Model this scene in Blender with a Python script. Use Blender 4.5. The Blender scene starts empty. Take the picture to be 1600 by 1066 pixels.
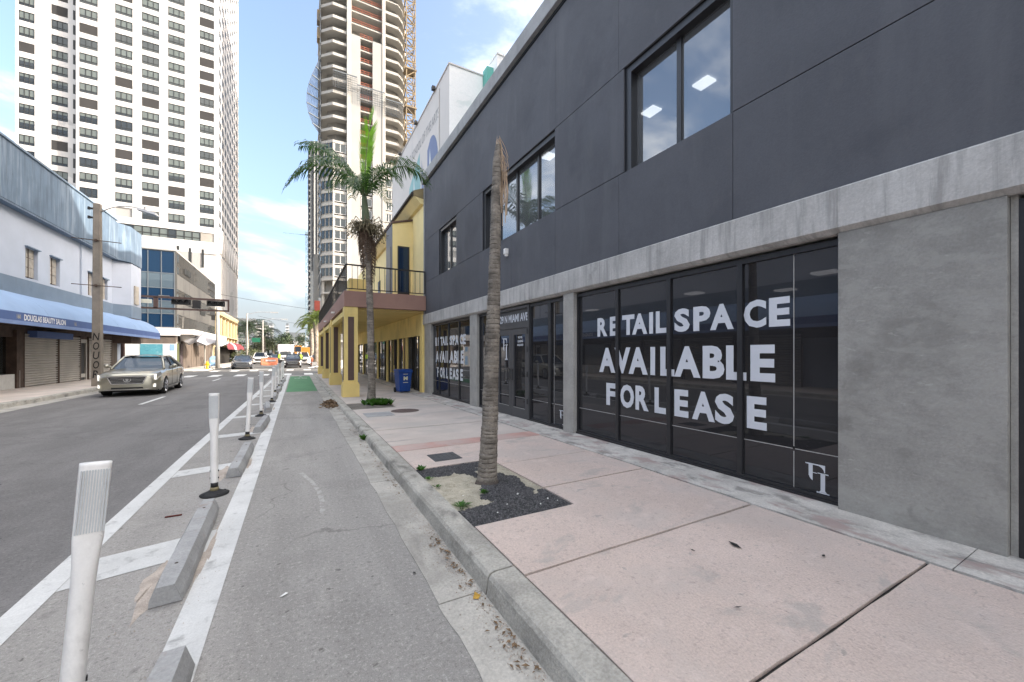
import bpy, bmesh, math, random
from mathutils import Vector, Matrix, Euler
random.seed(7)
R = math.radians
SC = bpy.context.scene
COL = SC.collection

# ------------------------------------------------------------------ camera, sky, sun, exposure
F_PX = 615.0
YAW = math.atan2(336, F_PX)
cd = bpy.data.cameras.new('camera')
cam = bpy.data.objects.new('camera', cd); COL.objects.link(cam)
cam.location = (0, 0, 1.6)
cam.rotation_euler = (R(90), 0, -YAW)
cd.sensor_width = 36.0; cd.sensor_fit = 'HORIZONTAL'
cd.lens = 36.0 * F_PX / 1600.0
cd.shift_x = 0.0; cd.shift_y = 20.0 / 1600.0
cd.clip_start = 0.05; cd.clip_end = 3000
SC.camera = cam

SUN_DIR = Vector((2.0, -1.0, 0.934)).normalized()       # towards the sun
SUN_EL = math.asin(SUN_DIR.z)
SUN_AZ = math.atan2(SUN_DIR.x, SUN_DIR.y)
w = bpy.data.worlds.new('World'); SC.world = w; w.use_nodes = True
wn, wl = w.node_tree.nodes, w.node_tree.links
wn.clear()
wo = wn.new('ShaderNodeOutputWorld'); bg = wn.new('ShaderNodeBackground')
sky = wn.new('ShaderNodeTexSky'); sky.sky_type = 'NISHITA'; sky.sun_disc = False
sky.sun_elevation = SUN_EL; sky.sun_rotation = SUN_AZ
sky.air_density = 1.0; sky.dust_density = 7.0; sky.ozone_density = 4.4; sky.altitude = 0
tc = wn.new('ShaderNodeTexCoord'); mp = wn.new('ShaderNodeMapping'); mp.inputs['Scale'].default_value = (1.0, 1.0, 2.2)
mp.inputs['Rotation'].default_value = (0.25, 0.1, 0.9); mp.inputs['Location'].default_value = (15.21, 17.54, -6.28)
nz = wn.new('ShaderNodeTexNoise'); nz.inputs['Scale'].default_value = 1.25; nz.inputs['Detail'].default_value = 8
nz.inputs['Roughness'].default_value = 0.58; nz.inputs['Distortion'].default_value = 0.35
cr = wn.new('ShaderNodeMapRange'); cr.interpolation_type = 'SMOOTHSTEP'
cr.inputs['From Min'].default_value = 0.42; cr.inputs['From Max'].default_value = 0.64
cr.inputs['To Max'].default_value = 0.9
mx = wn.new('ShaderNodeMix'); mx.data_type = 'RGBA'
mx.inputs['B'].default_value = (6.2, 6.0, 5.7, 1)
wl.new(tc.outputs['Generated'], mp.inputs['Vector']); wl.new(mp.outputs['Vector'], nz.inputs['Vector'])
wl.new(nz.outputs['Fac'], cr.inputs['Value']); wl.new(cr.outputs['Result'], mx.inputs['Factor'])
wb = wn.new('ShaderNodeMix'); wb.data_type = 'RGBA'; wb.blend_type = 'MULTIPLY'; wb.inputs['Factor'].default_value = 1.0
wb.inputs['B'].default_value = (1.15, 0.98, 0.84, 1)      # white balance: open shade renders neutral
wl.new(sky.outputs['Color'], wb.inputs['A']); wl.new(wb.outputs['Result'], mx.inputs['A']); hz_ = wn.new('ShaderNodeMix'); hz_.data_type = 'RGBA'; hz_.inputs['B'].default_value = (1.15, 1.27, 1.38, 1)      # pale air along the whole horizon
sx_ = wn.new('ShaderNodeSeparateXYZ'); hm = wn.new('ShaderNodeMapRange'); hm.interpolation_type = 'SMOOTHSTEP'
hm.inputs['From Min'].default_value = 0.22; hm.inputs['From Max'].default_value = 0.0; hm.inputs['To Min'].default_value = 0.0; hm.inputs['To Max'].default_value = 0.9
wl.new(tc.outputs['Generated'], sx_.inputs[0]); wl.new(sx_.outputs['Z'], hm.inputs['Value']); wl.new(hm.outputs['Result'], hz_.inputs['Factor'])
wl.new(mx.outputs['Result'], hz_.inputs['A']); wl.new(hz_.outputs['Result'], bg.inputs['Color'])
bg.inputs['Strength'].default_value = 0.15
wl.new(bg.outputs['Background'], wo.inputs['Surface'])
sl = bpy.data.lights.new('sun', 'SUN'); sl.energy = 2.0; sl.angle = R(0.5); sl.color = (1.0, 0.93, 0.82)
so = bpy.data.objects.new('sun', sl); COL.objects.link(so); so.location = (30, -20, 60)
so.rotation_euler = (-SUN_DIR).to_track_quat('-Z', 'Y').to_euler()
SC.view_settings.view_transform = 'Standard'; SC.view_settings.look = 'None'
SC.view_settings.exposure = 2.25; SC.view_settings.gamma = 1.0
SC.view_settings.use_curve_mapping = False
SC.render.engine = 'CYCLES'
SC.cycles.max_bounces = 8; SC.cycles.diffuse_bounces = 5; SC.cycles.glossy_bounces = 4
SC.cycles.transparent_max_bounces = 8
SC.cycles.use_denoising = True
SC.cycles.sample_clamp_indirect = 8.0

# ------------------------------------------------------------------ material helpers
def _ramp(nt, src, a, b, lo=0.0, hi=1.0, smooth=True):
    n = nt.nodes.new('ShaderNodeMapRange')
    if smooth: n.interpolation_type = 'SMOOTHSTEP'
    n.inputs['From Min'].default_value = a; n.inputs['From Max'].default_value = b
    n.inputs['To Min'].default_value = lo; n.inputs['To Max'].default_value = hi
    nt.links.new(src, n.inputs['Value']); return n.outputs['Result']
def _noise(nt, vec, scale, detail=4, rough=0.55, dist=0.0):
    n = nt.nodes.new('ShaderNodeTexNoise'); n.inputs['Scale'].default_value = scale
    n.inputs['Detail'].default_value = detail; n.inputs['Roughness'].default_value = rough
    n.inputs['Distortion'].default_value = dist
    nt.links.new(vec, n.inputs['Vector']); return n.outputs['Fac']
def _map(nt, vec, scale, loc=(0, 0, 0), rot=(0, 0, 0)):
    n = nt.nodes.new('ShaderNodeMapping'); n.inputs['Scale'].default_value = scale
    n.inputs['Location'].default_value = loc; n.inputs['Rotation'].default_value = rot
    nt.links.new(vec, n.inputs['Vector']); return n.outputs['Vector']
def _mix(nt, fac, a, b, mode='MIX'):
    n = nt.nodes.new('ShaderNodeMix'); n.data_type = 'RGBA'; n.blend_type = mode
    for k, v in (('Factor', fac), ('A', a), ('B', b)):
        if isinstance(v, (int, float)): n.inputs[k].default_value = v
        elif isinstance(v, tuple): n.inputs[k].default_value = (*v[:3], 1)
        else: nt.links.new(v, n.inputs[k])
    return n.outputs['Result']
def _math(nt, op, a, b=0.0):
    n = nt.nodes.new('ShaderNodeMath'); n.operation = op
    for i, v in enumerate((a, b)):
        if isinstance(v, (int, float)): n.inputs[i].default_value = v
        else: nt.links.new(v, n.inputs[i])
    return n.outputs[0]

def mat(name, col, rough=0.8, var=0.18, vs=1.3, fine=0.12, fs=45.0, bump=0.15, bs=60.0, metal=0.0, spec=0.35,
        layers=(), emit=None, estr=1.0, coat=0.0, stretch=(1, 1, 1)):
    """Plain surface: base colour varied by two noises; layers = (colour, scale, lo, hi, amount, stretch) stains on top."""
    m = bpy.data.materials.new(name); m.use_nodes = True
    nt = m.node_tree; b = nt.nodes['Principled BSDF']
    pos = nt.nodes.new('ShaderNodeNewGeometry').outputs['Position']
    v0 = _map(nt, pos, stretch) if stretch != (1, 1, 1) else pos
    c = col
    if var:
        f = _noise(nt, v0, vs, 5, 0.6)
        c = _mix(nt, _ramp(nt, f, 0.25, 0.75), tuple(x * (1 - var) for x in col), tuple(min(1, x * (1 + var)) for x in col))
    if fine:
        f = _noise(nt, pos, fs, 3, 0.7)
        g = _ramp(nt, f, 0.25, 0.75, 1 - fine, 1 + fine, False)
        cc = nt.nodes.new('ShaderNodeCombineColor')
        for i in range(3): nt.links.new(g, cc.inputs[i])
        c = _mix(nt, 1.0, c, cc.outputs[0], 'MULTIPLY')
    for k, (lc, sc_, lo, hi, amt, st) in enumerate(layers):
        f = _noise(nt, _map(nt, pos, st, (3.1 * k + 1.7, 5.3 * k, 2.9 * k)), sc_, 7, 0.62, 0.3)
        c = _mix(nt, _ramp(nt, f, lo, hi, 0, amt), c, lc)
    if isinstance(c, tuple): b.inputs['Base Color'].default_value = (*c[:3], 1)
    else: nt.links.new(c, b.inputs['Base Color'])
    b.inputs['Roughness'].default_value = rough; b.inputs['Metallic'].default_value = metal
    b.inputs['Specular IOR Level'].default_value = spec
    if coat: b.inputs['Coat Weight'].default_value = coat; b.inputs['Coat Roughness'].default_value = 0.05
    if emit:
        b.inputs['Emission Color'].default_value = (*emit, 1); b.inputs['Emission Strength'].default_value = estr
    if bump:
        bn = nt.nodes.new('ShaderNodeBump'); bn.inputs['Strength'].default_value = bump; bn.inputs['Distance'].default_value = 0.02
        nt.links.new(_noise(nt, v0, bs, 4, 0.6), bn.inputs['Height']); nt.links.new(bn.outputs['Normal'], b.inputs['Normal'])
    return m

def glass(name, tint=(0.3, 0.35, 0.38), ior=1.9, refl=(0.95, 0.97, 1.0), through=1.0, body=(0.02, 0.022, 0.025), rough=0.0, wav=0.0):
    """Window glass: a mirror share by Fresnel over a tinted see-through (or dark) body."""
    m = bpy.data.materials.new(name); m.use_nodes = True
    nt = m.node_tree; nt.nodes.clear()
    o = nt.nodes.new('ShaderNodeOutputMaterial'); mxs = nt.nodes.new('ShaderNodeMixShader')
    fr = nt.nodes.new('ShaderNodeFresnel'); fr.inputs['IOR'].default_value = ior
    gl = nt.nodes.new('ShaderNodeBsdfGlossy'); gl.inputs['Color'].default_value = (*refl, 1); gl.inputs['Roughness'].default_value = rough
    df = nt.nodes.new('ShaderNodeBsdfDiffuse'); df.inputs['Color'].default_value = (*body, 1)
    nt.links.new(fr.outputs[0], mxs.inputs[0]); nt.links.new(gl.outputs[0], mxs.inputs[2])
    if through > 0:
        tr = nt.nodes.new('ShaderNodeBsdfTransparent'); tr.inputs['Color'].default_value = (*tint, 1)
        m2 = nt.nodes.new('ShaderNodeMixShader'); m2.inputs[0].default_value = through
        nt.links.new(df.outputs[0], m2.inputs[1]); nt.links.new(tr.outputs[0], m2.inputs[2])
        nt.links.new(m2.outputs[0], mxs.inputs[1])
    else:
        nt.links.new(df.outputs[0], mxs.inputs[1])
    if wav:
        pos = nt.nodes.new('ShaderNodeNewGeometry').outputs['Position']
        bn = nt.nodes.new('ShaderNodeBump'); bn.inputs['Strength'].default_value = wav; bn.inputs['Distance'].default_value = 0.02
        nt.links.new(_noise(nt, pos, 0.8, 2), bn.inputs['Height']); nt.links.new(bn.outputs['Normal'], gl.inputs['Normal'])
    if through > 0:      # leaving the pane from inside: straight through, so that rooms behind show
        bk = nt.nodes.new('ShaderNodeNewGeometry'); t2 = nt.nodes.new('ShaderNodeBsdfTransparent'); m3 = nt.nodes.new('ShaderNodeMixShader')
        nt.links.new(bk.outputs['Backfacing'], m3.inputs[0]); nt.links.new(mxs.outputs[0], m3.inputs[1]); nt.links.new(t2.outputs[0], m3.inputs[2])
        nt.links.new(m3.outputs[0], o.inputs['Surface'])
    else: nt.links.new(mxs.outputs[0], o.inputs['Surface'])
    return m

# ------------------------------------------------------------------ mesh helpers
class MB:
    def __init__(s): s.v = []; s.f = []; s.mi = []; s.cur = 0
    def add(s, vs, fs):
        n = len(s.v); s.v += [tuple(p) for p in vs]
        for f in fs: s.f.append(tuple(i + n for i in f)); s.mi.append(s.cur)
        return s
    def box(s, x0, x1, y0, y1, z0, z1):
        return s.add([(x0, y0, z0), (x1, y0, z0), (x1, y1, z0), (x0, y1, z0), (x0, y0, z1), (x1, y0, z1), (x1, y1, z1), (x0, y1, z1)],
                     [(3, 2, 1, 0), (4, 5, 6, 7), (0, 1, 5, 4), (1, 2, 6, 5), (2, 3, 7, 6), (3, 0, 4, 7)])
    def bar(s, p, q, wx, wz, up=(0, 0, 1)):
        p = Vector(p); q = Vector(q); d = (q - p).normalized(); u = Vector(up)
        if abs(d.dot(u)) > 0.99: u = Vector((0, 1, 0))
        a = d.cross(u).normalized() * wx / 2; b = a.cross(d).normalized() * wz / 2
        vs = [p - a - b, p + a - b, p + a + b, p - a + b, q - a - b, q + a - b, q + a + b, q - a + b]
        return s.add(vs, [(3, 2, 1, 0), (4, 5, 6, 7), (0, 1, 5, 4), (1, 2, 6, 5), (2, 3, 7, 6), (3, 0, 4, 7)])
    def tube(s, pts, rad, n=8, cap=True):
        pts = [Vector(p) for p in pts]; m = len(pts)
        if isinstance(rad, (int, float)): rad = [rad] * m
        vs = []; a = None
        for i, p in enumerate(pts):
            d = (pts[min(i + 1, m - 1)] - pts[max(i - 1, 0)]).normalized()
            if a is None:
                ref = Vector((1, 0, 0)) if abs(d.x) < 0.9 else Vector((0, 1, 0))
                a = (ref - d * ref.dot(d)).normalized()
            else: a = (a - d * a.dot(d)).normalized()
            b = d.cross(a)
            for k in range(n):
                t = 2 * math.pi * k / n
                vs.append(p + (a * math.cos(t) + b * math.sin(t)) * rad[i])
        fs = [(i * n + k, i * n + (k + 1) % n, (i + 1) * n + (k + 1) % n, (i + 1) * n + k) for i in range(m - 1) for k in range(n)]
        if cap: fs += [tuple(range(n - 1, -1, -1)), tuple(range((m - 1) * n, m * n))]
        return s.add(vs, fs)
    def lathe(s, c, prof, n=16):
        return s.tube([(c[0], c[1], c[2] + z) for z, r in prof], [max(r, 1e-4) for z, r in prof], n)
    def prism(s, poly, z0, z1):
        """poly of (x, y), extruded in z; z0/z1 numbers or functions of (x, y)."""
        a = sum(poly[i][0] * poly[(i + 1) % len(poly)][1] - poly[(i + 1) % len(poly)][0] * poly[i][1] for i in range(len(poly)))
        if a < 0: poly = poly[::-1]
        fz = lambda z, p: z(*p) if callable(z) else z
        n = len(poly)
        vs = [(*p, fz(z0, p)) for p in poly] + [(*p, fz(z1, p)) for p in poly]
        return s.add(vs, [tuple(range(n - 1, -1, -1)), tuple(range(n, 2 * n))] + [(i, (i + 1) % n, (i + 1) % n + n, i + n) for i in range(n)])
    def extr(s, poly, axis, a, b):
        """poly in the two other axes (for 'x': (y, z); for 'y': (x, z)) extruded along axis from a to b."""
        n = len(poly)
        mk = (lambda p, t: (t, p[0], p[1])) if axis == 'x' else (lambda p, t: (p[0], t, p[1]))
        vs = [mk(p, a) for p in poly] + [mk(p, b) for p in poly]
        return s.add(vs, [tuple(range(n - 1, -1, -1)), tuple(range(n, 2 * n))] + [(i, (i + 1) % n, (i + 1) % n + n, i + n) for i in range(n)])
    def quad(s, *ps): return s.add(ps, [tuple(range(len(ps)))])
    def mesh(s, name, mats, smooth=False):
        me = bpy.data.meshes.new(name); me.from_pydata(s.v, [], s.f)
        if not isinstance(mats, (list, tuple)): mats = [mats]
        for m in mats: me.materials.append(m)
        if len(mats) > 1:
            for p, k in zip(me.polygons, s.mi): p.material_index = k
        bm = bmesh.new(); bm.from_mesh(me); bmesh.ops.recalc_face_normals(bm, faces=bm.faces); bm.to_mesh(me); bm.free()
        if smooth:
            for p in me.polygons: p.use_smooth = True
        me.update(); return me

def link(name, data, parent=None, **kw):
    o = bpy.data.objects.new(name, data); COL.objects.link(o)
    if parent is not None: o.parent = parent
    for k, v in kw.items(): o[k] = v
    return o
def world_loc(o):
    v = Vector((0, 0, 0))
    while o is not None: v += o.location; o = o.parent
    return v
def obj(name, mb, m, parent=None, smooth=False, bevel=0.0, **kw):
    """links mb as one mesh object, built in world coordinates when its parent is an unrotated thing"""
    me = mb if isinstance(mb, bpy.types.Mesh) else mb.mesh(name, m, smooth)
    o = link(name, me, parent, **kw)
    if parent is not None: o.location = -world_loc(parent)
    if bevel:
        bv = o.modifiers.new('bevel', 'BEVEL'); bv.width = bevel; bv.segments = 2; bv.limit_method = 'ANGLE'
    return o
def obj_split(name, mb, m, parent, **kw):
    """every separate piece of mb as an object of its own"""
    par = list(range(len(mb.v)))
    def find(i):
        while par[i] != i: par[i] = par[par[i]]; i = par[i]
        return i
    for f in mb.f:
        for i in f[1:]: par[find(i)] = find(f[0])
    gr = {}
    for f in mb.f: gr.setdefault(find(f[0]), []).append(f)
    out = []
    for fs in gr.values():
        ids = sorted({i for f in fs for i in f}); mp_ = {i: k for k, i in enumerate(ids)}
        q = MB(); q.add([mb.v[i] for i in ids], [tuple(mp_[i] for i in f) for f in fs]); out.append(obj(name, q, m, parent, **kw))
    return out
def thing(name, label, cat, loc=(0, 0, 0), rotz=0.0, group=None):
    o = link(name, None); o.location = loc; o.rotation_euler = (0, 0, rotz); o.empty_display_size = 0.3
    o['label'] = label; o['category'] = cat
    if group: o['group'] = group
    return o
def tag(o, label, cat, group=None):
    o['label'] = label; o['category'] = cat
    if group: o['group'] = group
    return o
def part(name, mb, m, parent, smooth=False, bevel=0.0, **kw):
    """a part built in its thing's own (local) coordinates"""
    me = mb if isinstance(mb, bpy.types.Mesh) else mb.mesh(name, m, smooth)
    o = link(name, me, parent, **kw)
    if bevel:
        bv = o.modifiers.new('bevel', 'BEVEL'); bv.width = bevel; bv.segments = 2; bv.limit_method = 'ANGLE'
    return o
def dup(root, loc, rotz=None, label=None, scale=None):
    def cp(o, par):
        c = o.copy(); COL.objects.link(c); c.parent = par
        for ch in o.children: cp(ch, c)
        return c
    r = cp(root, None); r.location = loc
    if rotz is not None: r.rotation_euler = (0, 0, rotz)
    if label: r['label'] = label
    if scale: r.scale = scale
    return r
_TXT = {}
def text_shape(body, bold=0.02):
    """flat letters as (verts2d in 0..1 box, faces)"""
    key = (body, bold)
    if key in _TXT: return _TXT[key]
    cu = bpy.data.curves.new('letters', 'FONT'); cu.body = body; cu.offset = bold; cu.resolution_u = 3
    o = bpy.data.objects.new('letters', cu); COL.objects.link(o)
    bpy.context.view_layer.update()
    me = o.evaluated_get(bpy.context.evaluated_depsgraph_get()).to_mesh()
    vs = [(v.co.x, v.co.y) for v in me.vertices]; fs = [tuple(p.vertices) for p in me.polygons]
    x0 = min(v[0] for v in vs); x1 = max(v[0] for v in vs); y0 = min(v[1] for v in vs); y1 = max(v[1] for v in vs)
    vs = [((x - x0) / (x1 - x0), (y - y0) / (y1 - y0)) for x, y in vs]
    bpy.data.objects.remove(o); bpy.data.curves.remove(cu)
    _TXT[key] = (vs, fs); return _TXT[key]
def text_on(mb, body, fn, bold=0.02):
    """fn maps (u, v) in the text's own box to a 3-D point"""
    vs, fs = text_shape(body, bold); mb.add([fn(u, v) for u, v in vs], fs); return mb
def wall_text(mb, body, x, ya, yb, z0, z1, bold=0.02):
    return text_on(mb, body, lambda u, v: (x, ya + (yb - ya) * u, z0 + (z1 - z0) * v), bold)

def lerp(a, b, t): return a + (b - a) * t
def interp(tab, x):
    for (x0, y0), (x1, y1) in zip(tab, tab[1:]):
        if x <= x1: return lerp(y0, y1, max(0, min(1, (x - x0) / (x1 - x0))))
    return tab[-1][1]
def zs(x, y): return interp([(-50, 0.15), (4, 0.15), (15.5, 0.06), (80, 0.06)], y)
# ------------------------------------------------------------------ materials
WHITE = (1, 1, 1)
def asphalt(name, base, warm=(1, 1, 1), speck=0.5, crack=0.5, dust=0.25):
    """worn asphalt: aggregate at two sizes, long wheel streaks, pale dusty patches, oil spots, hairline cracks"""
    m = bpy.data.materials.new(name); m.use_nodes = True
    nt = m.node_tree; b = nt.nodes['Principled BSDF']
    pos = nt.nodes.new('ShaderNodeNewGeometry').outputs['Position']
    col = tuple(base * k for k in warm); S = lambda k: tuple(min(1, x * k) for x in col)
    f = _noise(nt, _map(nt, pos, (1, 0.12, 1)), 1.1, 6, 0.65)
    c = _mix(nt, _ramp(nt, f, 0.3, 0.7), S(0.84), S(1.16))
    f = _noise(nt, pos, 0.55, 7, 0.7); c = _mix(nt, _ramp(nt, f, 0.5, 0.62, 0, 0.7), c, S(0.78))
    f = _noise(nt, _map(nt, pos, (1, 0.5, 1), (4, 9, 0)), 1.5, 8, 0.75); c = _mix(nt, _ramp(nt, f, 0.53, 0.64, 0, 0.5), c, S(1.2))
    f = _noise(nt, pos, 3.4, 9, 0.72); c = _mix(nt, _ramp(nt, f, 0.52, 0.72, 0, dust * 2), c, S(1.35))
    f = _noise(nt, pos, 38.0, 3, 0.75)
    c = _mix(nt, _ramp(nt, f, 0.54, 0.68, 0, 0.6), c, S(1.55)); c = _mix(nt, _ramp(nt, f, 0.46, 0.32, 0, 0.7), c, S(0.55))
    f = _noise(nt, pos, 120.0, 2, 0.8)
    c = _mix(nt, _ramp(nt, f, 0.56, 0.70, 0, speck), c, S(1.9)); c = _mix(nt, _ramp(nt, f, 0.44, 0.30, 0, speck), c, S(0.42))
    f = _noise(nt, pos, 5.0, 2, 0.5); c = _mix(nt, _ramp(nt, f, 0.69, 0.73, 0, 0.4), c, S(0.55))
    f = _noise(nt, _map(nt, pos, (1, 1, 1), (7, 3, 1)), 13.0, 2, 0.5); c = _mix(nt, _ramp(nt, f, 0.71, 0.735, 0, 0.75), c, S(0.4))
    vo = nt.nodes.new('ShaderNodeTexVoronoi'); vo.feature = 'DISTANCE_TO_EDGE'; vo.inputs['Scale'].default_value = 0.42
    wv = nt.nodes.new('ShaderNodeTexNoise'); wv.inputs['Scale'].default_value = 1.6; wv.inputs['Detail'].default_value = 6
    nt.links.new(pos, wv.inputs['Vector'])
    add = nt.nodes.new('ShaderNodeVectorMath'); add.operation = 'ADD'
    nt.links.new(pos, add.inputs[0]); nt.links.new(wv.outputs['Color'], add.inputs[1])
    nt.links.new(add.outputs[0], vo.inputs['Vector'])
    gate = _ramp(nt, _noise(nt, pos, 0.35, 2), 0.47, 0.57)
    ck = _math(nt, 'MULTIPLY', _ramp(nt, vo.outputs['Distance'], 0.007, 0.0, 0, crack), gate)
    c = _mix(nt, ck, c, S(0.35))
    nt.links.new(c, b.inputs['Base Color']); b.inputs['Roughness'].default_value = 0.88; b.inputs['Specular IOR Level'].default_value = 0.25
    bn = nt.nodes.new('ShaderNodeBump'); bn.inputs['Strength'].default_value = 0.5; bn.inputs['Distance'].default_value = 0.012
    nt.links.new(_noise(nt, pos, 110.0, 3, 0.8), bn.inputs['Height']); nt.links.new(bn.outputs['Normal'], b.inputs['Normal'])
    return m
def leafmat(name, col, var=0.35, vs=2.5, trans=0.4):
    """thin leaf: part of the light goes through it"""
    m = bpy.data.materials.new(name); m.use_nodes = True; nt = m.node_tree; nt.nodes.clear()
    o = nt.nodes.new('ShaderNodeOutputMaterial'); pos = nt.nodes.new('ShaderNodeNewGeometry').outputs['Position']
    f = _noise(nt, pos, vs, 4, 0.6); c = _mix(nt, _ramp(nt, f, 0.28, 0.72), tuple(x * (1 - var) for x in col), tuple(x * (1 + var) for x in col))
    p = nt.nodes.new('ShaderNodeBsdfPrincipled'); p.inputs['Roughness'].default_value = 0.45; p.inputs['Specular IOR Level'].default_value = 0.4
    t = nt.nodes.new('ShaderNodeBsdfTranslucent'); mx_ = nt.nodes.new('ShaderNodeMixShader'); mx_.inputs[0].default_value = trans
    nt.links.new(c, p.inputs['Base Color']); nt.links.new(_mix(nt, 1.0, c, (1.3, 1.5, 0.6), 'MULTIPLY'), t.inputs['Color'])
    nt.links.new(p.outputs[0], mx_.inputs[1]); nt.links.new(t.outputs[0], mx_.inputs[2]); nt.links.new(mx_.outputs[0], o.inputs['Surface'])
    return m
D = {}
D['road'] = asphalt('road_asphalt', 0.175, (1.04, 1, 0.97))
D['bike'] = asphalt('bike_lane_asphalt', 0.30, (1.05, 1.0, 0.93), dust=0.14)
D['junction'] = asphalt('worn_pale_asphalt', 0.125, (1, 0.98, 0.94), dust=0.3)
D['gutter'] = mat('gutter_concrete', (0.41, 0.39, 0.35), 0.9, 0.25, 1.8, 0.2, 60, 0.3, 40,
    layers=(((0.12, 0.11, 0.1), 2.2, 0.52, 0.75, 0.7, (1.5, 0.35, 1)), ((0.36, 0.34, 0.3), 5.0, 0.55, 0.75, 0.5, (1, 0.5, 1))))
D['kerb'] = mat('kerb_concrete', (0.41, 0.39, 0.345), 0.9, 0.22, 3, 0.25, 55, 0.5, 45,
    layers=(((0.11, 0.105, 0.095), 4.0, 0.5, 0.7, 0.75, (1, 0.5, 1)), ((0.4, 0.39, 0.36), 9.0, 0.6, 0.72, 0.5, (1, 1, 1))))
pink = (0.60, 0.49, 0.43)
D['slab'] = mat('pink_concrete', pink, 0.88, 0.10, 0.8, 0.2, 75, 0.45, 60,
    layers=(((0.53, 0.46, 0.415), 1.1, 0.42, 0.66, 0.75, (1, 1, 1)), ((0.38, 0.355, 0.325), 1.9, 0.57, 0.69, 0.6, (1, 1.5, 1)), ((0.70, 0.59, 0.53), 6.0, 0.54, 0.72, 0.5, (1, 1, 1)),
            ((0.28, 0.265, 0.245), 7.0, 0.63, 0.70, 0.6, (1, 1.8, 1)), ((0.42, 0.34, 0.30), 30.0, 0.55, 0.68, 0.65, (1, 1, 1)), ((0.24, 0.20, 0.18), 70.0, 0.64, 0.70, 0.7, (1, 1, 1)), ((0.16, 0.14, 0.13), 16.0, 0.70, 0.74, 0.8, (1, 1, 1))))
D['slab_grey'] = mat('greyed_pink_concrete', (0.57, 0.50, 0.445), 0.88, 0.12, 0.9, 0.10, 90, 0.25, 70,
    layers=(((0.47, 0.435, 0.395), 1.3, 0.42, 0.66, 0.8, (0.6, 1, 1)), ((0.25, 0.235, 0.22), 1.6, 0.58, 0.72, 0.6, (0.5, 2.2, 1))))
D['slab_red'] = mat('red_concrete', (0.50, 0.31, 0.265), 0.88, 0.15, 2, 0.1, 90, 0.25, 70,
    layers=(((0.50, 0.40, 0.36), 2.0, 0.4, 0.65, 0.8, (1, 1, 1)),))
D['joint'] = mat('dirt_in_joints', (0.05, 0.045, 0.04), 1.0, 0.3, 8, 0.3, 90, 0.3, 70)
D['strip'] = mat('pale_footing_concrete', (0.54, 0.51, 0.465), 0.9, 0.2, 2.5, 0.2, 60, 0.6, 25,
    layers=(((0.2, 0.185, 0.17), 5.0, 0.48, 0.68, 0.8, (1, 0.6, 1)), ((0.38, 0.29, 0.265), 3.0, 0.52, 0.64, 0.9, (1, 0.5, 1))))
def paint(name, col, under, worn=0.5, sc=5.0):
    return mat(name, col, 0.75, 0.08, 2.0, 0.12, 80, 0.15, 90, layers=((under, sc, 0.62 - 0.1 * worn, 0.80 - 0.1 * worn, 0.85, (1, 1, 1)),
        (tuple(x * 0.75 for x in col), 1.7, 0.45, 0.7, 0.5, (1, 0.5, 1)), (under, 40.0, 0.62, 0.75, 0.6, (1, 1, 1))))
D['paint'] = paint('worn_white_road_paint', (0.62, 0.62, 0.60), (0.28, 0.28, 0.27), 0.75)
D['paint_old'] = paint('old_white_road_paint', (0.58, 0.58, 0.56), (0.27, 0.27, 0.26), 0.75)
D['green'] = paint('green_road_paint', (0.085, 0.235, 0.11), (0.16, 0.19, 0.15), 0.3, 3.0)
D['scuff'] = mat('chalky_scuff', (0.40, 0.385, 0.36), 0.9, 0.1, 3, 0.2, 60, 0.2, 90, layers=(((0.30, 0.285, 0.265), 12.0, 0.42, 0.6, 0.95, (1, 1, 1)),))
D['stop'] = mat('wheel_stop_concrete', (0.36, 0.36, 0.355), 0.9, 0.15, 3, 0.15, 60, 0.3, 50,
    layers=(((0.30, 0.25, 0.215), 6.0, 0.55, 0.72, 0.7, (1, 1, 1)), ((0.14, 0.14, 0.14), 3.0, 0.6, 0.75, 0.5, (1, 1, 1))))
D['dust'] = mat('tan_sand_dust', (0.44, 0.38, 0.325), 1.0, 0.2, 6, 0.3, 150, 0.4, 120)
D['post'] = mat('white_plastic', (0.84, 0.82, 0.79), 0.45, 0.05, 5, 0.04, 60, 0.05, 40, layers=(((0.45, 0.43, 0.40), 7.0, 0.52, 0.75, 0.45, (1, 1, 0.6)), ((0.35, 0.335, 0.32), 22.0, 0.64, 0.74, 0.5, (1, 1, 0.9))))
D['post_sheet'] = mat('grey_reflective_sheet', (0.56, 0.58, 0.59), 0.35, 0.05, 5, 0.05, 80, 0.05, 60)
D['rubber'] = mat('black_rubber', (0.025, 0.025, 0.026), 0.7, 0.2, 8, 0.15, 60, 0.2, 60)
D['brass'] = mat('dull_tan_ring', (0.22, 0.19, 0.11), 0.6, 0.2, 8)
# dark building
D['stucco'] = mat('charcoal_stucco', (0.105, 0.107, 0.118), 0.75, 0.10, 0.7, 0.07, 45, 0.16, 55, spec=0.25,
    layers=(((0.135, 0.137, 0.146), 1.7, 0.50, 0.72, 0.55, (1, 1.6, 0.22)), ((0.083, 0.085, 0.095), 0.9, 0.48, 0.70, 0.7, (1, 1, 1)), ((0.125, 0.125, 0.132), 4.0, 0.56, 0.72, 0.5, (1, 1, 0.6))))
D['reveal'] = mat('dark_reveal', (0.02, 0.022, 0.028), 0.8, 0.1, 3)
D['band'] = mat('board_marked_concrete', (0.48, 0.465, 0.44), 0.85, 0.14, 2.0, 0.15, 50, 0.25, 30,
    layers=(((0.30, 0.29, 0.275), 3.0, 0.46, 0.68, 0.8, (1, 3.5, 0.25)), ((0.60, 0.585, 0.56), 4.5, 0.55, 0.72, 0.7, (1, 2.5, 0.4)), ((0.15, 0.14, 0.13), 1.5, 0.6, 0.75, 0.6, (1, 1, 1))))
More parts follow.
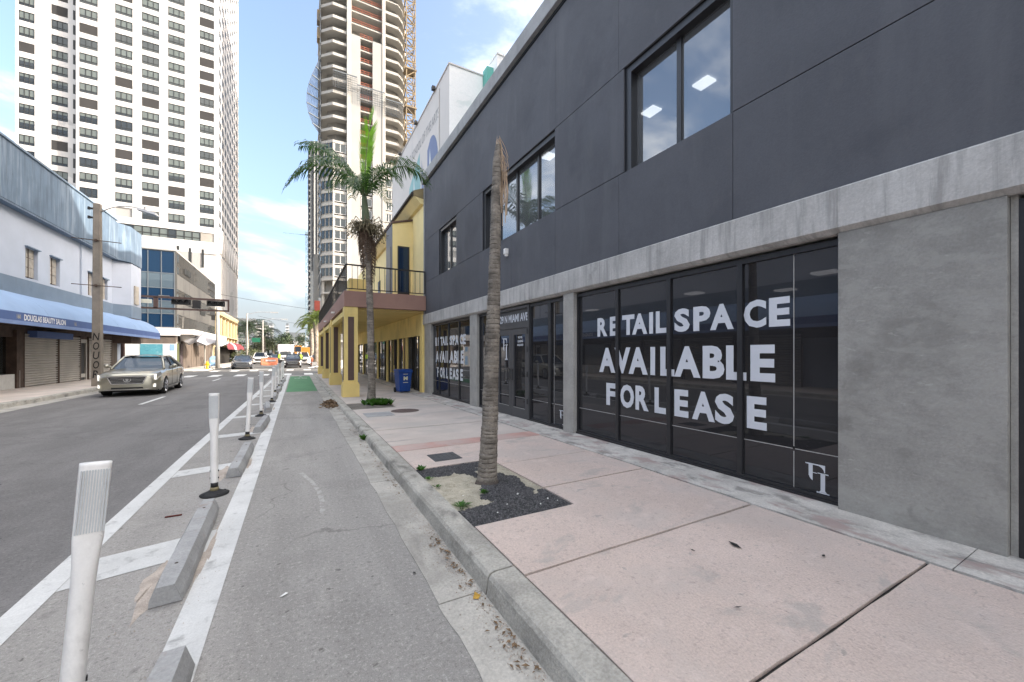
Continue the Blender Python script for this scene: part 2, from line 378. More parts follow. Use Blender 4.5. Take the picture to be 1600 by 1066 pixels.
D['pier'] = mat('trowelled_grey_plaster', (0.31, 0.30, 0.276), 0.7, 0.18, 1.4, 0.13, 45, 0.35, 14,
    layers=(((0.40, 0.39, 0.36), 2.4, 0.49, 0.66, 0.6, (1, 0.7, 1.5)), ((0.21, 0.202, 0.184), 1.5, 0.50, 0.68, 0.65, (1, 1, 1)), ((0.36, 0.35, 0.32), 6.0, 0.5, 0.62, 0.55, (1, 0.7, 1.4)),
            ((0.46, 0.45, 0.41), 13.0, 0.62, 0.70, 0.5, (1, 0.5, 1.4)), ((0.20, 0.193, 0.178), 8.0, 0.60, 0.72, 0.45, (1, 1, 1)), ((0.20, 0.193, 0.178), 0.8, 0.54, 0.70, 0.6, (1, 1, 1.3))))
D['column'] = mat('grey_column_concrete', (0.38, 0.365, 0.335), 0.85, 0.14, 3, 0.16, 60, 0.3, 45, layers=(((0.28, 0.27, 0.25), 2.5, 0.5, 0.7, 0.6, (1, 1, 0.5)),))
D['coping'] = mat('coping_concrete', (0.32, 0.32, 0.318), 0.85, 0.15, 2, 0.1, 50, 0.2, 40, layers=(((0.21, 0.21, 0.21), 2.5, 0.5, 0.75, 0.6, (1, 2, 0.4)),))
D['frame'] = mat('black_aluminium', (0.026, 0.026, 0.028), 0.4, 0.08, 4, 0.05, 60, 0.03, 60, metal=0.0, spec=0.5)
D['doorframe'] = mat('charcoal_aluminium', (0.075, 0.075, 0.078), 0.45, 0.08, 4, 0.05, 60, 0.03, 60, spec=0.4)
D['shopglass'] = glass('black_filmed_glass', (0.14, 0.14, 0.15), 1.62, (0.85, 0.88, 0.95), 0.16, (0.030, 0.029, 0.030), wav=0.02)
D['upglass'] = glass('upper_window_glass', (0.42, 0.45, 0.48), 2.4, (0.92, 0.95, 0.98), 0.55, (0.24, 0.245, 0.25), wav=0.01)  # pale diffuse body paints a grey veil like reflected cloud
D['film'] = mat('white_vinyl', (0.66, 0.68, 0.72), 0.5, 0.03, 3, 0, 1, 0)
D['seam'] = mat('pale_film_seam', (0.42, 0.41, 0.39), 0.6, 0.1, 8, 0, 1, 0)
D['inner'] = mat('plain_interior_wall', (0.55, 0.55, 0.54), 0.9, 0.05, 1, 0, 1, 0)
D['inner_dark'] = mat('dim_interior', (0.03, 0.03, 0.03), 0.9, 0.05, 1, 0, 1, 0)
D['lamp'] = mat('lit_ceiling_panel', (0.8, 0.8, 0.8), 0.5, 0, 1, 0, 1, 0, emit=(1, 0.98, 0.94), estr=0.7)
D['chrome'] = mat('chrome', (0.65, 0.65, 0.66), 0.15, 0.03, 5, 0, 1, 0, metal=1.0)
D['steel'] = mat('galvanised_steel', (0.38, 0.38, 0.38), 0.45, 0.12, 5, 0.05, 40, 0.05, 60, metal=0.6)
# palms and plants
D['trunk'] = mat('palm_trunk', (0.25, 0.22, 0.185), 0.95, 0.25, 6, 0.3, 35, 0.6, 30, stretch=(1, 1, 2.5),
    layers=(((0.085, 0.075, 0.065), 3.0, 0.45, 0.65, 0.75, (1, 1, 1.4)), ((0.25, 0.235, 0.21), 7.0, 0.58, 0.72, 0.6, (1, 1, 2))))
D['ring'] = mat('trunk_scar_ring', (0.06, 0.05, 0.042), 1.0, 0.3, 8, 0.3, 40, 0.4, 40)
D['fibre'] = mat('torn_tan_fibre', (0.50, 0.37, 0.26), 0.95, 0.3, 6, 0.25, 50, 0.4, 40, stretch=(3, 3, 0.5))
D['shaft'] = mat('grey_green_crownshaft', (0.14, 0.17, 0.10), 0.7, 0.2, 4, 0.1, 40, 0.1, 30)
D['frond'] = leafmat('dark_palm_leaf', (0.042, 0.09, 0.026), 0.35, 2.5, 0.3)
D['frond_new'] = leafmat('fresh_palm_leaf', (0.19, 0.36, 0.035), 0.3, 4, 0.5)
D['frond_far'] = leafmat('yellow_green_palm_leaf', (0.075, 0.10, 0.022), 0.4, 1.2, 0.35)  # yellow-green leaf colour of the right kerb palms
D['frond_far_dark'] = mat('far_dark_palm_leaf', (0.026, 0.042, 0.022), 0.6, 0.4, 0.6, 0.15, 30, 0.0)
D['rachis'] = mat('palm_midrib', (0.13, 0.16, 0.06), 0.6, 0.2, 5, 0, 1, 0)
D['dead'] = mat('dead_brown_frond', (0.105, 0.07, 0.048), 0.95, 0.4, 6, 0.25, 40, 0.0)
D['bract'] = mat('dry_flower_stalk', (0.19, 0.16, 0.10), 0.95, 0.4, 12, 0.2, 40, 0.0)
D['leaf'] = leafmat('broad_green_leaf', (0.06, 0.15, 0.025), 0.4, 8, 0.35)
D['treeleaf'] = mat('tree_leaf', (0.030, 0.050, 0.020), 0.6, 0.5, 0.9, 0.2, 20, 0.0)
D['treeleaf_b'] = mat('olive_tree_leaf', (0.07, 0.085, 0.04), 0.6, 0.4, 0.9, 0.2, 20, 0.0)
D['bark'] = mat('grey_bark', (0.12, 0.10, 0.085), 0.95, 0.3, 3, 0.2, 30, 0.3, 20)
D['gravel'] = mat('dark_gravel', (0.095, 0.093, 0.095), 0.85, 0.4, 60, 0.5, 30, 0.2, 80)
D['gravel_bed'] = mat('dark_grit_bed', (0.05, 0.05, 0.052), 1.0, 0.3, 30, 0.5, 120, 0.6, 120)
D['sand'] = mat('pale_limestone_grit', (0.46, 0.42, 0.33), 1.0, 0.22, 5, 0.35, 90, 0.6, 80, layers=(((0.30, 0.27, 0.20), 8.0, 0.5, 0.7, 0.7, (1, 1, 1)),))
D['dirt'] = mat('grey_dirt', (0.16, 0.145, 0.125), 1.0, 0.25, 3, 0.3, 80, 0.5, 60)
D['iron'] = mat('rusty_cast_iron', (0.13, 0.095, 0.085), 0.8, 0.25, 5, 0.25, 60, 0.4, 60)
D['lid'] = mat('grey_iron_lid', (0.085, 0.088, 0.092), 0.75, 0.2, 6, 0.25, 80, 0.4, 60)
D['litter'] = mat('white_paper_scrap', (0.7, 0.69, 0.66), 0.8, 0.05, 5)
D['deadleaf'] = mat('dry_leaf', (0.18, 0.12, 0.07), 0.9, 0.4, 20)
D['yleaf'] = mat('yellow_leaf', (0.45, 0.27, 0.05), 0.8, 0.3, 20)
# yellow building
D['yellow'] = mat('mustard_stucco', (0.80, 0.62, 0.24), 0.85, 0.07, 1.0, 0.05, 60, 0.15, 60,
    layers=(((0.42, 0.33, 0.15), 1.2, 0.5, 0.75, 0.5, (1, 1, 0.4)),))
D['yellow_pale'] = mat('pale_yellow_stucco', (0.80, 0.66, 0.33), 0.85, 0.07, 1.0, 0.05, 60, 0.15, 60)
D['brown'] = mat('dusty_brown_stucco', (0.34, 0.205, 0.165), 0.85, 0.08, 1.0, 0.06, 60, 0.12, 60, layers=(((0.26, 0.165, 0.14), 1.5, 0.5, 0.75, 0.5, (1, 1, 0.5)),))
D['brown_dk'] = mat('dark_brown_panel', (0.115, 0.075, 0.065), 0.8, 0.1, 1.5, 0.05, 60, 0.1, 60)
D['soffit'] = mat('tan_soffit', (0.66, 0.50, 0.19), 0.85, 0.06, 1, 0.05, 60, 0.1, 60)
D['greyst'] = mat('grey_stucco', (0.19, 0.195, 0.20), 0.85, 0.08, 1, 0.05, 60, 0.1, 60)
D['rooftile'] = mat('tan_roof_edge', (0.25, 0.20, 0.11), 0.9, 0.2, 2, 0.1, 50, 0.2, 40)
D['rail'] = mat('dark_bronze_railing', (0.022, 0.020, 0.019), 0.5, 0.1, 5)
D['glass'] = glass('shop_glass', (0.25, 0.28, 0.28), 1.8, (0.95, 0.97, 1.0), 0.5, (0.05, 0.055, 0.055), wav=0.03)
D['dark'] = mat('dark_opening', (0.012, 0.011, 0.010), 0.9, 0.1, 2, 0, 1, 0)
D['blueglass'] = glass('blue_door_glass', (0.15, 0.2, 0.3), 1.6, (0.7, 0.85, 1.0), 0.3, (0.012, 0.03, 0.075))
D['bin'] = mat('blue_plastic', (0.012, 0.055, 0.24), 0.45, 0.1, 3, 0.05, 50, 0.05, 40)
D['cream'] = mat('cream_print', (0.62, 0.60, 0.42), 0.6, 0.03, 3, 0, 1, 0)
# left building
D['lwhite'] = mat('pale_lavender_stucco', (0.40, 0.445, 0.52), 0.85, 0.05, 0.8, 0.04, 60, 0.12, 50,
    layers=(((0.38, 0.41, 0.46), 1.2, 0.55, 0.8, 0.4, (1, 1.5, 0.35)),))
D['lblue'] = mat('stained_blue_stucco', (0.105, 0.15, 0.205), 0.85, 0.12, 1.2, 0.06, 60, 0.12, 50,
    layers=(((0.20, 0.255, 0.315), 1.5, 0.48, 0.64, 0.65, (1, 2.4, 0.22)), ((0.055, 0.075, 0.105), 2.1, 0.50, 0.66, 0.6, (1, 2.8, 0.2)), ((0.05, 0.06, 0.08), 5.0, 0.62, 0.75, 0.5, (1, 2, 0.4))))
D['lband'] = mat('slate_blue_stucco', (0.15, 0.20, 0.26), 0.85, 0.08, 1.2, 0.05, 60, 0.12, 50, layers=(((0.13, 0.165, 0.2), 1.4, 0.5, 0.75, 0.6, (1, 1.5, 0.5)),))
D['awning'] = mat('pale_blue_awning_cloth', (0.225, 0.325, 0.49), 0.7, 0.06, 0.8, 0.03, 50, 0.06, 8, layers=(((0.27, 0.37, 0.53), 0.9, 0.5, 0.75, 0.5, (1, 1, 1)),))
D['valance'] = mat('blue_awning_valance', (0.075, 0.125, 0.29), 0.75, 0.08, 1.5, 0.04, 50, 0.05, 20)
D['valance_hem'] = mat('light_blue_hem', (0.19, 0.27, 0.48), 0.75, 0.08, 1.5)
D['shutter'] = mat('grey_roll_shutter', (0.40, 0.375, 0.34), 0.6, 0.12, 1.0, 0.06, 50, 0.05, 60, layers=(((0.28, 0.26, 0.235), 1.0, 0.5, 0.75, 0.6, (1, 1.5, 0.4)),))
D['rust'] = mat('rusty_steel', (0.075, 0.05, 0.038), 0.85, 0.3, 3, 0.2, 50, 0.2, 40)
D['block'] = mat('tan_glass_block', (0.36, 0.33, 0.28), 0.5, 0.2, 6, 0.1, 50, 0.1, 30)
D['tile'] = mat('white_wall_tile', (0.55, 0.54, 0.51), 0.4, 0.08, 4)
D['pole'] = mat('weathered_concrete_pole', (0.235, 0.205, 0.17), 0.9, 0.15, 2, 0.15, 50, 0.2, 40, layers=(((0.15, 0.13, 0.105), 2.0, 0.5, 0.72, 0.6, (1, 1, 0.4)),))
D['pole_grey'] = mat('light_grey_pole', (0.27, 0.262, 0.245), 0.8, 0.1, 2, 0.1, 50, 0.1, 40)
D['graf'] = mat('black_spray_paint', (0.012, 0.012, 0.012), 0.7, 0, 1, 0, 1, 0)
# far buildings
D['tower'] = mat('white_tower_render', (0.50, 0.495, 0.49), 0.8, 0.03, 0.05, 0.02, 10, 0, layers=(((0.385, 0.385, 0.383), 0.09, 0.56, 0.57, 0.9, (1, 1, 1.6)),))
D['tower_grey'] = mat('pale_grey_render', (0.27, 0.27, 0.265), 0.8, 0.05, 0.2)  # plain pale grey for the podium panels, core and roof
D['twin'] = mat('dark_window_frame', (0.022, 0.024, 0.025), 0.5, 0.05, 2, 0, 1, 0)
D['tglass'] = glass('tower_glass', (0.2, 0.22, 0.22), 1.7, (0.85, 0.9, 0.9), 0.0, (0.022, 0.025, 0.026))
D['tblind'] = mat('window_with_blind', (0.105, 0.125, 0.122), 0.35, 0.12, 0.35, 0, 1, 0)
D['tscreen'] = mat('dark_mesh_screen', (0.034, 0.033, 0.033), 0.8, 0.1, 0.5, 0, 1, 0)
D['bluecurtain'] = glass('blue_curtain_glass', (0.2, 0.3, 0.4), 1.55, (0.7, 0.82, 0.95), 0.0, (0.006, 0.022, 0.052), wav=0.06)
D['greycurtain'] = glass('grey_curtain_glass', (0.2, 0.3, 0.4), 2.0, (0.9, 0.92, 0.95), 0.0, (0.06, 0.085, 0.105), wav=0.06)
D['greywall'] = mat('grey_side_wall', (0.062, 0.061, 0.058), 0.5, 0.08, 0.4, 0.04, 30, 0.05, 20, spec=0.6, layers=(((0.035, 0.035, 0.035), 0.25, 0.5, 0.62, 0.8, (1, 1, 0.5)), ((0.09, 0.088, 0.082), 0.3, 0.55, 0.7, 0.6, (1, 1, 0.4))))
D['sideglass'] = glass('grey_mirror_glass', (0.2, 0.2, 0.2), 1.7, (0.85, 0.85, 0.83), 0.0, (0.045, 0.044, 0.042), wav=0.05)
D['wwhite'] = mat('white_painted_wall', (0.5, 0.49, 0.475), 0.8, 0.05, 0.6, 0.04, 40, 0.1, 30)
D['hoard'] = mat('weathered_plywood', (0.105, 0.085, 0.07), 0.9, 0.2, 1.5, 0.15, 40, 0.1, 30, stretch=(1, 2.0, 0.3), layers=(((0.06, 0.048, 0.042), 2.0, 0.5, 0.68, 0.7, (1, 2, 0.2)),))
D['hoard_green'] = mat('green_plywood', (0.07, 0.08, 0.035), 0.9, 0.2, 1.5)
D['hoard_purple'] = mat('mauve_plywood', (0.075, 0.058, 0.066), 0.9, 0.2, 1.5)
D['teal'] = mat('teal_wall_paint', (0.06, 0.21, 0.26), 0.8, 0.1, 1, layers=(((0.16, 0.3, 0.33), 2.0, 0.5, 0.6, 0.8, (1, 1, 1)), ((0.03, 0.14, 0.2), 3.0, 0.57, 0.62, 0.8, (1, 1, 1))))
D['skyblue'] = mat('light_blue_paint', (0.22, 0.36, 0.52), 0.8, 0.15, 1)
D['cream_st'] = mat('cream_stucco', (0.36, 0.30, 0.185), 0.85, 0.06, 0.5, 0.04, 30, 0.1, 20)
D['cream_dk'] = mat('ochre_trim', (0.12, 0.085, 0.035), 0.85, 0.1, 0.8)
D['maroon'] = mat('maroon_awning_cloth', (0.14, 0.028, 0.036), 0.75, 0.1, 0.6)
D['mural'] = mat('shaded_white_render', (0.56, 0.53, 0.50), 0.85, 0.05, 0.3, 0.04, 30, 0.1, 20, layers=(((0.48, 0.47, 0.455), 0.6, 0.5, 0.75, 0.5, (1, 1.5, 0.25)),))  # white render greyed to carry the shade of the street face
D['mural_sunlit'] = mat('sunlit_white_render', (0.83, 0.83, 0.81), 0.85, 0.04, 0.5, 0.05, 12, 0.3, 4, layers=(((0.58, 0.64, 0.62), 0.8, 0.56, 0.7, 0.6, (1, 1, 2)),))  # same render made brighter, standing in for sun on the end wall
D['navy'] = mat('slate_blue_mural_paint', (0.17, 0.21, 0.33), 0.8, 0.05, 1)
D['mteal'] = mat('pale_teal_mural_paint', (0.25, 0.42, 0.43), 0.8, 0.05, 1)
D['mwhite'] = mat('pale_mural_paint', (0.62, 0.64, 0.62), 0.8, 0.05, 1)
D['mtext'] = mat('grey_mural_lettering', (0.30, 0.295, 0.29), 0.8, 0.05, 1)
D['tealwall'] = mat('sea_green_wall', (0.14, 0.40, 0.34), 0.8, 0.06, 1)
D['conc_new'] = mat('raw_tower_concrete', (0.36, 0.35, 0.325), 0.9, 0.06, 0.2, 0.05, 10, 0.0, layers=(((0.27, 0.262, 0.245), 0.3, 0.5, 0.72, 0.6, (1, 1, 0.5)),))
D['conc_panel'] = mat('pale_infill_panel', (0.29, 0.29, 0.28), 0.9, 0.06, 0.2, 0.04, 10, 0.0)
D['conc_in'] = mat('shaded_bare_concrete', (0.27, 0.258, 0.235), 0.95, 0.12, 0.2, 0.05, 10, 0.0)  # concrete toned down for the shade inside the open floors
D['orange'] = mat('orange_safety_mesh', (0.32, 0.10, 0.06), 0.8, 0.15, 0.5)
D['net'] = mat('blue_grey_debris_net', (0.07, 0.095, 0.14), 0.9, 0.15, 0.4)
D['crane'] = mat('yellow_crane_paint', (0.21, 0.16, 0.095), 0.7, 0.25, 0.4, layers=(((0.13, 0.12, 0.11), 0.35, 0.5, 0.6, 0.8, (1, 1, 1)),))
D['crane_far'] = mat('grey_blue_crane_paint', (0.15, 0.22, 0.28), 0.7, 0.15, 0.4)
D['slate'] = mat('dark_slate_tower', (0.10, 0.115, 0.13), 0.6, 0.08, 0.2)
D['farbldg'] = mat('far_grey_building', (0.15, 0.16, 0.17), 0.8, 0.08, 0.1)
D['farwhite'] = mat('far_white_slab', (0.38, 0.385, 0.39), 0.8, 0.05, 0.1)
# street things
D['mast'] = mat('brown_mast_arm', (0.095, 0.06, 0.052), 0.6, 0.12, 2)
D['signal'] = mat('black_signal_housing', (0.018, 0.018, 0.018), 0.5, 0.1, 3)
D['signgreen'] = mat('green_sign_face', (0.01, 0.09, 0.055), 0.4, 0.05, 3)
D['signpale'] = mat('pale_sign_face', (0.62, 0.62, 0.52), 0.4, 0.05, 3)
D['hyd'] = mat('yellow_hydrant_paint', (0.62, 0.36, 0.015), 0.5, 0.1, 4)
D['mailbox'] = mat('faded_blue_paint', (0.20, 0.33, 0.50), 0.5, 0.1, 4)
D['white'] = mat('white_canvas', (0.40, 0.40, 0.42), 0.8, 0.05, 2)
D['barrier'] = mat('orange_plastic_barrier', (0.45, 0.15, 0.08), 0.5, 0.1, 2)
D['carsilver'] = mat('champagne_car_paint', (0.40, 0.38, 0.31), 0.28, 0.03, 1, 0, 1, 0, metal=0.65, coat=0.8)
D['cargrey'] = mat('dark_grey_car_paint', (0.05, 0.055, 0.065), 0.25, 0.03, 1, 0, 1, 0, metal=0.4, coat=0.8)
D['carblack'] = mat('black_car_paint', (0.016, 0.013, 0.013), 0.3, 0.03, 1, 0, 1, 0, metal=0.1, coat=0.25)
D['carwhite'] = mat('white_car_paint', (0.70, 0.70, 0.70), 0.25, 0.02, 1, 0, 1, 0, coat=0.6)
D['taxi'] = mat('yellow_roof_paint', (0.62, 0.42, 0.10), 0.3, 0.03, 1, 0, 1, 0, coat=0.6)
D['truckorange'] = mat('orange_machine_paint', (0.30, 0.13, 0.02), 0.5, 0.12, 0.8)
D['carglass'] = glass('car_window_glass', (0.2, 0.22, 0.24), 1.38, (0.6, 0.75, 1.0), 0.30, (0.02, 0.028, 0.04))
D['tyre'] = mat('tyre_rubber', (0.02, 0.02, 0.02), 0.8, 0.1, 6)
D['grille'] = mat('dark_grille', (0.02, 0.02, 0.021), 0.4, 0.1, 20, 0.2, 120, 0.3, 160)
D['lens'] = mat('clear_lamp_lens', (0.35, 0.35, 0.34), 0.1, 0.05, 8, 0, 1, 0, spec=0.8)
D['headlamp'] = mat('lit_headlamp', (0.9, 0.9, 0.88), 0.2, 0, 1, 0, 1, 0, emit=(1, 0.95, 0.85), estr=0.25)
D['hivis'] = mat('lime_safety_vest', (0.45, 0.70, 0.06), 0.8, 0.08, 3)
D['jeans'] = mat('dark_work_clothes', (0.03, 0.035, 0.05), 0.9, 0.1, 4)
D['skin'] = mat('skin', (0.30, 0.17, 0.11), 0.6, 0.05, 4)
D['wire'] = mat('black_cable', (0.03, 0.03, 0.03), 0.8, 0, 1, 0, 1, 0)
D['red'] = mat('red_board', (0.10, 0.014, 0.008), 0.7, 0.1, 1)
D['rope'] = mat('black_plastic_scrap', (0.02, 0.02, 0.02), 0.6, 0, 1, 0, 1, 0)
# ------------------------------------------------------------------ ground, road, kerbs, pavements
from mathutils import noise as mnoise
def sheet(name, x0, x1, y0, y1, z, m, **kw):
    mb = MB(); mb.quad((x0, y0, z), (x1, y0, z), (x1, y1, z), (x0, y1, z)); return obj(name, mb, m, **kw)
STR = dict(kind='structure')
sheet('ground', -900, 900, -300, 1500, -0.02, D['junction'], **STR)
sheet('road', -7.02, -1.5, -40, 33.9, 0.0, D['road'], **STR)
mb = MB(); mb.quad((-1.5, -40, 0), (0.81, -40, 0), (0.81, 33.9, 0), (-1.5, 33.9, 0))
bike = obj('bike_lane', mb, D['bike'], **STR)
mb = MB(); mb.quad((-80, 33.9, 0), (80, 33.9, 0), (80, 46.4, 0), (-80, 46.4, 0))
mb.quad((-7.5, 46.4, 0), (1.6, 46.4, 0), (1.6, 700, 0), (-7.5, 700, 0))
obj('road_junction', mb, D['junction'], **STR)
# gutters, each cast length a piece
gut = obj('gutter', MB().quad((0.81, -8, -0.004), (1.14, -8, -0.004), (1.14, 33.9, -0.004), (0.81, 33.9, -0.004)), D['joint'], **STR)
gy = [-6, -3, -0.6, 1.55, 2.42, 5.1, 8.2, 11.3, 14.4, 17.5, 20.6, 23.7, 26.8, 30, 33.8]
for a, b in zip(gy, gy[1:]):
    mb = MB(); e = [(0.798 + 0.008 * math.sin(7 * t) + random.uniform(-0.008, 0.008), t) for t in [lerp(a, b, k / 8) for k in range(9)]]
    mb.prism([(1.12, a + 0.006), (1.12, b - 0.006)] + [(x, min(max(y, a + 0.006), b - 0.006)) for x, y in e[::-1]], -0.01, 0.006)
    obj('gutter_slab', mb, D['gutter'], gut)
sheet('gutter', -7.52, -7.02, -40, 33.9, 0.0, D['gutter'], **STR)

def kerb_piece(mb, xr, xi, y0, y1, fz, n=5):
    """kerb with a battered face towards the road at xr and its back at xi"""
    s = 1 if xi > xr else -1
    rows = []
    for k in range(n + 1):
        y = lerp(y0, y1, k / n); h = fz(0, y); j = random.uniform(-0.004, 0.004)
        rows.append([(xr, y, -0.05), (xr + s * (0.028 + j), y, h - 0.035), (xr + s * (0.045 + j), y, h - 0.01), (xr + s * 0.075, y, h), (xi, y, h), (xi, y, -0.05)])
    m = len(rows[0]); vs = [p for r in rows for p in r]
    fs = [(i * m + k, i * m + k + 1, (i + 1) * m + k + 1, (i + 1) * m + k) for i in range(n) for k in range(m - 1)]
    fs += [tuple(range(m)), tuple(range(n * m, n * m + m))[::-1]]
    mb.add(vs, fs)
kerb = obj('kerb', MB().quad((1.13, -8, -0.03), (1.29, -8, -0.03), (1.29, 34.6, -0.03), (1.13, 34.6, -0.03)), D['joint'], **STR)
ky = [-6, -3.6, -0.7, 2.36, 4.9, 7.9, 10.9, 13.9, 17, 20, 23, 26, 29, 32, 34.5]
for i, (a, b) in enumerate(zip(ky, ky[1:])):
    mb = MB(); g = 0.012 if i not in (2, 3) else 0.016
    kerb_piece(mb, 1.085, 1.30, a + g / 2, b - g / 2, zs, 6)
    o = obj('kerb_stone', mb, D['kerb'], kerb)
kl = obj('kerb', MB().quad((-7.64, -20, -0.03), (-7.54, -20, -0.03), (-7.54, 36.6, -0.03), (-7.64, 36.6, -0.03)), D['joint'], **STR)
a = -20.0
while a < 36.4:
    b = min(a + 2.9, 36.6); mb = MB(); kerb_piece(mb, -7.5, -7.68, a + 0.006, b - 0.006, lambda x, y: 0.15 if y < 33 else lerp(0.15, 0.03, (y - 33) / 3.6), 3)
    obj('kerb_stone', mb, D['kerb'], kl); a = b
# right pavement: a dirt base that shows in the joints, with the cast slabs on it
mb = MB()
yy = [-6, 4, 15.5, 34.5]
for a, b in zip(yy, yy[1:]):
    for x0, x1 in ((1.30, 4.41),):
        mb.quad((x0, a, zs(0, a) - 0.022), (x1, a, zs(0, a) - 0.022), (x1, b, zs(0, b) - 0.022), (x0, b, zs(0, b) - 0.022))
pav = obj('pavement', mb, D['joint'], **STR)
J = 0.011
def slab(poly, m, dz=0.0, jag=0.0):
    # subdivide long edges so the tilt and the chipped joint edges have somewhere to live
    out = []
    n = len(poly)
    for i in range(n):
        p, q = poly[i], poly[(i + 1) % n]; L = math.hypot(q[0] - p[0], q[1] - p[1]); k = max(1, int(L / 0.22))
        for t in range(k):
            jx, jy = (random.uniform(-jag, jag), random.uniform(-jag, jag)) if t else (0, 0)
            out.append((lerp(p[0], q[0], t / k) + jx, lerp(p[1], q[1], t / k) + jy))
    mb = MB(); mb.prism(out, lambda x, y: zs(x, y) - 0.06, lambda x, y: zs(x, y) + dz)
    return obj('pavement_slab', mb, m, pav)
XA, XB = 1.312, 3.845
rows = [(-5.9, -3.6), (-3.6, -1.4), (-1.4, 1.015), (1.015, 2.223)]
for a, b in rows:
    slab([(XA, a + J), (XB, a + J), (XB, b - J), (XA, b - J)], D['slab'], random.uniform(-0.003, 0.003), 0.004)
slab([(XA, 2.223 + J), (XB, 2.223 + J), (XB, 3.58 - J), (2.35, 3.58 - J), (2.35, 3.05), (XA, 3.05)], D['slab'], 0, 0.003)
slab([(2.35, 3.58 + J), (XB, 3.58 + J), (XB, 4.632 - J), (2.35, 4.632 - J)], D['slab'], 0.002, 0.003)
slab([(2.35, 4.632 + J), (XB, 4.632 + J), (XB, 5.98 - J / 2), (XA, 5.98 - J / 2), (XA, 4.93), (2.35, 4.93)], D['slab'], 0, 0.003)
slab([(XA, 5.98 + J / 2), (XB, 5.98 + J / 2), (XB + 0.3, 6.4 - J / 2), (XA, 6.4 - J / 2)], D['slab_red'], 0.001, 0.003)
ys = [6.4, 7.9, 9.25, 11.38]
for a, b in zip(ys, ys[1:]):
    slab([(XA, a + J), (XB, a + J), (XB, b - J), (XA, b - J)], D['slab_grey'], random.uniform(-0.002, 0.002), 0.003)
slab([(2.47, 11.38 + J), (XB, 11.38 + J), (XB, 12.9 - J), (2.47, 12.9 - J)], D['slab_grey'], 0)
ys = [12.9, 14.6, 17, 19.4, 21.8, 24.2, 26.6, 29, 31.4, 34.3]
for a, b in zip(ys, ys[1:]):
    slab([(XA, a + J), (XB, a + J), (XB, b - J), (XA, b - J)], D['slab_grey'], random.uniform(-0.002, 0.002))
ys = [-5.9, -2.2, 0.9, 3.4, 5.75, 8.3, 10.4, 13, 15.2, 19, 23, 27, 31, 34.3]
for a, b in zip(ys, ys[1:]):
    n = 14; e = [(XB + 0.016 + random.uniform(0, 0.02), lerp(a + 0.003, b - 0.003, k / n)) for k in range(n + 1)]
    mb = MB(); mb.prism([(4.52, a + 0.003), (4.52, b - 0.003)] + e[::-1], lambda x, y: zs(x, y) - 0.05, lambda x, y: zs(x, y) + 0.004 + (0.012 if x > 4.4 else 0))
    obj('footing_strip', mb, D['strip'], pav)
# left pavement and the far blocks' pavements
mb = MB(); mb.box(-60, -7.685, -20, 36.2, -0.03, 0.15)
lp = obj('pavement', mb, D['slab_grey'], **STR)
mb = MB(); mb.prism([(-60, 47.0), (-8.6, 47.0), (-7.6, 48.0), (-7.4, 50), (-7.4, 400), (-60, 400)], -0.03, 0.1)
obj('pavement', mb, D['strip'], **STR)
mb = MB(); mb.prism([(60, 47.2), (3.2, 47.2), (2.0, 48.4), (1.7, 50), (1.7, 400), (60, 400)], -0.03, 0.1)
obj('pavement', mb, D['strip'], **STR)
mb = MB(); mb.box(4.4, 60, 34.4, 34.5, -0.03, 0.02); mb.box(1.3, 4.4, 34.3, 35.2, -0.03, 0.02)
obj('pavement_ramp', mb, D['strip'], **STR)

# painted markings
mb = MB(); Z = 0.004
def strip(pts_l, pts_r, z=Z):
    for (a, b), (c, d) in zip(zip(pts_l, pts_l[1:]), zip(pts_r, pts_r[1:])): mb.quad((*a, z), (*c, z), (*d, z), (*b, z))
strip([(-0.635, -6), (-0.63, 8), (-0.62, 33.6)], [(-0.45, -6), (-0.445, 8), (-0.45, 33.6)])
obj('bike_lane_line', mb, D['paint'], **STR)
mb = MB(); strip([(-1.58, -6), (-1.575, 8), (-1.36, 30.8), (-1.33, 33.6)], [(-1.42, -6), (-1.425, 8), (-1.21, 30.8), (-1.18, 33.6)])
obj('buffer_line', mb, D['paint'], **STR)
by = [1.0, 3.86, 6.62, 9.25, 11.9, 14.6, 17.3, 20, 22.7, 25.4, 28.1, 30.8]
for y in by:
    d = 0.45 if y < 5 else 0.34
    xl = -1.42 if y < 10 else -1.42 + (y - 8) * 0.009
    mb = MB(); mb.quad((xl, y - 0.08, Z), (-0.636, y + 0.12, Z), (-0.636, y + 0.12 + d, Z), (xl, y - 0.08 + d, Z))
    obj('buffer_bar', mb, D['paint_old'], **STR)
for y in (-8, 4.3 - 12.2, 16.5, 28.7):
    if y > 0: sheet('lane_dash', -4.40, -4.28, y, y + 2.6, Z, D['paint'], **STR)
sheet('green_bike_lane', -0.40, 0.78, 18.9, 31.8, Z, D['green'], **STR)
for k in range(7):
    x = -7.0 + k * 1.5
    if x < 0.9: sheet('crosswalk_bar', x, x + 0.62, 34.0, 36.6, Z, D['paint'], **STR)
for k in range(6): sheet('crosswalk_bar', -6.9 + k * 1.5, -6.9 + k * 1.5 + 0.6, 43.5, 46.0, Z, D['paint_old'], **STR)
sheet('stop_line', -5.9, -1.4, 47.3, 47.9, Z, D['paint_old'], **STR)
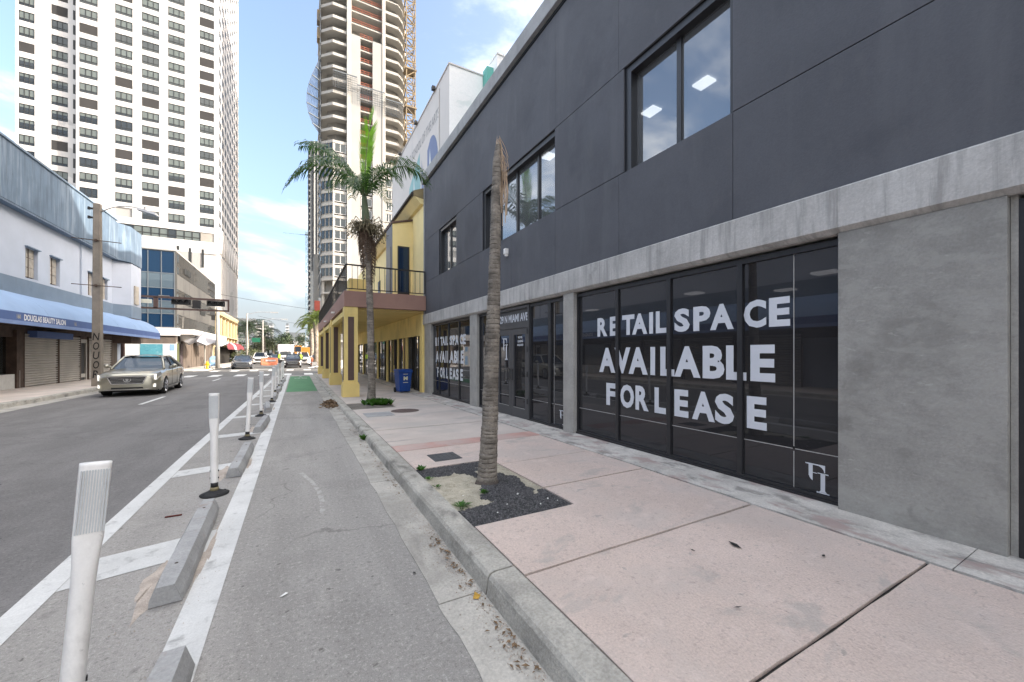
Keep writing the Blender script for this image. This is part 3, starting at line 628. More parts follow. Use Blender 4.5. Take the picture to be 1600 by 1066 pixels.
# bicycle mark on the green
mb = MB(); Z2 = 0.008
for cx in (0.02, 0.42):
    for k in range(10):
        a0, a1 = 2 * math.pi * k / 10, 2 * math.pi * (k + 1) / 10
        mb.quad(*[(cx + r * math.cos(t), 29.2 + 2 * r * math.sin(t), Z2) for r, t in ((0.12, a0), (0.17, a0), (0.17, a1), (0.12, a1))])
mb.quad((0.02, 29.2, Z2), (0.2, 29.9, Z2), (0.25, 29.9, Z2), (0.07, 29.2, Z2)); mb.quad((0.2, 29.9, Z2), (0.42, 29.2, Z2), (0.47, 29.2, Z2), (0.25, 29.9, Z2))
mb.quad((0.1, 31.2, Z2), (0.22, 31.7, Z2), (0.34, 31.2, Z2))
obj('bicycle_marking', mb, D['paint'], **STR)
# dusty sand drifts beside the wheel stops and in the gutter, lying on the road
def drift(cx, cy, rx, ry, n=26, z=0.010, m='dust', name='sand_drift'):
    mb = MB(); ph = random.random() * 9
    ring = [(cx + rx * math.cos(2 * math.pi * k / n) * (0.75 + 0.5 * mnoise.noise((ph, k * 0.55, 0))), cy + ry * math.sin(2 * math.pi * k / n) * (0.75 + 0.5 * mnoise.noise((ph + 5, k * 0.55, 1)))) for k in range(n)]
    vs = [(cx, cy, z)] + [(x * 0.5 + cx * 0.5, y * 0.5 + cy * 0.5, z * 0.8) for x, y in ring] + [(x, y, 0.0015) for x, y in ring]
    fs = [(0, 1 + k, 1 + (k + 1) % n) for k in range(n)] + [(1 + k, 1 + n + k, 1 + n + (k + 1) % n, 1 + (k + 1) % n) for k in range(n)]
    mb.add(vs, fs); return obj(name, mb, D[m], smooth=True, kind='stuff')
# loose grit: tiny stones lying in the gutter, by the stops and in the tree pits
OCT = [(1, 0, 0), (-1, 0, 0), (0, 1, 0), (0, -1, 0), (0, 0, 1), (0, 0, -1)]
OCF = [(0, 2, 4), (2, 1, 4), (1, 3, 4), (3, 0, 4), (2, 0, 5), (1, 2, 5), (3, 1, 5), (0, 3, 5)]
def pebble(mb, x, y, z, r):
    a = random.random() * 6.28; ca, sa = math.cos(a), math.sin(a)
    sx, sy, sz = (r * random.uniform(0.7, 1.3) for _ in range(3)); sz *= 0.7
    mb.add([(x + p[0] * sx * ca - p[1] * sy * sa, y + p[0] * sx * sa + p[1] * sy * ca, z + p[2] * sz) for p in OCT], OCF)
mb = MB()
for _ in range(1500):
    y = random.choice([random.uniform(1.3, 3.6), random.uniform(1.3, 6), random.uniform(5, 16)])
    x = 1.085 - abs(random.gauss(0, 0.07))
    pebble(mb, x, y, 0.009, random.uniform(0.002, 0.007))
for _ in range(900):
    k = random.randrange(4); y = (1.6, 3.9, 7.0, 10.5)[k] + random.uniform(-1, 1)
    pebble(mb, random.choice([-0.83, -0.58]) + random.gauss(0, 0.05), y, 0.003, random.uniform(0.002, 0.006))
obj('loose_grit', mb, D['dust'], kind='stuff')
mb = MB()
for _ in range(260):
    y = random.choice([random.uniform(1.6, 3.4), random.uniform(4.5, 9), random.uniform(9, 16)])
    x = 1.07 - abs(random.gauss(0, 0.05)); a = random.random() * 6.28; r = random.uniform(0.008, 0.026)
    z = 0.012 + random.random() * 0.008
    c, s = math.cos(a) * r, math.sin(a) * r
    mb.add([(x - c, y - s, z), (x + s * 0.4, y - c * 0.4, z + r * 0.25), (x + c, y + s, z), (x - s * 0.4, y + c * 0.4, z + r * 0.2)], [(0, 1, 2, 3)])
obj('gutter_leaf_litter', mb, D['deadleaf'], kind='stuff')
mb = MB()
for _ in range(700):     # the heap of dry leaves against the kerb
    y = 13.6 + random.gauss(0, 0.45); x = 0.93 + random.gauss(0, 0.12); h = 0.16 * math.exp(-((y - 13.6) / 0.4) ** 2 - ((x - 0.93) / 0.14) ** 2)
    z = 0.01 + h * random.random(); a = random.random() * 6.28; r = random.uniform(0.02, 0.07); c, s = math.cos(a) * r, math.sin(a) * r; q = random.uniform(-0.5, 0.8) * r
    mb.add([(x - c, y - s, z), (x + s * 0.3, y - c * 0.3, z + q), (x + c, y + s, z + q), (x - s * 0.3, y + c * 0.3, z)], [(0, 1, 2, 3)])
obj('dry_leaf_heap', mb, D['deadleaf'], kind='stuff')
mb = MB()
for x, y, r, kk in ((0.35, 3.6, 0.03, 0), (-0.2, 4.4, 0.02, 0), (-0.25, 5.6, 0.02, 1), (-0.05, 4.0, 0.018, 1), (0.75, 2.85, 0.025, 1), (2.9, 1.8, 0.06, 1), (2.2, 1.35, 0.025, 1), (3.3, 1.4, 0.03, 1), (3.0, 1.2, 0.02, 1), (2.55, 1.9, 0.02, 1), (-3.2, 7.2, 0.06, 1), (-2.6, 5.2, 0.05, 1), (-2.3, 3.6, 0.05, 1)):
    if kk: a = random.random() * 6.28; c, s = math.cos(a) * r, math.sin(a) * r; z = (zs(x, y) if x > 1.3 else 0) + 0.008; mb.add([(x - c, y - s, z), (x + s * 0.35, y - c * 0.35, z + 0.004), (x + c, y + s, z + 0.006), (x - s * 0.35, y + c * 0.35, z)], [(0, 1, 2, 3)])
obj('scattered_dark_leaves', mb, D['rope'], kind='stuff')

# pale curved scuff left by a tyre in the bike lane, lying on the asphalt
mb = MB(); pts = [(0.02, 6.0), (0.13, 5.55), (0.20, 5.1), (0.215, 4.7), (0.20, 4.35)]
for (x0, y0), (x1, y1) in zip(pts, pts[1:]): mb.quad((x0, y0, .003), (x0 + .05, y0, .003), (x1 + .05, y1, .003), (x1, y1, .003))
obj('tyre_scuff', mb, D['scuff'], **STR)
# ------------------------------------------------------------------ the charcoal building
XF, XG = 4.41, 4.52
Y0, Y1 = -6.0, 15.30
bld = thing('retail_building', 'charcoal two-storey building with a pale concrete band and black shop windows', 'building', (XF + 3, 5, 0.1))
# shell behind the facade
mb = MB(); mb.box(4.62, 18, Y1 - 0.16, Y1 - 0.004, -0.1, 8.3); mb.box(4.62, 18, Y0 + 0.004, Y0 + 0.16, -0.1, 8.3); mb.box(17.8, 18, Y0 + 0.16, Y1 - 0.16, -0.1, 8.3)
obj('side_wall', mb, D['greyst'], bld)
mb = MB(); mb.box(4.62, 17.8, Y0 + 0.16, Y1 - 0.16, 8.05, 8.2); obj('roof', mb, D['greyst'], bld)
mb = MB(); mb.box(4.7, 17.8, Y0 + 0.16, Y1 - 0.16, 3.2, 3.35); mb.box(12, 12.1, Y0 + 0.16, Y1 - 0.16, 3.36, 7.0); mb.box(4.7, 17.8, Y0 + 0.16, Y1 - 0.16, 6.62, 6.7)
obj('upper_interior', mb, D['inner'], bld)
mb = MB(); mb.box(4.7, 17.8, Y0 + 0.16, Y1 - 0.16, 0.0, 0.1); mb.box(11, 11.1, Y0 + 0.16, Y1 - 0.16, 0.11, 2.9); mb.box(4.72, 17.8, Y0 + 0.16, Y1 - 0.16, 2.9, 3.0)
obj('shop_interior', mb, D['inner_dark'], bld)
lamp_me = MB().box(-0.3, 0.3, -0.6, 0.6, -0.03, 0.0).mesh('lamp_panel', D['lamp'])
def lamp(x, y, z, s=(1, 1, 1)):
    o = link('ceiling_lamp', lamp_me, bld); o.location = Vector((x, y, z)) - bld.location; o.scale = s
for x, y in ((6.42, 5.75), (6.6, 4.68), (5.6, 8.3), (8.6, 4.2)): lamp(x, y, 6.615, (0.42, 0.26, 1))
for x, y in ((7.3, 3.07), (7.38, 5.46), (7.6, 9.0), (8.6, 4.3)): lamp(x, y, 2.895, (0.42, 0.26, 1))
# charcoal panels with recessed joints; windows cut between them
PX0, PX1, G = XF, XF + 0.14, 0.006
mb = MB(); mb.box(XF + 0.03, XF + 0.12, Y0 + 0.01, 2.763, 3.14, 8.2)
def jbox(y0, y1, z0, z1): mb.box(XF + 0.022, XF + 0.12, y0, y1, z0, z1)
mb = MB(); jbox(Y0 + .01, Y1 - .01, 3.14, 4.38); jbox(Y0 + .01, Y1 - .01, 6.0, 8.19)
WIN = [(2.763, 4.484), (6.33, 9.74), (11.74, 13.46)]; WZ = (4.39, 5.985)
for a, b in ((Y0 + .01, 2.763), (4.484, 6.33), (9.74, 11.74), (13.46, Y1 - .01)): jbox(a, b, 4.38, 6.0)
obj('wall_backing', mb, D['reveal'], bld)
cols = [Y0, 2.763, 4.594, 6.32, 8.1, 9.99, 11.76, 13.5, Y1 - 0.1]
def panel(y0, y1, z0, z1, g0=G, g1=G):
    m = MB(); m.box(XF, XF + 0.03, y0 + g0, y1 - g1, z0 + G, z1 - G); obj('wall_panel', m, D['stucco'], bld)
for a, b in zip(cols, cols[1:]): panel(a, b, 3.137, 4.39, 0.0035, 0.0035)
for a, b in ((Y0, 2.763), (4.484, 6.33), (9.74, 11.74), (13.46, Y1 - 0.1)):
    n = 3 if a < 0 else 1
    panel(a, b, 4.39, 5.99, G if a > 0 else 0, 0.001)
for a, b in ((Y0, -1.4), (-1.4, 2.763), (2.763, 4.6), (4.6, 6.3), (6.3, 9.95), (9.95, Y1 - 0.1)): panel(a, b, 5.99, 8.2, 0.0025, 0.0025)
mb = MB(); mb.box(XF - 0.03, XF + 0.14, Y1 - 0.097, Y1, 3.137, 8.2); obj('corner_trim', mb, D['coping'], bld)
mb = MB(); mb.box(XF - 0.02, XF + 0.3, Y0, Y1 - 0.1, 8.203, 8.26); obj('shadow_strip', mb, D['reveal'], bld)  # dark strip painted for the shadow line under the coping
for a, b in zip([Y0, -2, 2, 6, 10.5], [-2, 2, 6, 10.5, Y1 + 0.02]):
    mb = MB(); mb.box(XF - 0.11, XF + 0.5, a + 0.003, b - 0.003, 8.262, 8.62); obj('coping_stone', mb, D['coping'], bld, bevel=0.01)
# upper windows: frame, mullions, panes
def up_window(y0, y1, mulls):
    z0, z1 = WZ; xr = XF + 0.17
    f = MB(); t = 0.055
    f.box(xr - 0.13, xr + 0.03, y0, y0 + t, z0, z1); f.box(xr - 0.13, xr + 0.03, y1 - 0.11, y1, z0, z1)
    f.box(xr - 0.02, xr + 0.03, y0 + t, y1 - 0.11, z0, z0 + 0.03); f.box(xr - 0.13, xr + 0.03, y0 + t, y1 - 0.11, z1 - 0.10, z1)
    for q in mulls: f.box(xr - 0.035, xr + 0.03, q - 0.035, q + 0.035, z0 + 0.03, z1 - 0.10)
    w_ = obj('window', f, D['frame'], bld)
    e = [y0 + t] + list(mulls) + [y1 - 0.11]
    for i, (a, b) in enumerate(zip(e, e[1:])):
        p = MB(); p.box(xr - 0.004, xr + 0.004, a + (0.035 if i else 0), b - (0.035 if i < len(e) - 2 else 0), z0 + 0.03, z1 - 0.10)
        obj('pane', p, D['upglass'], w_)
up_window(*WIN[0], [3.60]); up_window(*WIN[1], [7.14, 8.07, 8.95]); up_window(*WIN[2], [12.62])
# board-marked band over the shop fronts, cast in lengths
for a, b in zip([Y0, -2.4, 1.74, 5.85, 10.4], [-2.4, 1.74, 5.85, 10.4, Y1 + 0.03]):
    mb = MB(); xb = XF - 0.06
    mb.extr([(xb, 2.76), (xb, 3.115), (xb + 0.03, 3.135), (XF + 0.2, 3.135), (XF + 0.2, 2.72), (xb + 0.06, 2.72)], 'y', a + 0.0015, b - 0.0015)
    obj('band_beam', mb, D['band'], bld)
# piers
def pier(y0, y1, m, dx=0.0, name='pier'):
    mb = MB(); mb.box(XF + dx, XF + 0.25, y0, y1, 0.0, 2.719); return obj(name, mb, m, bld, bevel=0.008)
pier(0.76, 1.754, D['pier'], -0.012, 'plaster_pier')
mb = MB(); mb.box(XF + 0.05, XF + 0.25, 0.722, 0.757, 0.0, 2.719); obj('plaster_return', mb, D['column'], bld)
pier(5.745, 6.06, D['column']); pier(10.13, 10.64, D['column']); pier(14.45, 15.28, D['column'])
# shop windows: black frames, panes with vinyl letters
def shop_window(ya, yb, mulls, seams, zb, zt=2.69, th=0.06, seam_z=0.62):
    """ya < yb; mulls = mullion centres"""
    f = MB(); x0, x1 = XG - 0.032, XG + 0.05
    f.box(x0, x1, ya, yb, zb, zb + 0.085); f.box(x0 - 0.02, x0, ya, yb, zb, zb + 0.05); f.box(x0, x1, ya, yb, zt - 0.06, zt)
    f.box(x0, x1, ya, ya + 0.05, zb + 0.085, zt - 0.06); f.box(x0, x1, yb - 0.05, yb, zb + 0.085, zt - 0.06)
    for q in mulls: f.box(x0, x1, q - th / 2, q + th / 2, zb + 0.085, zt - 0.06)
    w_ = obj('shop_window', f, D['frame'], bld)
    e = [ya + 0.05] + sorted(mulls) + [yb - 0.05]
    for i, (a, b) in enumerate(zip(e, e[1:])):
        p = MB(); p.box(XG - 0.003, XG + 0.003, a + (th / 2 if i else 0), b - (th / 2 if i < len(e) - 2 else 0), zb + 0.085, zt - 0.06)
        obj('pane', p, D['shopglass'], w_)
    s = MB(); xs = XG - 0.006
    br = sorted(e + list(seams))
    for a, b in zip(br, br[1:]):
        ga = 0.04 if a in mulls else 0.012; gb = 0.04 if b in mulls else 0.012
        s.box(xs, xs + 0.002, a + ga, b - gb, seam_z - 0.004, seam_z + 0.004)
    for q in seams:
        s.box(xs, xs + 0.002, q - 0.004, q + 0.004, seam_z + 0.025, zt - 0.06); s.box(xs, xs + 0.002, q - 0.004, q + 0.004, zb + 0.085, seam_z - 0.025)
    obj('film_seam', s, D['seam'], w_)
    return w_
KX = XG / XF
L1 = [('R', 263, 318), ('E', 332, 372), ('T', 400, 468), ('A', 455, 540), ('I', 550, 572), ('L', 587, 645), ('S', 690, 775), ('P', 795, 890), ('A', 888, 1020), ('C', 1075, 1200), ('E', 1215, 1333)]
L2 = [('A', 273, 362), ('V', 358, 446), ('A', 436, 542), ('I', 557, 583), ('L', 612, 690), ('A', 690, 835), ('B', 847, 968), ('L', 977, 1090), ('E', 1112, 1250)]
L3 = [('F', 312, 362), ('O', 390, 466), ('R', 474, 547), ('L', 580, 643), ('E', 690, 768), ('A', 788, 915), ('S', 915, 1022), ('E', 1092, 1203)]
# glass positions (metres along the street) measured for a run of column marks on the photograph's window
S_, C_ = math.sin(YAW), math.cos(YAW)
def yglass(c):
    a = ((860 + c / 3.5525) - 800) / F_PX; return XG * (C_ - a * S_) / (S_ + a * C_)
LZ = [(L1, 1.893, 2.205), (L2, 1.292, 1.700), (L3, 0.755, 1.120)]
def fi_mark(mb, x, y0, y1, z0, z1):
    """the FI monogram; y0 is its left edge seen from the street"""
    Yf = lambda u: lerp(y0, y1, u); Zf = lambda v: lerp(z0, z1, v)
    P = lambda pts: mb.add([(x, Yf(u), Zf(v)) for u, v in pts], [tuple(range(len(pts)))])
    P([(0, 1), (0.86, 1), (0.86, 0.955), (0.02, 0.96)])
    P([(0.15, 0.965), (0.33, 0.965), (0.33, 0.40), (0.26, 0.43), (0.20, 0.49), (0.15, 0.57)])
    P([(0.86, 0.96), (0.86, 0.74), (0.82, 0.74), (0.80, 0.82), (0.74, 0.89), (0.66, 0.93), (0.58, 0.955)])
    P([(0.33, 0.70), (0.52, 0.69), (0.52, 0.665), (0.33, 0.672)]); P([(0.54, 0.715), (1.0, 0.715), (1.0, 0.675), (0.54, 0.69)])
    P([(0.67, 0.69), (0.86, 0.69), (0.86, 0.05), (0.67, 0.05)]); P([(0.50, 0.0), (1.04, 0.0), (1.04, 0.035), (0.50, 0.055)])
    P([(0.60, 0.045), (0.67, 0.045), (0.67, 0.11)]); P([(0.86, 0.045), (0.94, 0.045), (0.86, 0.11)])
def lettering(w_, dy):
    for tab, z0, z1 in LZ:
        for ch, c0, c1 in tab:
            l = MB(); wall_text(l, ch, XG - 0.007, yglass(c0) + dy, yglass(c1) + dy, z0, z1, 0.045); obj('vinyl_letter', l, D['film'], w_)
g = lambda y: y * KX
w1 = shop_window(1.70, 5.76, [g(4.608), g(3.633), g(2.666)], [g(2.124)], 0.135)
lettering(w1, 0.0)
m = MB(); fi_mark(m, XG - 0.007, g(2.022), g(1.828), 0.228, 0.507); obj('monogram', m, D['film'], w1)
d3 = 8.775 * KX
w3 = shop_window(10.62, 14.62, [g(4.608) + d3, g(3.633) + d3, g(2.666) + d3], [], 0.07)
lettering(w3, d3)
# entrance bay
w2 = shop_window(6.02, 7.40, [6.635], [6.50], 0.115, seam_z=0.60, th=0.09)
m = MB(); fi_mark(m, XG - 0.007, 6.33, 6.12, 0.22, 0.50); obj('monogram', m, D['film'], w2)
w2b = shop_window(9.06, 10.16, [9.6], [], 0.085, seam_z=0.6)
f = MB(); x0, x1 = XG - 0.06, XG + 0.05
f.box(x0, x1, 7.401, 7.46, 0.10, 2.69); f.box(x0, x1, 9.0, 9.06, 0.10, 2.69); f.box(x0, x1, 7.46, 9.0, 2.63, 2.69); f.box(x0, x1, 7.46, 9.0, 2.19, 2.27); f.box(x0, x1, 7.46, 9.0, 0.09, 0.115)
dfr = obj('entrance_frame', f, D['doorframe'], bld)
p = MB(); p.box(XG - 0.004, XG + 0.004, 7.46, 9.0, 2.27, 2.63); obj('transom_pane', p, D['doorframe'], dfr)
l = MB(); wall_text(l, '129 N MIAMI AVE', XG - 0.008, 8.95, 7.52, 2.345, 2.535, 0.03); obj('address_letters', l, D['film'], dfr)
def leaf(y0, y1, left):
    f = MB(); s = 0.11; xa, xb = XG - 0.045, XG + 0.02; z0, z1 = 0.12, 2.185
    f.box(xa, xb, y0, y0 + s, z0, z1); f.box(xa, xb, y1 - s, y1, z0, z1); f.box(xa, xb, y0 + s, y1 - s, z1 - 0.14, z1); f.box(xa, xb, y0 + s, y1 - s, z0, z0 + 0.24)
    d = obj('door', f, D['doorframe'], bld)
    p = MB(); p.box(XG - 0.012, XG - 0.006, y0 + s, y1 - s, z0 + 0.24, z1 - 0.14); obj('pane', p, D['shopglass'], d)
    h = MB(); hy = y0 + s * 0.5 if left else y1 - s * 0.5; hx = xa - 0.07
    h.tube([(xa, hy, 0.99), (hx, hy, 0.99), (hx, hy, 1.24), (xa, hy, 1.24)], 0.013, 8)
    d2 = -0.13 if not left else 0.13
    h.tube([(hx, hy, 0.99), (hx, hy + d2, 0.99), (hx, hy + d2, 1.24), (hx, hy, 1.24)], 0.011, 8)
    obj('handle', h, D['frame'], d)
    s_ = MB(); s_.box(XG - 0.015, XG - 0.013, y0 + s + .01, y1 - s - .01, 0.596, 0.604); s_.box(xa - 0.003, xa, y0 + s, y1 - s, z0 + 0.232, z0 + 0.242)
    obj('film_seam', s_, D['seam'], d)
    if left:
        m = MB(); fi_mark(m, XG - 0.016, y1 - s - 0.14, y0 + s + 0.12, 1.45, 1.98); obj('monogram', m, D['film'], d)
    else:
        m = MB(); c = (y0 + y1) / 2
        for t, ww, z in (('RETAIL', 0.2, 1.955), ('LEASING', 0.24, 1.865), ('INQUIRIES', 0.27, 1.775)): wall_text(m, t, XG - 0.016, c + ww / 2, c - ww / 2, z, z + 0.055, 0.03)
        obj('door_letters', m, D['film'], d)
    hg = MB()
    for z in (0.55, 1.15, 1.7, 2.1):
        yy_ = y0 - 0.02 if not left else y1 + 0.02
        hg.tube([(xa - 0.02, yy_, z - 0.06), (xa - 0.02, yy_, z + 0.06)], 0.018, 8)
    obj_split('hinge', hg, D['frame'], d)
leaf(7.475, 8.225, False); leaf(8.235, 8.985, True)
mb = MB(); mb.box(XG - 0.06, XG + 0.06, -5.9, 0.72, 0.10, 0.22); mb.box(XG - 0.06, XG + 0.06, -5.9, 0.72, 2.6, 2.69); mb.box(XG - 0.06, XG + 0.06, 0.60, 0.72, 0.22, 2.6); mb.box(XG - 0.03, XG + 0.02, 0.52, 0.58, 0.22, 2.6)
for q in (-1.0, -2.6, -4.2): mb.box(XG - 0.06, XG + 0.06, q - 0.04, q + 0.04, 0.22, 2.6)
w0 = obj('shop_window', mb, D['frame'], bld)
p = MB(); p.box(XG + 0.021, XG + 0.03, -5.9, 0.6, 0.22, 2.6); obj('pane', p, D['shopglass'], w0)
mb = MB(); mb.box(XF - 0.09, XF - 0.001, 8.24, 8.34, 3.97, 4.10); mb.box(XF - 0.07, XF - 0.001, 8.26, 8.32, 3.92, 3.97); obj('wall_sensor', mb, D['post'], bld, bevel=0.006)
# ------------------------------------------------------------------ mustard arcade building
yb = thing('arcade_building', 'mustard yellow two-storey building with a brown balcony over an arcade', 'building', (3, 24, 0.06))
YA, YE = 15.02, 34.3; XC = 1.46; XW = 4.40
mb = MB(); mb.box(XC, XW - 0.004, YA, YE, 3.28, 3.84)
obj('balcony_slab', mb, D['brown'], yb, bevel=0.01)
mb = MB(); mb.box(XC + 0.25, XW - 0.03, YA + 0.25, YE - 0.2, 3.20, 3.278); obj('soffit', mb, D['soffit'], yb)
mb = MB(); mb.box(XC + 0.05, XC + 0.25, YA + 0.3, YE, 3.0, 3.19); obj('edge_beam', mb, D['yellow'], yb)
# columns
for k, y in enumerate((15.05, 21.3, 27.4, 33.4)):
    b = 0.06; f = MB(); w_ = 0.46
    f.box(XC - 0.05, XC + w_ + 0.05, y - 0.05, y + w_ + 0.05, b, b + 0.46); f.box(XC - 0.03, XC + w_ + 0.03, y - 0.03, y + w_ + 0.03, b + 0.46, b + 0.52)
    f.box(XC, XC + w_, y, y + w_, b + 0.52, 2.998); f.box(XC, XC + w_, y, y + w_, 2.998, 3.275)
    c = obj('column', f, D['yellow'], yb, bevel=0.008)
    q = MB(); q.box(XC + 0.13, XC + w_ - 0.13, y - 0.012, y - 0.001, 0.66, 2.92); q.box(XC - 0.012, XC - 0.001, y + 0.13, y + w_ - 0.13, 0.66, 2.92)
    obj_split('column_panel', q, D['brown_dk'], c)
# second slim pier next to the second column
mb = MB(); mb.box(XC, XC + 0.3, 22.3, 22.6, 0.06, 3.19); obj('slim_pier', mb, D['yellow'], yb)
# ground-floor shop front
mb = MB(); mb.box(XW - 0.09, XW + 0.2, YA + 0.28, YE, 2.33, 3.19); mb.box(XW - 0.09, XW + 0.2, 15.305, 15.62, 0.05, 2.33)
for a, b in ((17.75, 18.1), (19.55, 19.8), (22.1, 22.5), (25.0, 25.4), (28, 28.4), (31, 31.4), (34, 34.3)): mb.box(XW - 0.06, XW + 0.2, a, b, 0.05, 2.33)
obj('shop_wall', mb, D['yellow'], yb)
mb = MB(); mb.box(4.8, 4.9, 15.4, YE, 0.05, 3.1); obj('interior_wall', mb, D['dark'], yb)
def shopbay(a, b, kind):
    f = MB(); xg = XW + 0.02
    if kind == 'door':
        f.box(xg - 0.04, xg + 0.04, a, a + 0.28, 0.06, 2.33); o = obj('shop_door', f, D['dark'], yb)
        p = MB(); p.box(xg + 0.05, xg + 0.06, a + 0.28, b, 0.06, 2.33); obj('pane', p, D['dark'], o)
    elif kind == 'panel':
        f.box(xg - 0.03, xg + 0.03, a, b, 0.06, 0.6); f.box(xg - 0.03, xg + 0.03, a, a + .1, 0.6, 2.33); f.box(xg - 0.03, xg + 0.03, b - .1, b, 0.6, 2.33); o = obj('wall_bay', f, D['yellow'], yb)
        p = MB(); p.box(xg, xg + 0.02, a + .1, b - .1, 0.6, 2.33); obj('panel', p, D['brown_dk'], o)
    else:
        for q in (a, (a + b) / 2, b - 0.05): f.box(xg - 0.03, xg + 0.03, q, q + 0.05, 0.06, 2.33)
        f.box(xg - 0.03, xg + 0.03, a + .05, b - .05, 0.06, 0.16); o = obj('shop_window', f, D['frame'], yb)
        p = MB(); p.box(xg - 0.003, xg + 0.003, a + 0.05, b - 0.05, 0.16, 2.33); obj('pane', p, D['glass'], o)
for a, b, k in ((15.63, 16.55, 'w'), (16.56, 17.2, 'door'), (17.21, 17.74, 'w'), (18.11, 18.75, 'panel'), (18.76, 19.54, 'w'), (19.81, 20.5, 'door'), (20.51, 22.09, 'w'), (22.51, 23.2, 'door'), (23.21, 24.99, 'w'), (25.41, 27.99, 'w'), (28.41, 29.3, 'door'), (29.31, 30.99, 'w'), (31.41, 33.99, 'w')): shopbay(a, b, k)
mb = MB()
for k in range(7): mb.bar((4.36, 15.66 + k * 0.13, 0.1), (4.36, 15.66 + k * 0.13, 1.0), 0.014, 0.014)
mb.bar((4.36, 15.64, 0.12), (4.36, 16.48, 0.12), 0.03, 0.03); mb.bar((4.36, 15.64, 1.0), (4.36, 16.48, 1.0), 0.03, 0.03)
obj('low_gate', mb, D['rail'], yb)
# upper storey
mb = MB(); mb.box(XW, XW + 0.2, 15.305, 17.3, 3.845, 8.0); mb.box(XW, XW + 0.2, 17.3, YE, 3.845, 7.95); mb.box(XW + 0.2, 16, YE - 0.2, YE, 0, 8.0)
obj('upper_wall', mb, D['yellow_pale'], yb)
mb = MB(); mb.box(XW + 0.2, 16, 15.306, 34.0, 7.9, 8.0); obj('flat_roof', mb, D['greyst'], yb)
def eave(a, b):
    mb = MB(); mb.extr([(XW - 0.42, 7.78), (XW - 0.40, 7.98), (XW + 0.25, 8.25), (XW + 0.25, 8.0), (XW + 0.0, 7.72)], 'y', a, b)
    obj('eave', mb, D['rooftile'], yb)
    mb = MB(); mb.extr([(XW - 0.40, 7.775), (XW - 0.002, 7.715), (XW - 0.002, 7.50), (XW - 0.12, 7.52)], 'y', a + 0.02, b); obj('eave_soffit', mb, D['yellow_pale'], yb)
eave(15.31, 27.0)
mb = MB(); mb.box(XW - 0.44, XW - 0.421, 15.31, 15.36, 7.74, 7.97); mb.tube([(XW - 0.46, 15.3, 7.86), (XW - 0.46, 27.0, 7.86)], 0.055, 8); obj('rain_gutter', mb, D['rail'], yb)
# projecting bay with a door and a lean-to cap
BY, BX = 17.05, 3.55
mb = MB(); mb.prism([(BX, BY), (XW - 0.001, BY), (XW - 0.001, BY + 1.3), (BX, BY + 1.3)], 3.845, lambda x, y: 7.12 + (x - BX) * 0.26); ob = obj('bay', mb, D['yellow_pale'], yb)
mb = MB(); mb.prism([(BX - 0.04, BY - 0.05), (XW, BY - 0.05), (XW, BY + 1.35), (BX - 0.04, BY + 1.35)], lambda x, y: 7.125 + (x - BX) * 0.26, lambda x, y: 7.20 + (x - BX) * 0.26); obj('bay_cap', mb, D['brown_dk'], ob)
mb = MB(); mb.box(BX - 0.012, BX - 0.001, BY + 0.005, BY + 1.29, 3.85, 7.10); obj('grey_flank', mb, D['greyst'], ob)
mb = MB(); mb.box(BX - 0.03, BX - 0.013, BY + 0.25, BY + 0.95, 4.0, 6.2); o = obj('flank_window', mb, D['frame'], ob)
mb = MB(); mb.box(3.76, 4.26, BY - 0.03, BY - 0.001, 4.1, 6.2); dr = obj('balcony_door', mb, D['rail'], yb)
mb = MB(); mb.box(3.81, 4.21, BY - 0.036, BY - 0.031, 4.2, 6.14); obj('pane', mb, D['blueglass'], dr)
mb = MB(); mb.box(3.6, 4.38, BY - 0.5, BY - 0.032, 3.842, 4.08); obj('door_step', mb, D['brown'], yb)
for a, z1 in ((19.6, 5.7), (22.0, 6.0), (24.5, 6.0)):
    mb = MB(); mb.box(XW - 0.03, XW - 0.001, a, a + 0.75, 4.0, z1); f = obj('balcony_door', mb, D['rail'], yb)
    mb = MB(); mb.box(XW - 0.036, XW - 0.031, a + 0.06, a + 0.69, 4.08, z1 - 0.06); obj('pane', mb, D['blueglass'], f)
mb = MB(); mb.tube([(XW, 19.0, 6.1), (XW - 0.35, 19.0, 6.1)], 0.03, 6); mb.box(XW - 0.55, XW - 0.3, 18.93, 19.07, 6.05, 6.15); obj('wall_lamp', mb, D['rail'], yb)
# planters and a yellow box on the balcony, beside the railing corner
mb = MB(); mb.box(1.75, 2.45, 16.2, 16.9, 3.845, 4.5); tag(obj('balcony_table', mb, D['yellow'], bevel=0.02), 'yellow box standing on the balcony behind the railing corner', 'box')
# railing: posts, rails, single balusters
rl = obj('railing', MB().bar((XC + 0.07, YA + 0.07, 4.78), (XW - 0.02, YA + 0.07, 4.78), 0.06, 0.045).bar((XC + 0.07, YA + 0.07, 4.78), (XC + 0.07, YE, 4.78), 0.06, 0.045)
     .bar((XC + 0.07, YA + 0.07, 3.93), (XW - 0.02, YA + 0.07, 3.93), 0.035, 0.03).bar((XC + 0.07, YA + 0.07, 3.93), (XC + 0.07, YE, 3.93), 0.035, 0.03), D['rail'], yb)
bal = MB().box(-0.008, 0.008, -0.008, 0.008, 0, 0.84).mesh('baluster', D['rail'])
def bp(x, y, s=1):
    o = link('baluster', bal, rl); o.location = Vector((x, y, 3.935)) - bld_off; o.scale = (s, s, 1)
bld_off = Vector((0, 0, 0))
n = 15
for k in range(n + 1): bp(lerp(XC + 0.08, XW - 0.03, k / n), YA + 0.07, 2.4 if k in (0, n) else (2.0 if k == 9 else 1))
n = 78
for k in range(1, n + 1): bp(XC + 0.07, lerp(YA + 0.07, YE, k / n), 2.4 if k % 13 == 0 else 1)
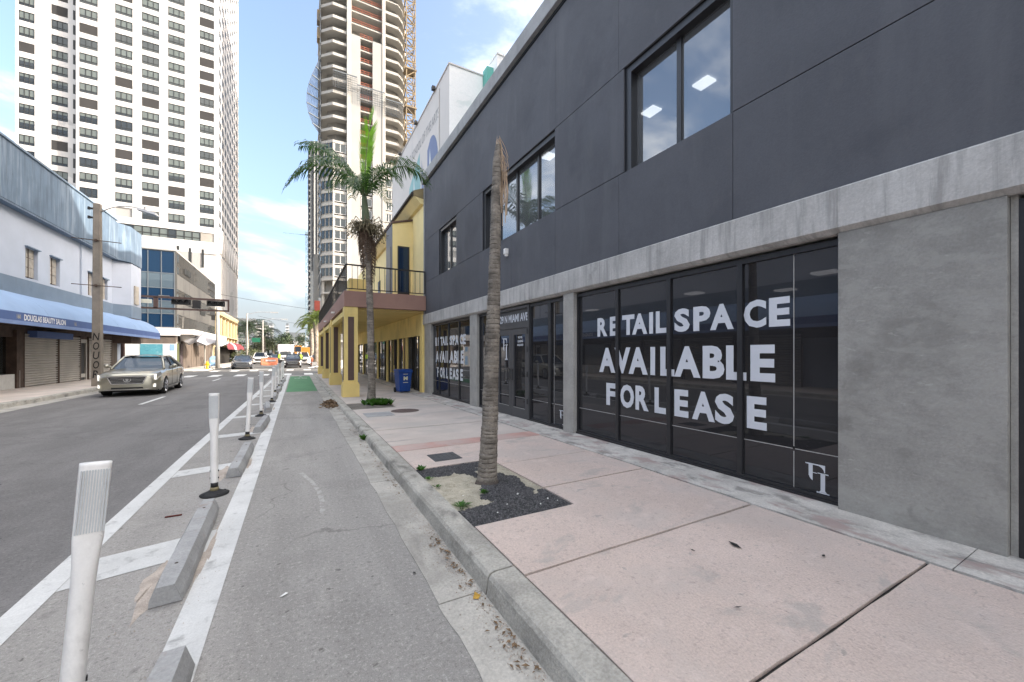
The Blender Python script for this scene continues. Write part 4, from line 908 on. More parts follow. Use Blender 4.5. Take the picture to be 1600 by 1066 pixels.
for y in (19.0, 24.5):
    mb = MB(); mb.box(XC - 0.13, XC - 0.001, y, y + 0.28, 3.40, 3.46); obj('slab_light', mb, D['post'], yb)

# ------------------------------------------------------------------ mural building behind
mu = thing('school_building', 'tall pale windowless building with a teal and blue mural behind the charcoal roof', 'building', (10, 25, 0))
XM, MY0, MY1, MZ = 6.6, 18.54, 31.8, 15.9
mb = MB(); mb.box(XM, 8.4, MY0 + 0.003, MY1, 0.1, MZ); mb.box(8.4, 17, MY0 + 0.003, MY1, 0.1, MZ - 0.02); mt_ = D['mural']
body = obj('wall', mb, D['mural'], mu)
mb = MB(); mb.box(XM + 0.001, 8.4, MY0 - 0.012, MY0, 4, MZ); obj('end_wall', mb, D['mural_sunlit'], mu)
mb = MB(); mb.box(XM - 0.05, 17, MY0 - 0.06, MY1 + 0.05, MZ + 0.001, MZ + 0.07); obj('coping', mb, D['mural'], mu)
mb = MB(); mb.box(8.42, 8.78, MY0 - 0.5, MY0 - 0.002, 4, 16.15); obj('sea_green_return', mb, D['tealwall'], mu)
mb = MB(); mb.box(8.79, 14, MY0 - 0.9, MY0 - 0.02, 4, 16.6); mb.box(8.76, 14, MY0 - 0.95, MY0 - 0.01, 16.601, 16.68); obj('stair_block', mb, D['mural_sunlit'], mu)
mb = MB(); mb.box(8.80, 8.95, MY0 - 0.93, MY0 - 0.905, 14.4, 15.3); obj('louvre', mb, D['cream_dk'], mu)
xm = XM - 0.006
def mpoly(pts, m, name='mural_shape'):
    k = mpoly.k; mpoly.k += 1
    obj(name, MB().add([(xm - 0.0015 * k, y, z) for y, z in pts], [tuple(range(len(pts)))]), D[m], mu)
mpoly.k = 0
cy, cz, ry, rz = 21.45, 12.0, 1.15, 1.75
mpoly([(cy + 0.8, 13.3)] + [(cy - ry * math.sin(t), cz + rz * math.cos(t)) for t in [lerp(-0.2, math.pi, k / 14) for k in range(15)]] + [(cy + 0.8, 9.6)], 'navy')
mpoly([(21.75, 13.2), (21.05, 9.5), (22.35, 9.5)], 'mwhite')
mpoly([(23.85, 13.9), (23.55, 9.5), (26.6, 9.5), (26.4, 12.6)], 'mteal')
mpoly([(25.2, 12.9), (25.6, 9.5), (24.5, 9.5)], 'mwhite')
mpoly([(23.4, 13.3), (22.5, 9.5), (23.45, 9.5)], 'navy')
mpoly([(27.0, 11.8), (26.8, 8.4), (28.2, 8.4), (27.9, 11.0)], 'mteal')
mb = MB(); wall_text(mb, 'NEW WORLD SCHOOL OF THE ARTS', XM - 0.008, 29.2, 20.15, 14.15, 14.72, 0.01); obj('mural_letters', mb, D['mtext'], mu)
mb = MB()
for y in (20.6, 24.2, 28.5): mb.box(XM - 0.22, XM - 0.051, y, y + 0.2, MZ - 0.05, MZ + 0.14)
obj_split('floodlight', mb, D['signal'], mu)
mb = MB(); mb.tube([(XM - 0.03, 20.05, 8), (XM - 0.03, 20.05, MZ - 0.3)], 0.03, 6); obj('downpipe', mb, D['mural'], mu)
# low grey gable beyond the yellow roof
mb = MB(); mb.box(5.6, 16, 36.2, 42, 0, 0.2)
# ------------------------------------------------------------------ left salon building
lb = thing('salon_building', 'pale lavender and blue building with a long blue awning and roll shutters', 'building', (-14, 28, 0.15))
XL, LY0, LYc = -10.4, -14.0, 34.4
WL = [(25.25, 26.2, 5.0, 6.28), (27.2, 28.1, 5.0, 6.28), (31.1, 31.95, 4.95, 6.25), (33.0, 33.75, 4.95, 6.2)]
xw0 = -10.75
e = [LY0]
segs = []
mb = MB()
mb.box(xw0, XL, LY0, LYc, 6.29, 7.69); mb.box(xw0, XL, LY0, LYc, 4.821, 4.94)
ed = [LY0] + [q for w_ in WL for q in w_[:2]] + [LYc]
for a, b in zip(ed[0::2], ed[1::2]): mb.box(xw0, XL, a, b, 4.94, 6.29)
mb.prism([(xw0, LYc), (XL, LYc), (-9.68, 35.12), (-9.68, 37.0), (xw0, 37.0)], 4.821, 7.60)
mb.box(-22, xw0, LY0, 37.0, 0.15, 10.0)
obj('wall', mb, D['lwhite'], lb)
mb = MB(); mb.box(xw0, XL - 0.001, LY0, LYc, 2.3, 4.0); mb.prism([(xw0, LYc), (XL - 0.001, LYc), (-9.681, 35.12), (-9.681, 36.999), (xw0, 36.999)], 2.3, 4.0); obj('shop_fascia', mb, D['rust'], lb)
mb = MB(); mb.box(xw0, XL + 0.05, LY0, LYc, 4.001, 4.82); mb.prism([(xw0, LYc), (XL + 0.05, LYc), (-9.66, 35.1), (-9.66, 37.02), (xw0, 37.02)], 4.001, 4.82); obj('blue_band', mb, D['lband'], lb)
mb = MB(); mb.box(xw0, XL + 0.35, LY0, 33.9, 7.70, 10.05); mb.prism([(xw0, 33.9), (XL + 0.35, 33.9), (XL + 0.35, 34.3), (-9.64, 34.95), (-9.64, 37.03), (xw0, 37.03)], 7.64, 10.0); obj('parapet', mb, D['lblue'], lb)
mb = MB(); mb.box(xw0, XL + 0.41, LY0, 34.0, 10.052, 10.14); obj('parapet_cap', mb, D['lband'], lb)
mb = MB(); mb.box(XL + 0.003, XL + 0.33, LY0, 33.9, 7.62, 7.698); obj('parapet_lip', mb, D['lband'], lb)
blk = MB().box(0, 0.06, 0.01, 0.29, 0.01, 0.39).mesh('glass_block', D['block'])
for a, b, z0, z1 in WL:
    f = MB(); f.box(-10.62, -10.58, a, b, z0 + 0.001, z1); f.box(-10.58, -10.50, a, a + .03, z0 + .001, z1); f.box(-10.58, -10.50, a + (b - a) / 2 - .015, a + (b - a) / 2 + .015, z0, z1)
    w_ = obj('window', f, D['rust'], lb)
    for i in range(3):
        for j in range(3):
            o = link('glass_block', blk, w_); o.location = (-10.58, a + 0.02 + i * (b - a - 0.04) / 3, z0 + 0.02 + j * (z1 - z0) / 3); o.scale = (1, (b - a - 0.04) / 0.9, (z1 - z0) / 1.2)
    mb = MB(); mb.box(XL + 0.001, XL + 0.1, a - 0.05, b + 0.05, z1 + 0.001, z1 + 0.05); obj('lintel', mb, D['lband'], lb)
mb = MB(); mb.box(-9.679, -9.60, 35.6, 36.3, 4.95, 6.2); obj('window', mb, D['block'], lb)
# downpipe on the white wall
mb = MB(); mb.tube([(XL + 0.05, 30.2, 4.83), (XL + 0.05, 30.2, 7.6)], 0.03, 6); obj('downpipe', mb, D['lwhite'], lb)
# shop fronts under the awning
def shutter(a, b, z1=2.5):
    mb = MB(); n = 21; pts = []
    for k in range(n):
        z = lerp(0.17, z1, k / n); dz = (z1 - 0.17) / n
        pts += [(XL + 0.0, z), (XL + 0.06, z + dz * 0.25), (XL + 0.06, z + dz * 0.7), (XL - 0.01, z + dz * 0.8)]
    pts += [(XL - 0.03, z1), (XL - 0.03, 0.17)]
    mb.extr(pts, 'y', a + 0.06, b - 0.06); s = obj('roll_shutter', mb, D['shutter'], lb)
    mb = MB(); mb.box(XL, XL + 0.07, a, a + 0.055, 0.15, z1 + 0.05); mb.box(XL, XL + 0.07, b - 0.055, b, 0.15, z1 + 0.05)
    obj_split('guide_rail', mb, D['rust'], s)
    mb = MB()
    for z in (0.9, 1.5): mb.box(XL + 0.046, XL + 0.09, b - 0.22, b - 0.07, z, z + 0.04)
    obj_split('lock', mb, D['rust'], s)
for a, b in ((25.0, 27.8), (27.85, 30.1), (31.0, 32.6), (32.7, 34.2)): shutter(a, b)
for a, b in ((9, 12), (12.1, 15), (15.1, 18), (18.1, 21)): shutter(a, b)
mb = MB(); mb.box(XL - 0.05, XL + 0.02, 30.15, 30.25, 0.15, 2.4); mb.box(XL - 0.05, XL + 0.02, 30.85, 30.95, 0.15, 2.4); mb.box(XL - 0.05, XL + 0.02, 30.25, 30.85, 2.2, 2.4); mb.box(XL - 0.05, XL - 0.01, 30.25, 30.85, 0.3, 0.5)
dr = obj('gate_door', mb, D['shutter'], lb)
mb = MB(); mb.box(XL - 0.08, XL - 0.051, 30.25, 30.85, 0.15, 2.2); obj('pane', mb, D['tscreen'], dr)
mb = MB(); mb.box(XL - 0.3, XL + 0.05, 21.2, 24.4, 0.15, 0.75); obj('tiled_base', mb, D['tile'], lb)
mb = MB(); mb.box(XL - 0.25, XL - 0.2, 21.2, 24.4, 0.75, 2.5); obj('shop_pane', mb, D['glass'], lb)
mb = MB(); mb.box(XL - 0.3, XL + 0.1, 24.42, 24.62, 0.15, 2.6); mb.box(XL - 0.3, XL + 0.06, 24.72, 24.98, 0.15, 2.6); obj_split('door_post', mb, D['rust'], lb)
mb = MB(); mb.box(XL - 0.29, XL + 0.07, 24.63, 24.71, 0.15, 0.9); obj('tile_stub', mb, D['tile'], lb)
mb = MB(); mb.box(XL, XL + 0.30, 25.4, 28.6, 2.32, 2.62); obj('shutter_box', mb, D['valance'], lb)
mb = MB(); mb.box(XL - 0.02, XL + 0.03, 34.25, 34.39, 0.15, 2.5); mb.prism([(-10.6, 34.41), (-10.38, 34.41), (-10.38, 35.2), (-10.6, 35.2)], 0.15, 2.3); obj_split('corner_pier', mb, D['hoard'], lb)
# awning: barrel profile in cloth bays, valance with lettering, hem
aw = thing('shop_awning', 'long pale blue barrel awning with a dark blue lettered valance', 'awning', (-9.5, 24, 3))
prof = [(XL + 0.055, 4.12), (XL + 0.55, 4.03), (XL + 1.0, 3.85), (XL + 1.4, 3.6), (XL + 1.65, 3.34), (XL + 1.78, 3.08)]
AE = 36.9
bays = [-14, -6, 0, 6, 12, 18, 22.5, 27, 29.5, 32.3, 34.6, AE]
for a, b in zip(bays, bays[1:]):
    mb = MB(); n = len(prof); sag = 0.03
    vs = []
    for k in range(5):
        t = k / 4; y = lerp(a + 0.004, b - 0.004, t); s = sag * math.sin(math.pi * t)
        vs += [(x, y, z - s) for x, z in prof]
    fs = [(k * n + i, k * n + i + 1, (k + 1) * n + i + 1, (k + 1) * n + i) for k in range(4) for i in range(n - 1)]
    mb.add(vs, fs); obj('cloth_bay', mb, D['awning'], aw, smooth=True)
mb = MB(); mb.add([(x, AE, z) for x, z in prof] + [(XL + 0.055, AE, 3.08)], [tuple(range(len(prof) + 1))]); obj('end_panel', mb, D['awning'], aw)
xv = XL + 1.78
mb = MB(); mb.box(xv - 0.012, xv, -14, AE, 2.78, 3.078); mb.box(XL + .06, xv - .013, AE - 0.012, AE, 2.78, 3.078); obj('valance', mb, D['valance'], aw)
mb = MB(); mb.box(xv - 0.012, xv + 0.003, -14, AE + .003, 2.64, 2.778); obj('hem', mb, D['valance_hem'], aw)
mb = MB(); wall_text(mb, 'DOUGLAS BEAUTY SALON', xv + 0.005, 20.85, 23.75, 2.80, 3.03, 0.035); obj('valance_letters', mb, D['film'], aw)
mb = MB(); wall_text(mb, '160', xv + 0.005, 20.42, 20.66, 2.84, 3.0, 0.03); wall_text(mb, '162', xv + 0.005, 24.5, 24.7, 2.84, 3.0, 0.03); obj('valance_numbers', mb, D['lens'], aw)
mb = MB()
for y in (18, 22.5, 27, 32.3, 36.8): mb.tube([(XL + 0.06, y, 2.7), (xv - 0.03, y, 2.7)], 0.02, 6); mb.tube([(xv - 0.03, y, 2.7), (xv - 0.03, y, 3.05)], 0.02, 6)
obj('awning_frame', mb, D['rust'], aw)
# ------------------------------------------------------------------ flexible lane posts
def make_post(label):
    t = thing('lane_post', label, 'lane post', group='white lane posts along the bike lane buffer')
    m = MB(); m.lathe((0, 0, 0), [(0.0, 0.135), (0.012, 0.14), (0.028, 0.10), (0.045, 0.06), (0.052, 0.055)], 20)
    for k in range(4):
        a = k * math.pi / 2 + 0.6; m.lathe((0.1 * math.cos(a), 0.1 * math.sin(a), 0.012), [(0, 0.014), (0.02, 0.014)], 6)
    part('rubber_base', m, D['rubber'], t, True)
    m = MB(); m.lathe((0, 0, 0.053), [(0, 0.045), (0.035, 0.04)], 14); part('tan_ring', m, D['brass'], t, True)
    m = MB(); m.lathe((0, 0, 0.089), [(0, 0.036), (0.05, 0.034)], 14); part('hinge', m, D['rubber'], t, True)
    # tube below, flattened paddle above
    n = 18; vs = []; rows = [(0.14, 0.036, 0.036), (0.2, 0.037, 0.037), (0.66, 0.037, 0.037), (0.74, 0.039, 0.036), (0.80, 0.043, 0.030), (0.84, 0.046, 0.026), (1.14, 0.048, 0.025), (1.150, 0.048, 0.024)]
    for z, rx, ry in rows:
        for k in range(n):
            c, s = math.cos(2 * math.pi * k / n), math.sin(2 * math.pi * k / n)
            p = lerp(1.0, 0.55, max(0, min(1, (z - 0.66) / 0.16)))
            vs.append((math.copysign(abs(c) ** p, c) * rx, math.copysign(abs(s) ** p, s) * ry, z))
    fs = [(i * n + k, i * n + (k + 1) % n, (i + 1) * n + (k + 1) % n, (i + 1) * n + k) for i in range(len(rows) - 1) for k in range(n)] + [tuple(range((len(rows) - 1) * n, len(rows) * n))]
    m = MB(); m.add(vs, fs); part('tube', m, D['post'], t, True)
    m = MB()
    for k in range(11):
        x = -0.040 + k * 0.008
        m.box(x - 0.0026, x + 0.0026, -0.0285, -0.0235, 0.87, 1.125); m.box(x - 0.0026, x + 0.0026, 0.0235, 0.0285, 0.87, 1.125)
    part('reflective_ribs', m, D['post_sheet'], t)
    m = MB()
    for z in (0.19, 0.27):
        for s in (-1, 1):
            m.box(s * 0.036 - 0.006, s * 0.036 + 0.006, -0.007, 0.007, z - 0.009, z + 0.009)
    part('bolt', m, D['rubber'], t)
    return t
post_lab = ['nearest white lane post, leaning, with a ribbed flat top cut off by the bottom edge', 'white lane post standing second from the camera beside the gap before the second wheel stop',
            'white lane post third from the camera, before the third wheel stop', 'white lane post fourth from the camera along the buffer', 'white lane post fifth from the camera along the buffer',
            'white lane post sixth from the camera along the buffer', 'white lane post seventh from the camera along the buffer', 'white lane post eighth from the camera along the buffer', 'white lane post at the far end of the buffer by the crosswalk']
p0 = make_post(post_lab[0])
for i, (y, x, rx, ry) in enumerate(((2.24, -0.815, 0.0, 0.075), (5.55, -0.823, 0.01, 0.0), (8.88, -0.823, -0.02, 0.05), (12.0, -0.811, 0, 0.01), (15.35, -0.74, 0.02, 0.06), (18.6, -0.78, 0, 0.03), (21.9, -0.76, 0.01, -0.02), (25.2, -0.76, 0, 0.03), (28.6, -0.75, 0, 0))):
    o = p0 if i == 0 else dup(p0, (0, 0, 0), label=post_lab[i])
    o.location = (x, y, 0.001); o.rotation_euler = (rx, ry, 0.35 if i == 0 else random.uniform(-0.3, 0.5))
# ------------------------------------------------------------------ concrete wheel stops
def make_stop(label):
    t = thing('wheel_stop', label, 'wheel stop', group='concrete wheel stops in the bike lane buffer')
    prof = [(-0.095, 0), (-0.088, 0.05), (-0.052, 0.125), (0.052, 0.125), (0.088, 0.05), (0.095, 0)]
    m = MB(); n = 9; vs = []; L = 1.75
    for k in range(n):
        y = L * k / (n - 1); j = 0.0 if 0 < k < n - 1 else 1
        for x, z in prof: vs.append((x * (1 - 0.12 * j) + mnoise.noise((x * 20, y * 4, z * 30)) * 0.006, y + (mnoise.noise((x * 25, k, z * 25)) * 0.03 if j else 0), max(0, z - 0.008 * j + mnoise.noise((y * 5, x * 9, 4)) * 0.005)))
    q = len(prof)
    fs = [(k * q + i, k * q + i + 1, (k + 1) * q + i + 1, (k + 1) * q + i) for k in range(n - 1) for i in range(q - 1)] + [tuple(range(q)), tuple(range((n - 1) * q, n * q))]
    m.add(vs, fs); part('concrete_block', m, D['stop'], t)
    m = MB()
    for y in (0.3, 1.45): m.lathe((0, y, 0.118), [(0, 0.011), (0.009, 0.011)], 8)
    part('anchor_pin', m, D['rust'], t)
    return t
s_lab = ['concrete wheel stop cut off by the bottom edge, nearest the camera', 'grey concrete wheel stop between the two nearest white posts', 'concrete wheel stop just past the second white post',
         'concrete wheel stop before the fourth white post', 'concrete wheel stop tilted beside the fifth white post'] + ['small concrete wheel stop %s' % w_ for w_ in ('just past the fifth white post', 'beside the sixth white post', 'beside the seventh white post', 'by the eighth white post near the crosswalk')]
st0 = make_stop(s_lab[0])
for i, (y, x) in enumerate(((0.80, -0.56), (3.26, -0.735), (6.2, -0.72), (9.45, -0.70), (12.7, -0.70), (16.0, -0.70), (19.2, -0.69), (22.5, -0.68), (25.8, -0.68))):
    o = st0 if i == 0 else dup(st0, (0, 0, 0), label=s_lab[i])
    o.location = (x, y, 0.005); o.rotation_euler = (0, 0, (-0.01, 0.03, 0.0, -0.03, 0.06, 0.02, 0, 0.03, 0)[i])
    if y < 14:
        drift(x - 0.13, y + 0.35, 0.10, 0.55); drift(x + 0.11, y + 0.7, 0.05, 0.7, z=0.006)

# ------------------------------------------------------------------ tree pits
def pit(x0, x1, y0, y1, sandy, name_b):
    nx, ny = 40, 70; mb = MB(); vs = []; cen = []
    for j in range(ny + 1):
        for i in range(nx + 1):
            x = lerp(x0, x1, i / nx); y = lerp(y0, y1, j / ny)
            e = min(x - x0, x1 - x, y - y0, y1 - y)
            z = zs(x, y) - 0.012 + 0.035 * min(1, e / 0.35) * (0.6 + mnoise.noise((x * 2.3, y * 2.3, 0))) + mnoise.noise((x * 11, y * 11, 3)) * 0.006
            vs.append((x, y, z))
    fs = []; mi = []
    for j in range(ny):
        for i in range(nx):
            k = j * (nx + 1) + i; fs.append((k, k + 1, k + nx + 2, k + nx + 1))
            x = lerp(x0, x1, (i + .5) / nx); y = lerp(y0, y1, (j + .5) / ny); mi.append(1 if sandy(x, y) else 0)
    mb.add(vs, fs); mb.mi = mi
    o = obj(name_b, mb, [D['gravel_bed'], D['sand']], smooth=True, **STR)
    return lambda x, y: zs(x, y) - 0.012 + 0.035 * min(1, min(x - x0, x1 - x, y - y0, y1 - y) / 0.35) * (0.6 + mnoise.noise((x * 2.3, y * 2.3, 0)))
def sandy1(x, y):
    n = 0.16 * mnoise.noise((x * 3.1, y * 3.1, 7)) + 0.06 * mnoise.noise((x * 9, y * 9, 2))
    a = (x < 1.66 + n + 0.22 * (y - 3.5)) and 3.40 + n < y < 4.50 + n
    b = x > 2.23 + 0.7 * n and y > 3.55 + n
    c = x > 1.95 + n and 4.35 + n < y < 4.55
    return a or b or c
hz = pit(1.302, 2.345, 3.052, 4.925, sandy1, 'tree_pit')
gm, sm = MB(), MB()
for _ in range(9500):
    x = random.uniform(1.32, 2.33); y = random.uniform(3.07, 4.91)
    if sandy1(x, y):
        if random.random() < 0.35: pebble(sm, x, y, hz(x, y) + 0.002, random.uniform(0.002, 0.006))
    else: pebble(gm, x, y, hz(x, y) + 0.003, random.uniform(0.005, 0.013) * random.choice((0.7, 1, 1.2)))
obj('gravel', gm, D['gravel'], kind='stuff'); obj('sand_grit', sm, D['sand'], kind='stuff')
mb = MB()
for x, y in ((1.75, 3.3), (1.95, 3.45), (2.05, 3.18), (2.2, 3.28), (1.6, 3.2), (1.48, 3.75), (2.26, 3.2)): pebble(mb, x, y, hz(x, y) + 0.012, random.uniform(0.008, 0.016))
obj('pale_litter', mb, D['litter'], kind='stuff')
hz2 = pit(1.32, 2.46, 11.40, 12.88, lambda x, y: False, 'tree_pit')
bpy.data.objects['tree_pit.001'].data.materials[0] = D['dirt']
def tuft(mb, x, y, z, n, h, spread):
    for _ in range(n):
        a = random.random() * 6.28; r = random.uniform(0, spread); l = h * random.uniform(0.5, 1.1); w_ = l * random.uniform(0.12, 0.3)
        bx, by = x + r * 0.3 * math.cos(a), y + r * 0.3 * math.sin(a); tx, ty = x + (r + l * 0.5) * math.cos(a), y + (r + l * 0.5) * math.sin(a)
        px, py = -math.sin(a) * w_, math.cos(a) * w_; mx_, my_ = (bx + tx) / 2, (by + ty) / 2
        mb.add([(bx, by, z), (mx_ + px, my_ + py, z + l * 0.6), (tx, ty, z + l * random.uniform(0.4, 0.95)), (mx_ - px, my_ - py, z + l * 0.6)], [(0, 1, 2, 3)])
def weed(label, pts, name='weed'):
    mb = MB()
    for x, y, n, h, s in pts: tuft(mb, x, y, zs(x, y) if x > 1.2 else 0.0, n, h, s)
    tag(obj(name, mb, D['leaf']), label, 'weed')
weed('small green weed growing at the back kerb corner of the gravel tree pit', [(1.36, 4.86, 45, 0.07, 0.05)])
weed('tiny weed tuft on the kerb edge of the pit beside the pale sand', [(1.34, 4.45, 26, 0.04, 0.05)])
weed('thin weed tuft on the kerb edge halfway along the gravel pit', [(1.34, 4.15, 20, 0.035, 0.05)])
weed('low spreading weed at the front kerb corner of the gravel pit', [(1.37, 3.5, 70, 0.04, 0.10)])
weed('little green weed in the sand in front of the bare palm trunk', [(1.70, 3.72, 30, 0.06, 0.04)])
weed('green weed growing out of the kerb joint by the gutter', [(1.10, 7.7, 60, 0.14, 0.06)])
mb = MB()
for k in range(46): tuft(mb, 2.08 + random.gauss(0, 0.15), 12.1 + random.gauss(0, 0.12), 0.09, 12, 0.23, 0.08)
tag(obj('bush', mb, D['leaf']), 'leafy green bush round the foot of the leafy palm', 'bush')

# ------------------------------------------------------------------ palms
def ring_tube(mb, p, r, th):
    n, q = 16, 4; vs = []
    for k in range(n):
        a = 2 * math.pi * k / n; w_ = 1 + 0.04 * mnoise.noise((p.x * 9 + math.cos(a), math.sin(a), p.z * 7)); tz = 0.004 * math.sin(a * 2 + p.z * 9)
        for j in range(q):
            b = 2 * math.pi * j / q; vs.append((p.x + (r * w_ + th * 0.5 * math.cos(b)) * math.cos(a), p.y + (r * w_ + th * 0.5 * math.cos(b)) * math.sin(a), p.z + tz + th * 0.75 * math.sin(b)))
    mb.add(vs, [(k * q + j, k * q + (j + 1) % q, ((k + 1) % n) * q + (j + 1) % q, ((k + 1) % n) * q + j) for k in range(n) for j in range(q)])
def palm_trunk(t, pts, rads, step, name='trunk', m='trunk'):
    """ringed trunk: leaf-scar ridges all the way up"""
    P = [Vector(p) for p in pts]; L = [0]
    for a, b in zip(P, P[1:]): L.append(L[-1] + (b - a).length)
    def at(s):
        for i in range(len(P) - 1):
            if s <= L[i + 1] or i == len(P) - 2:
                k = (s - L[i]) / (L[i + 1] - L[i]); return P[i].lerp(P[i + 1], k), lerp(rads[i], rads[i + 1], k)
    path, rr, rings = [], [], MB(); s = 0.0; i = 0
    while s < L[-1]:
        p, r = at(s); h = step * random.uniform(0.75, 1.3)
        p2, r2 = at(min(L[-1], s + h * 0.2)); p3, r3 = at(min(L[-1], s + h * 0.85))
        w_ = random.uniform(0.98, 1.025)
        path += [p, p2, p3]; rr += [r * 0.955, r2 * 1.02 * w_, r3 * 0.995 * w_]
        ring_tube(rings, p, r * 0.965, r * random.uniform(0.03, 0.07))
        s += h
    p, r = at(L[-1]); path.append(p); rr.append(r)
    m_ = MB(); m_.tube(path, rr, 18)
    vs = []
    for v in m_.v:
        d = mnoise.noise((v[0] * 14, v[1] * 14, v[2] * 5)) * 0.008 + mnoise.noise((v[0] * 40, v[1] * 40, v[2] * 25)) * 0.004
        vs.append((v[0] + d, v[1] + d * 0.7, v[2]))
    m_.v = vs
    o_ = obj('leaf_scars', rings, D['ring'], t, smooth=True); o_['kind'] = 'stuff'
    return obj(name, m_, D[m], t, smooth=True)
t1 = thing('palm_tree', 'bare broken palm trunk without a crown in the gravel pit by the kerb', 'palm tree', (1.93, 4.05, 0.15))
tp = [(1.885, 4.05, 0.10), (1.90, 4.05, 0.35), (1.925, 4.05, 0.8), (1.945, 4.05, 1.5), (1.975, 4.05, 2.2), (1.995, 4.05, 2.9), (2.005, 4.05, 3.5), (2.02, 4.05, 3.8), (2.03, 4.05, 4.02)]
palm_trunk(t1, tp, [0.118, 0.105, 0.093, 0.085, 0.076, 0.062, 0.052, 0.05, 0.028], 0.05)
mb = MB()
for k in range(26):
    a = random.uniform(-1.7, 1.3); r = random.uniform(0.015, 0.055); z1 = random.uniform(3.78, 4.10); z0 = random.uniform(3.05, 3.8)
    x0, y0 = 2.03 + r * math.cos(a), 4.05 + r * math.sin(a); d = random.uniform(0.0, 0.11); wv = random.uniform(0.004, 0.011)
    c_ = [Vector((x0 - 0.015, y0, z1)), Vector((x0 + d * 0.5 + random.uniform(-.01, .01), y0 - 0.015, lerp(z1, z0, 0.3))), Vector((x0 + d * 0.8 + random.uniform(-.015, .015), y0 - 0.02, lerp(z1, z0, 0.65))), Vector((x0 + d * 0.7, y0 - 0.01, z0))]
    for p, q in zip(c_, c_[1:]): mb.bar(p, q, wv, 0.003)
o_ = obj('torn_fibre', mb, D['fibre'], t1); o_['kind'] = 'stuff'
mb = MB()
for k in range(9): a = k * 0.7; mb.add([(2.03 + .03 * math.cos(a), 4.05 + .03 * math.sin(a), 4.0), (2.03 + .03 * math.cos(a + .5), 4.05 + .03 * math.sin(a + .5), 4.0), (2.03 + .02 * math.cos(a + .2), 4.05 + .02 * math.sin(a + .2), 4.03 + random.uniform(.02, .10))], [(0, 1, 2)])
obj('splintered_top', mb, D['fibre'], t1)
mb = MB(); mb.lathe((1.89, 4.05, 0.13), [(0, 0.14), (0.03, 0.128), (0.06, 0.112)], 16); obj('root_flare', mb, D['bark'], t1, smooth=True)

def bez(p, n): # quadratic / cubic points
    P = [Vector(q) for q in p]
    out = []
    for k in range(n + 1):
        t = k / n; Q = P[:]
        while len(Q) > 1: Q = [a.lerp(b, t) for a, b in zip(Q, Q[1:])]
        out.append(Q[0])
    return out
def frond(t, ctrl, m='frond', leaf=0.5, n=46, fold=0.35, droop=0.55, width=0.019, name='frond', rach='rachis', lift=0.0, build=None):
    """a pinnate leaf: midrib along a curve, two ranks of narrow leaflets"""
    pts = bez(ctrl, n); mb = MB()
    side0 = None
    for k in range(3, n + 1):
        d = (pts[k] - pts[k - 1]).normalized()
        s = d.cross(Vector((0, 0, 1)))
        if s.length < 0.15: s = side0 or Vector((1, 0, 0))
        s.normalize(); side0 = s; u = s.cross(d).normalized()
        f = k / n
        L = leaf * min(1, 0.35 + f * 2.2) * (1 if f < 0.55 else lerp(1, 0.32, (f - 0.55) / 0.45)) * random.uniform(0.85, 1.1)
        for sg in (-1, 1):
            if random.random() < 0.04: continue
            e = (s * sg * (0.82 - lift * 0.3) + d * (0.45 + 0.4 * f + lift) + u * (fold + random.uniform(-0.12, 0.12))).normalized()
            p0 = pts[k]; p1 = p0 + e * L * 0.45
            e2 = (e + Vector((0, 0, -droop * random.uniform(0.6, 1.4)))).normalized(); p2 = p1 + e2 * L * 0.35
            e3 = (e2 + Vector((0, 0, -droop * random.uniform(0.5, 1.2)))).normalized(); p3 = p2 + e3 * L * 0.3
            wv = d * width
            mb.add([p0 - wv * 0.5, p0 + wv * 0.5, p1 + wv, p1 - wv, p2 + wv * 0.8, p2 - wv * 0.8, p3], [(0, 1, 2, 3), (3, 2, 4, 5), (5, 4, 6)])
    if build is not None: build.add(mb.v, mb.f); return
    o = obj(name, mb, D[m], t)
    r = MB(); r.tube(pts, [lerp(0.022, 0.004, k / n) for k in range(n + 1)], 5); obj('midrib', r, D[rach], o, smooth=True)
    return o
t2 = thing('palm_tree', 'leafy green palm with a skirt of dead brown fronds in front of the yellow building', 'palm tree', (1.93, 12.4, 0.08))
palm_trunk(t2, [(1.95, 12.4, 0.0), (1.97, 12.4, 0.5), (1.95, 12.4, 1.6), (1.93, 12.4, 2.8), (1.90, 12.4, 3.8), (1.86, 12.4, 4.8), (1.83, 12.4, 5.3)], [0.15, 0.112, 0.102, 0.098, 0.092, 0.084, 0.08], 0.10)
mb = MB(); mb.tube([(1.84, 12.4, 5.2), (1.80, 12.4, 5.7), (1.77, 12.4, 6.1), (1.75, 12.4, 6.5)], [0.10, 0.115, 0.085, 0.05], 14); obj('crownshaft', mb, D['shaft'], t2, smooth=True)
B = (1.77, 12.4, 6.25)
def fr(*c, **k): return frond(t2, [B] + list(c), **k)
fr((1.2, 12.2, 7.0), (0.35, 12.1, 7.15), (-0.22, 12.0, 6.05), leaf=0.86, n=56, droop=1.1)        # long low one over the street
fr((1.4, 12.6, 7.1), (0.8, 12.9, 7.8), (0.12, 13.2, 7.75), leaf=0.84, n=54, droop=0.95)            # upper left
fr((2.2, 12.3, 7.0), (2.9, 12.2, 7.9), (3.62, 12.2, 6.98), leaf=0.84, n=54, droop=1.05)           # right arching
fr((2.1, 12.9, 7.0), (2.3, 13.6, 7.5), (2.9, 14.4, 6.9), leaf=0.58, n=54, droop=0.65)
fr((1.5, 13.0, 7.0), (1.3, 13.6, 7.5), (0.9, 14.3, 7.0), leaf=0.58, n=54, droop=0.65)
fr((1.55, 11.8, 6.7), (1.3, 11.2, 6.6), (1.25, 10.9, 5.65), leaf=0.56, n=50, droop=0.7)          # towards the camera, hanging
fr((1.95, 11.9, 6.9), (2.3, 11.4, 7.0), (2.55, 11.2, 6.3), leaf=0.52, n=46, droop=0.7)
